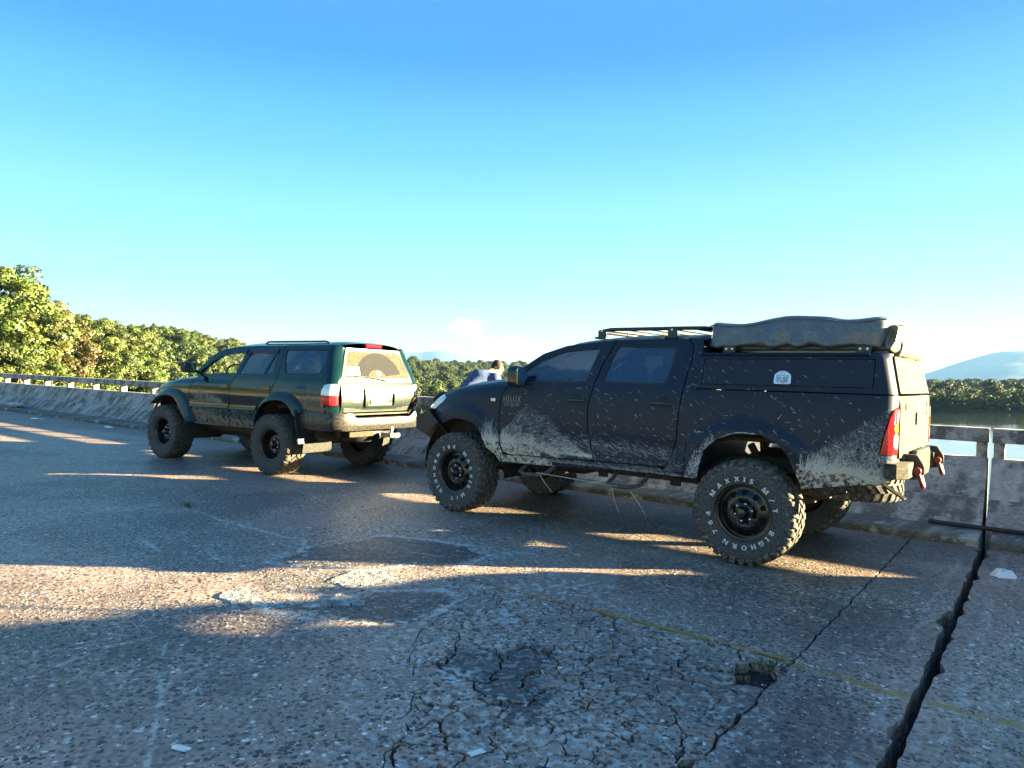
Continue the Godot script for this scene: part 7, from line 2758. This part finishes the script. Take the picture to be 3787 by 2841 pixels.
func landscape() -> void:
	shore = pts(SHORE)
	rise = pts(RISE)
	reach = pts(REACH)
	land_noise.seed = 12
	land_noise.frequency = 0.006
	land_noise.fractal_octaves = 4
	var leaves := StandardMaterial3D.new()
	leaves.resource_name = "leaves"
	leaves.vertex_color_use_as_albedo = true
	leaves.roughness = 0.6
	leaves.backlight_enabled = true
	leaves.backlight = Color(0.16, 0.16, 0.08)
	MAT.leaves = leaves
	mat("bark", Color(0.2, 0.17, 0.13), 0.9, 0.0, 0.5, 1.0)
	mat("pale_bark", Color(0.45, 0.4, 0.33), 0.85, 0.0, 0.4, 1.0)
	mat("undergrowth", Color(0.035, 0.042, 0.014), 1.0, 0.0, 0.5, 0.05)
	# river: one sheet to the horizon
	var w := StandardMaterial3D.new()
	w.resource_name = "water"
	w.albedo_color = Color(0.035, 0.05, 0.045).linear_to_srgb()
	w.roughness = 0.06
	w.uv1_triplanar = true
	w.uv1_world_triplanar = true
	w.uv1_scale = Vector3(0.16, 0.16, 0.16)
	var nn := FastNoiseLite.new()
	nn.seed = 2
	nn.frequency = 0.02
	nn.fractal_octaves = 3
	var nt := NoiseTexture2D.new()
	nt.width = 256
	nt.height = 256
	nt.seamless = true
	nt.noise = nn
	nt.as_normal_map = true
	nt.bump_strength = 1.0
	w.normal_enabled = true
	w.normal_texture = nt
	w.normal_scale = 0.4
	var m := MB.new()
	m.grid(func(u: float, v: float) -> Vector3: return Vector3((u - 0.5) * 30000, WATER, (v - 0.5) * 30000), 8, 8, Vector3(0, -99999, 0))
	structure("river", m, w)
	# slack water under the far banks
	var calm: StandardMaterial3D = w.duplicate()
	calm.resource_name = "slack_water"
	calm.normal_scale = 0.05
	m = MB.new()
	m.grid(func(u: float, v: float) -> Vector3:
		var deg := lerpf(-30.0, 62.0, u)
		var e: float = crv(shore, deg)
		var p := bearing(deg, lerpf(e * 0.66 + 4.0 * sin(deg * 0.9), e + 6.0, v))
		return Vector3(p.x, WATER + 0.012, p.y), 92, 3, Vector3(0, -99999, 0))
	structure("slack_water", m, calm)
	# land
	var angles := []
	var an := -180.0
	while an < 180.01:
		angles.append(an)
		an += 1.0 if an >= -62 and an < 62 else 6.0
	var far := [-12.0, -3.0, 0.0, 2.0, 5.0, 10.0, 18.0, 30.0, 45.0, 65.0, 90.0, 120.0, 160.0, 220.0, 300.0, 400.0, 540.0, 720.0, 950.0, 1300.0, 1900.0, 2800.0]
	m = MB.new()
	m.grid(func(u: float, v: float) -> Vector3:
		var deg: float = angles[roundi(u * (angles.size() - 1))]
		var d: float = crv(shore, deg) + far[roundi(v * (far.size() - 1))]
		var p := bearing(deg, d)
		return Vector3(p.x, ground(deg, d), p.y), angles.size() - 1, far.size() - 1, Vector3(0, -9e6, 0))
	structure("land", m, MAT.undergrowth)
	mountains()
	woods()


func mountains() -> void:
	var e := pts([-70, 0.02, -30, 0.03, -16, 0.048, -11, 0.05, -9.0, 0.0505, -7.4, 0.0515, -5.7, 0.0545, -4.4, 0.0505, -3.0, 0.041, -1.5, 0.036, 1.0, 0.024, 6, 0.012, 18, 0.008, 26, 0.012, 29.4, 0.019, 31.5, 0.033, 33, 0.044, 34.6, 0.0525, 37, 0.056, 41, 0.06, 50, 0.045, 70, 0.02])
	var f := FastNoiseLite.new()
	f.seed = 33
	f.frequency = 1.0
	f.fractal_octaves = 5
	f.fractal_type = FastNoiseLite.FRACTAL_RIDGED
	mat("mountain_forest", Color(0.035, 0.05, 0.03), 1.0, 0.0, 0.6, 0.002)
	for side in [["mountain", -40.0, 8.0], ["mountain_001", 14.0, 68.0]]:
		var m := MB.new()
		m.grid(func(u: float, v: float) -> Vector3:
			var deg := lerpf(side[1], side[2], u)
			var d := lerpf(4600.0, 9400.0, v)
			var p := bearing(deg, d)
			var up := crv(e, deg) * 7600.0 * cos(deg_to_rad(deg))
			var k := smoothstep(0.0, 0.62, v) * smoothstep(1.0, 0.66, v)
			var rough := f.get_noise_2d(p.x * 0.0011, p.y * 0.0011)
			return Vector3(p.x, WATER - 20.0 + (up + 20.0) * k * (1.0 - 0.2 * (1.0 - k) - 0.13 * (rough * 0.5 + 0.5) * smoothstep(1.0, 0.8, k)) + rough * 9.0 * k, p.y), 150, 44, Vector3(0, -9e6, 0))
		structure(side[0], m, MAT.mountain_forest)


func woods() -> void:
	var kinds := []
	for k in 6:
		kinds.append(tree_kind(k))
	var r := RandomNumberGenerator.new()
	r.seed = 71
	# the bank on the left, by hand: bearing, distance, kind, size
	for e in [
		["tall_tree", "tallest tree of the left bank, its loose crown cut by the picture's left edge", "", 4, -36.3, 84, 1.2],
		["russet_tree", "tree with russet leaves beside the tallest tree on the left bank", "", 5, -33.4, 92, 1.14],
		["flat_topped_tree", "flat-topped spreading tree standing above the left wood's skyline", "", 3, -25.6, 150, 1.18],
		["flat_topped_tree", "second, lower flat-topped tree above the wood, nearer the green car", "", 3, -23.6, 168, 1.0],
		["spreading_tree", "dark full-crowned tree between the russet tree and the flat-topped ones", "", 4, -30.6, 104, 0.98],
		["spreading_tree", "full-crowned tree just left of the flat-topped ones, above the pale bare branches", "", 4, -28.2, 122, 0.98],
		["pale_tree", "pale yellow-green tree in front of the russet one, at the left edge", "", 4, -35.4, 68, 0.66]]:
		tree(e[0], e[1], e[2], e[3], kinds, e[4], e[5], e[6], r.randf() * TAU)
	var kinds_said := ["bright round mangrove", "tall narrow mangrove", "broad dark tree", "flat-topped spreading tree standing above the left wood's skyline", "loose-crowned pale tree", "tree with russet leaves among the green ones"]
	var put_at := func(deg0: float, deg1: float, rows: Array, step: float, where: String, group: String, ks: Array, s0: float, s1: float) -> void:
		for row in rows:
			var line: String = ["in the front row", "in the second row", "in the third row", "in the back row"][rows.find(row)]
			var deg := deg0 + r.randf() * 1.0
			while deg < deg1:
				var d: float = crv(shore, deg) + row + r.randf_range(-0.3, 0.3) * step
				var k: int = ks[r.randi_range(0, ks.size() - 1)]
				tree(["mangrove_tree", "mangrove_tree", "shore_tree", "flat_topped_tree", "shore_tree", "russet_tree"][k], "", group, k, kinds, deg, d, r.randf_range(s0, s1), r.randf() * TAU)
				var last := get_child(get_child_count() - 1)
				var sz: float = (last.scale.x - s0) / (s1 - s0)
				tag(last, ("small " if sz < 0.34 else "middling " if sz < 0.67 else "big ") + kinds_said[k] + " " + line + where, "tree", group)
				deg += rad_to_deg(step / d) * r.randf_range(0.75, 1.25)
	put_at.call(-39.5, -13.5, [3.0, 10.0], 6.0, " on the left bank", "mangroves of the left bank", [0, 0, 1], 0.75, 1.05)
	put_at.call(-40.0, -14.0, [19.0, 29.0, 42.0], 8.0, " on the left bank", "trees of the left bank", [2, 4, 1, 2], 0.78, 1.0)
	put_at.call(-12.0, 4.0, [3.0, 10.0, 18.0, 27.0], 6.4, " on the far bank between the cars", "mangroves of the far bank between the cars", [0, 0, 1, 1], 0.72, 1.0)
	put_at.call(26.5, 39.0, [2.0, 9.0, 16.0], 5.6, " across the river on the right", "mangroves across the river on the right", [0, 0, 0, 1], 0.6, 0.82)
	# bare grey branches in front of the left bank
	for e in [[-34.6, 60.0, 1.0, "bare branching grey tree low in front of the left bank, nearest the picture's edge"], [-31.4, 66.0, 0.85, "bare branching grey tree low in front of the left bank, under the russet tree"]]:
		var p := bearing(e[0], e[1])
		var m := MB.new()
		var rr := RandomNumberGenerator.new()
		rr.seed = 5 + int(e[1])
		var todo := [[Vector3(0, -0.5, 0), Vector3(0.15, 1, 0.1).normalized(), 3.6, 0.17, 0]]
		while todo.size():
			var b: Array = todo.pop_back()
			var end: Vector3 = b[0] + b[1] * b[2]
			m.tube([b[0], b[0].lerp(end, 0.5) + Vector3(rr.randfn(), rr.randfn(), rr.randfn()) * b[2] * 0.04, end], [b[3], b[3] * 0.8, b[3] * 0.6], 5)
			if b[4] < 4:
				for k in 3 if b[4] < 3 else 2:
					todo.append([end, (b[1] + Vector3(rr.randfn() * 0.6, rr.randf_range(-0.1, 0.45), rr.randfn() * 0.6)).normalized(), b[2] * rr.randf_range(0.55, 0.8), b[3] * 0.58, b[4] + 1])
		single("bare_tree", m, MAT.pale_bark, Transform3D(Basis().scaled(Vector3.ONE * e[2]), Vector3(p.x, ground(e[0], e[1]) + 0.3, p.y)), e[3], "tree")
	# the forest behind, one mass
	var spots := []
	var shapes := [1, 2, 2, 4, 3]
	for k in 5:
		spots.append([])
	var d := 24.0
	while d < 1000.0:
		var step := 4.8 + d * 0.008
		var deg := -60.0
		while deg < 60.0:
			var gap := rad_to_deg(step / (crv(shore, deg) + d))
			var b := deg + r.randf_range(-0.4, 0.4) * gap
			var q: float = crv(shore, b) + d + r.randf_range(-0.4, 0.4) * step
			if not (d < 40.0 and b > -13.5 and b < 3.0) :
				var p := bearing(b, q)
				var k := 0 if r.randf() < 0.25 else r.randi_range(1, 4)
				if k == 4 and r.randf() < 0.6:
					k = 1
				var s := r.randf_range(0.42, 0.74) + 0.22 * smoothstep(-12.0, -20.0, b)
				spots[k].append(Transform3D(Basis(Vector3.UP, r.randf() * TAU).scaled(Vector3(s * 1.15, s, s * 1.15)), Vector3(p.x, ground(b, q) - 0.5 + kinds[shapes[k]].at * s * 0.75, p.y)))
			deg += gap
		d += step * 0.9
	# a thin belt of the same wood round the rest of the horizon
	for i in 420:
		var b := 60.0 + 240.0 * (i + r.randf()) / 420.0
		b = b if b < 180.0 else b - 360.0
		var q: float = crv(shore, b) + r.randf_range(8.0, 50.0)
		var p := bearing(b, q)
		var s := r.randf_range(0.8, 1.2)
		var k := r.randi_range(0, 2)
		spots[k].append(Transform3D(Basis(Vector3.UP, r.randf() * TAU).scaled(Vector3(s * 1.3, s, s * 1.3)), Vector3(p.x, ground(b, q) - 0.5 + kinds[shapes[k]].at * s * 0.6, p.y)))
	for k in 5:
		var mm := MultiMesh.new()
		mm.transform_format = MultiMesh.TRANSFORM_3D
		mm.mesh = kinds[shapes[k]].crown
		mm.instance_count = spots[k].size()
		for i in spots[k].size():
			mm.set_instance_transform(i, spots[k][i])
		var o := MultiMeshInstance3D.new()
		o.name = numbered("forest")
		o.multimesh = mm
		o.material_override = MAT.leaves
		add_child(o)
		o.set_meta("kind", "stuff")
		tag(o, "forest canopy covering the hills behind the shores", "forest", "forest canopy on the hills")


# ---------------------------------------------------------------- small things
func small_things() -> void:
	# black hose along the kerb
	var m := MB.new()
	var line := []
	for i in 24:
		var x := lerpf(-1.0, 3.2, i / 23.0)
		line.append(Vector3(x, 0.125 + 0.004 * sin(x * 3.0), -8.13 + 0.015 * sin(x * 2.1)))
	m.tube(line, 0.022, 8)
	single("water_hose", m, MAT.rubber, DECK, "black hose lying on the kerb across the parapet's joint", "hose")
	# crumpled foam tray
	m = MB.new()
	m.grid(func(u: float, v: float) -> Vector3:
		var a := u * TAU
		var e := Vector2(signf(cos(a)) * pow(absf(cos(a)), 0.4), signf(sin(a)) * pow(absf(sin(a)), 0.4))
		var w := lerpf(1.0, 0.62, smoothstep(0.0, 0.7, v)) * (1.0 if v < 0.72 else lerpf(1.0, 0.0, (v - 0.72) / 0.28))
		return Vector3(e.x * 0.085 * w, lerpf(0.002, 0.05, smoothstep(0.0, 0.7, v)) + 0.006 * sin(a * 3.0), e.y * 0.06 * w), 32, 8, Vector3.ZERO)
	single("foam_tray", m, mat("foam", Color(0.72, 0.74, 0.76), 0.7), DECK * at(-0.32, 0.0, -6.72, rot(Vector3.UP, 30)), "white foam tray upside down on the road right of the open joint", "tray")
	# a plastic bag at the foot of the parapet
	m = MB.new()
	var f := FastNoiseLite.new()
	f.seed = 3
	f.frequency = 2.6
	f.fractal_octaves = 3
	m.grid(func(u: float, v: float) -> Vector3:
		var d := Vector3(cos(u * TAU) * sin(v * PI), cos(v * PI), sin(u * TAU) * sin(v * PI))
		var k := 1.0 + 0.5 * f.get_noise_3dv(d)
		return Vector3(d.x * 0.42 * k, 0.07 + d.y * 0.07 * k, d.z * 0.16 * k), 36, 18, Vector3(0, 0.07, 0))
	single("plastic_bag", m, mat("bag_plastic", Color(0.42, 0.43, 0.42), 0.4), DECK * at(-24.6, 0.09, -8.05), "pale crumpled plastic bag on the kerb far left, against the parapet", "bag")
	# wrappers on the road
	for e in [[-20.6, -7.2, 20, "white wrapper by the kerb, farther of the two left of the green car"], [-17.2, -7.45, -15, "white wrapper by the kerb, nearest the green car's front wheel"], [-10.6, -7.3, 40, "white wrapper on the road under the green car"], [-2.66, -1.42, 15, "curled white scrap on the concrete near the picture's lower left corner"], [-1.78, -2.12, 70, "white chip on the broken concrete near the picture's bottom edge"]]:
		m = MB.new()
		var sz := 0.15 if e[0] < -5 else 0.035
		m.grid(func(u: float, v: float) -> Vector3: return Vector3((u - 0.5) * sz * 2.0, sz * (0.06 + 0.16 * sin(u * 5.0 + v * 2.0) * sin(v * 3.0)) + 0.003, (v - 0.5) * sz), 8, 6, Vector3(0, -1, 0))
		single("wrapper", m, MAT.white_paper, DECK * at(e[0], 0.0, e[1], rot(Vector3.UP, e[2])), e[3], "litter")
	# weeds rooted in the joints
	for e in [[-1.2, -3.74, 0.05, 26, "tuft of green weed in the broken corner by the yellow line"], [-7.2, -3.9, 0.06, 30, "tuft of weed in the centre joint, left of the dark repairs"], [-1.26, -3.5, 0.035, 14, "small brown weed in the hole of the broken corner"]]:
		m = MB.new()
		var r := RandomNumberGenerator.new()
		r.seed = int(e[3])
		for k in e[3]:
			var a := r.randf() * TAU
			var b := Vector3(r.randfn() * 0.05, 0, r.randfn() * 0.014)
			var l: float = e[2] * r.randf_range(0.5, 1.3)
			var t := b + Vector3(cos(a) * l * 0.8, l * 0.7, sin(a) * l * 0.6)
			var w := Vector3(-sin(a), 0, cos(a)) * 0.005
			var c := b.lerp(t, 0.5) + Vector3(0, l * 0.2, 0)
			m.face([b - w * 0.5, c - w, c + w, b + w * 0.5], Vector3.UP)
			m.face([c - w, t, c + w], Vector3.UP)
		single("weed", m, mat("weed_green", Color(0.05, 0.1, 0.02), 0.7) if e[2] > 0.04 else mat("weed_brown", Color(0.1, 0.08, 0.03), 0.8), DECK * at(e[0], -0.012, e[1]), e[3 + 1], "weed")
	# straws caught on the pickup's steps
	var tr := truck_at()
	for e in [[Vector3(-1.98, 0.53, 0.97), Vector3(-1.5, 0.52, 1.0), Vector3(-1.05, 0.5, 0.98), "long dry straw lying along both of the pickup's side steps"], [Vector3(-1.95, 0.52, 0.96), Vector3(-1.85, 0.44, 1.0), Vector3(-1.75, 0.37, 1.02), "dry straw hanging from the pickup's front step"], [Vector3(-1.0, 0.5, 0.96), Vector3(-0.88, 0.4, 1.0), Vector3(-0.78, 0.28, 1.02), "dry straw hanging from the rear end of the pickup's rear step"], [Vector3(-1.16, 0.49, 0.96), Vector3(-1.12, 0.38, 0.98), Vector3(-1.06, 0.27, 0.99), "dry straw hanging from the front end of the pickup's rear step"]]:
		m = MB.new()
		m.tube([e[0], e[1], e[2]], [0.004, 0.0035, 0.002], 5)
		single("straw", m, mat("straw", Color(0.42, 0.36, 0.25), 0.8), tr, e[3], "straw")
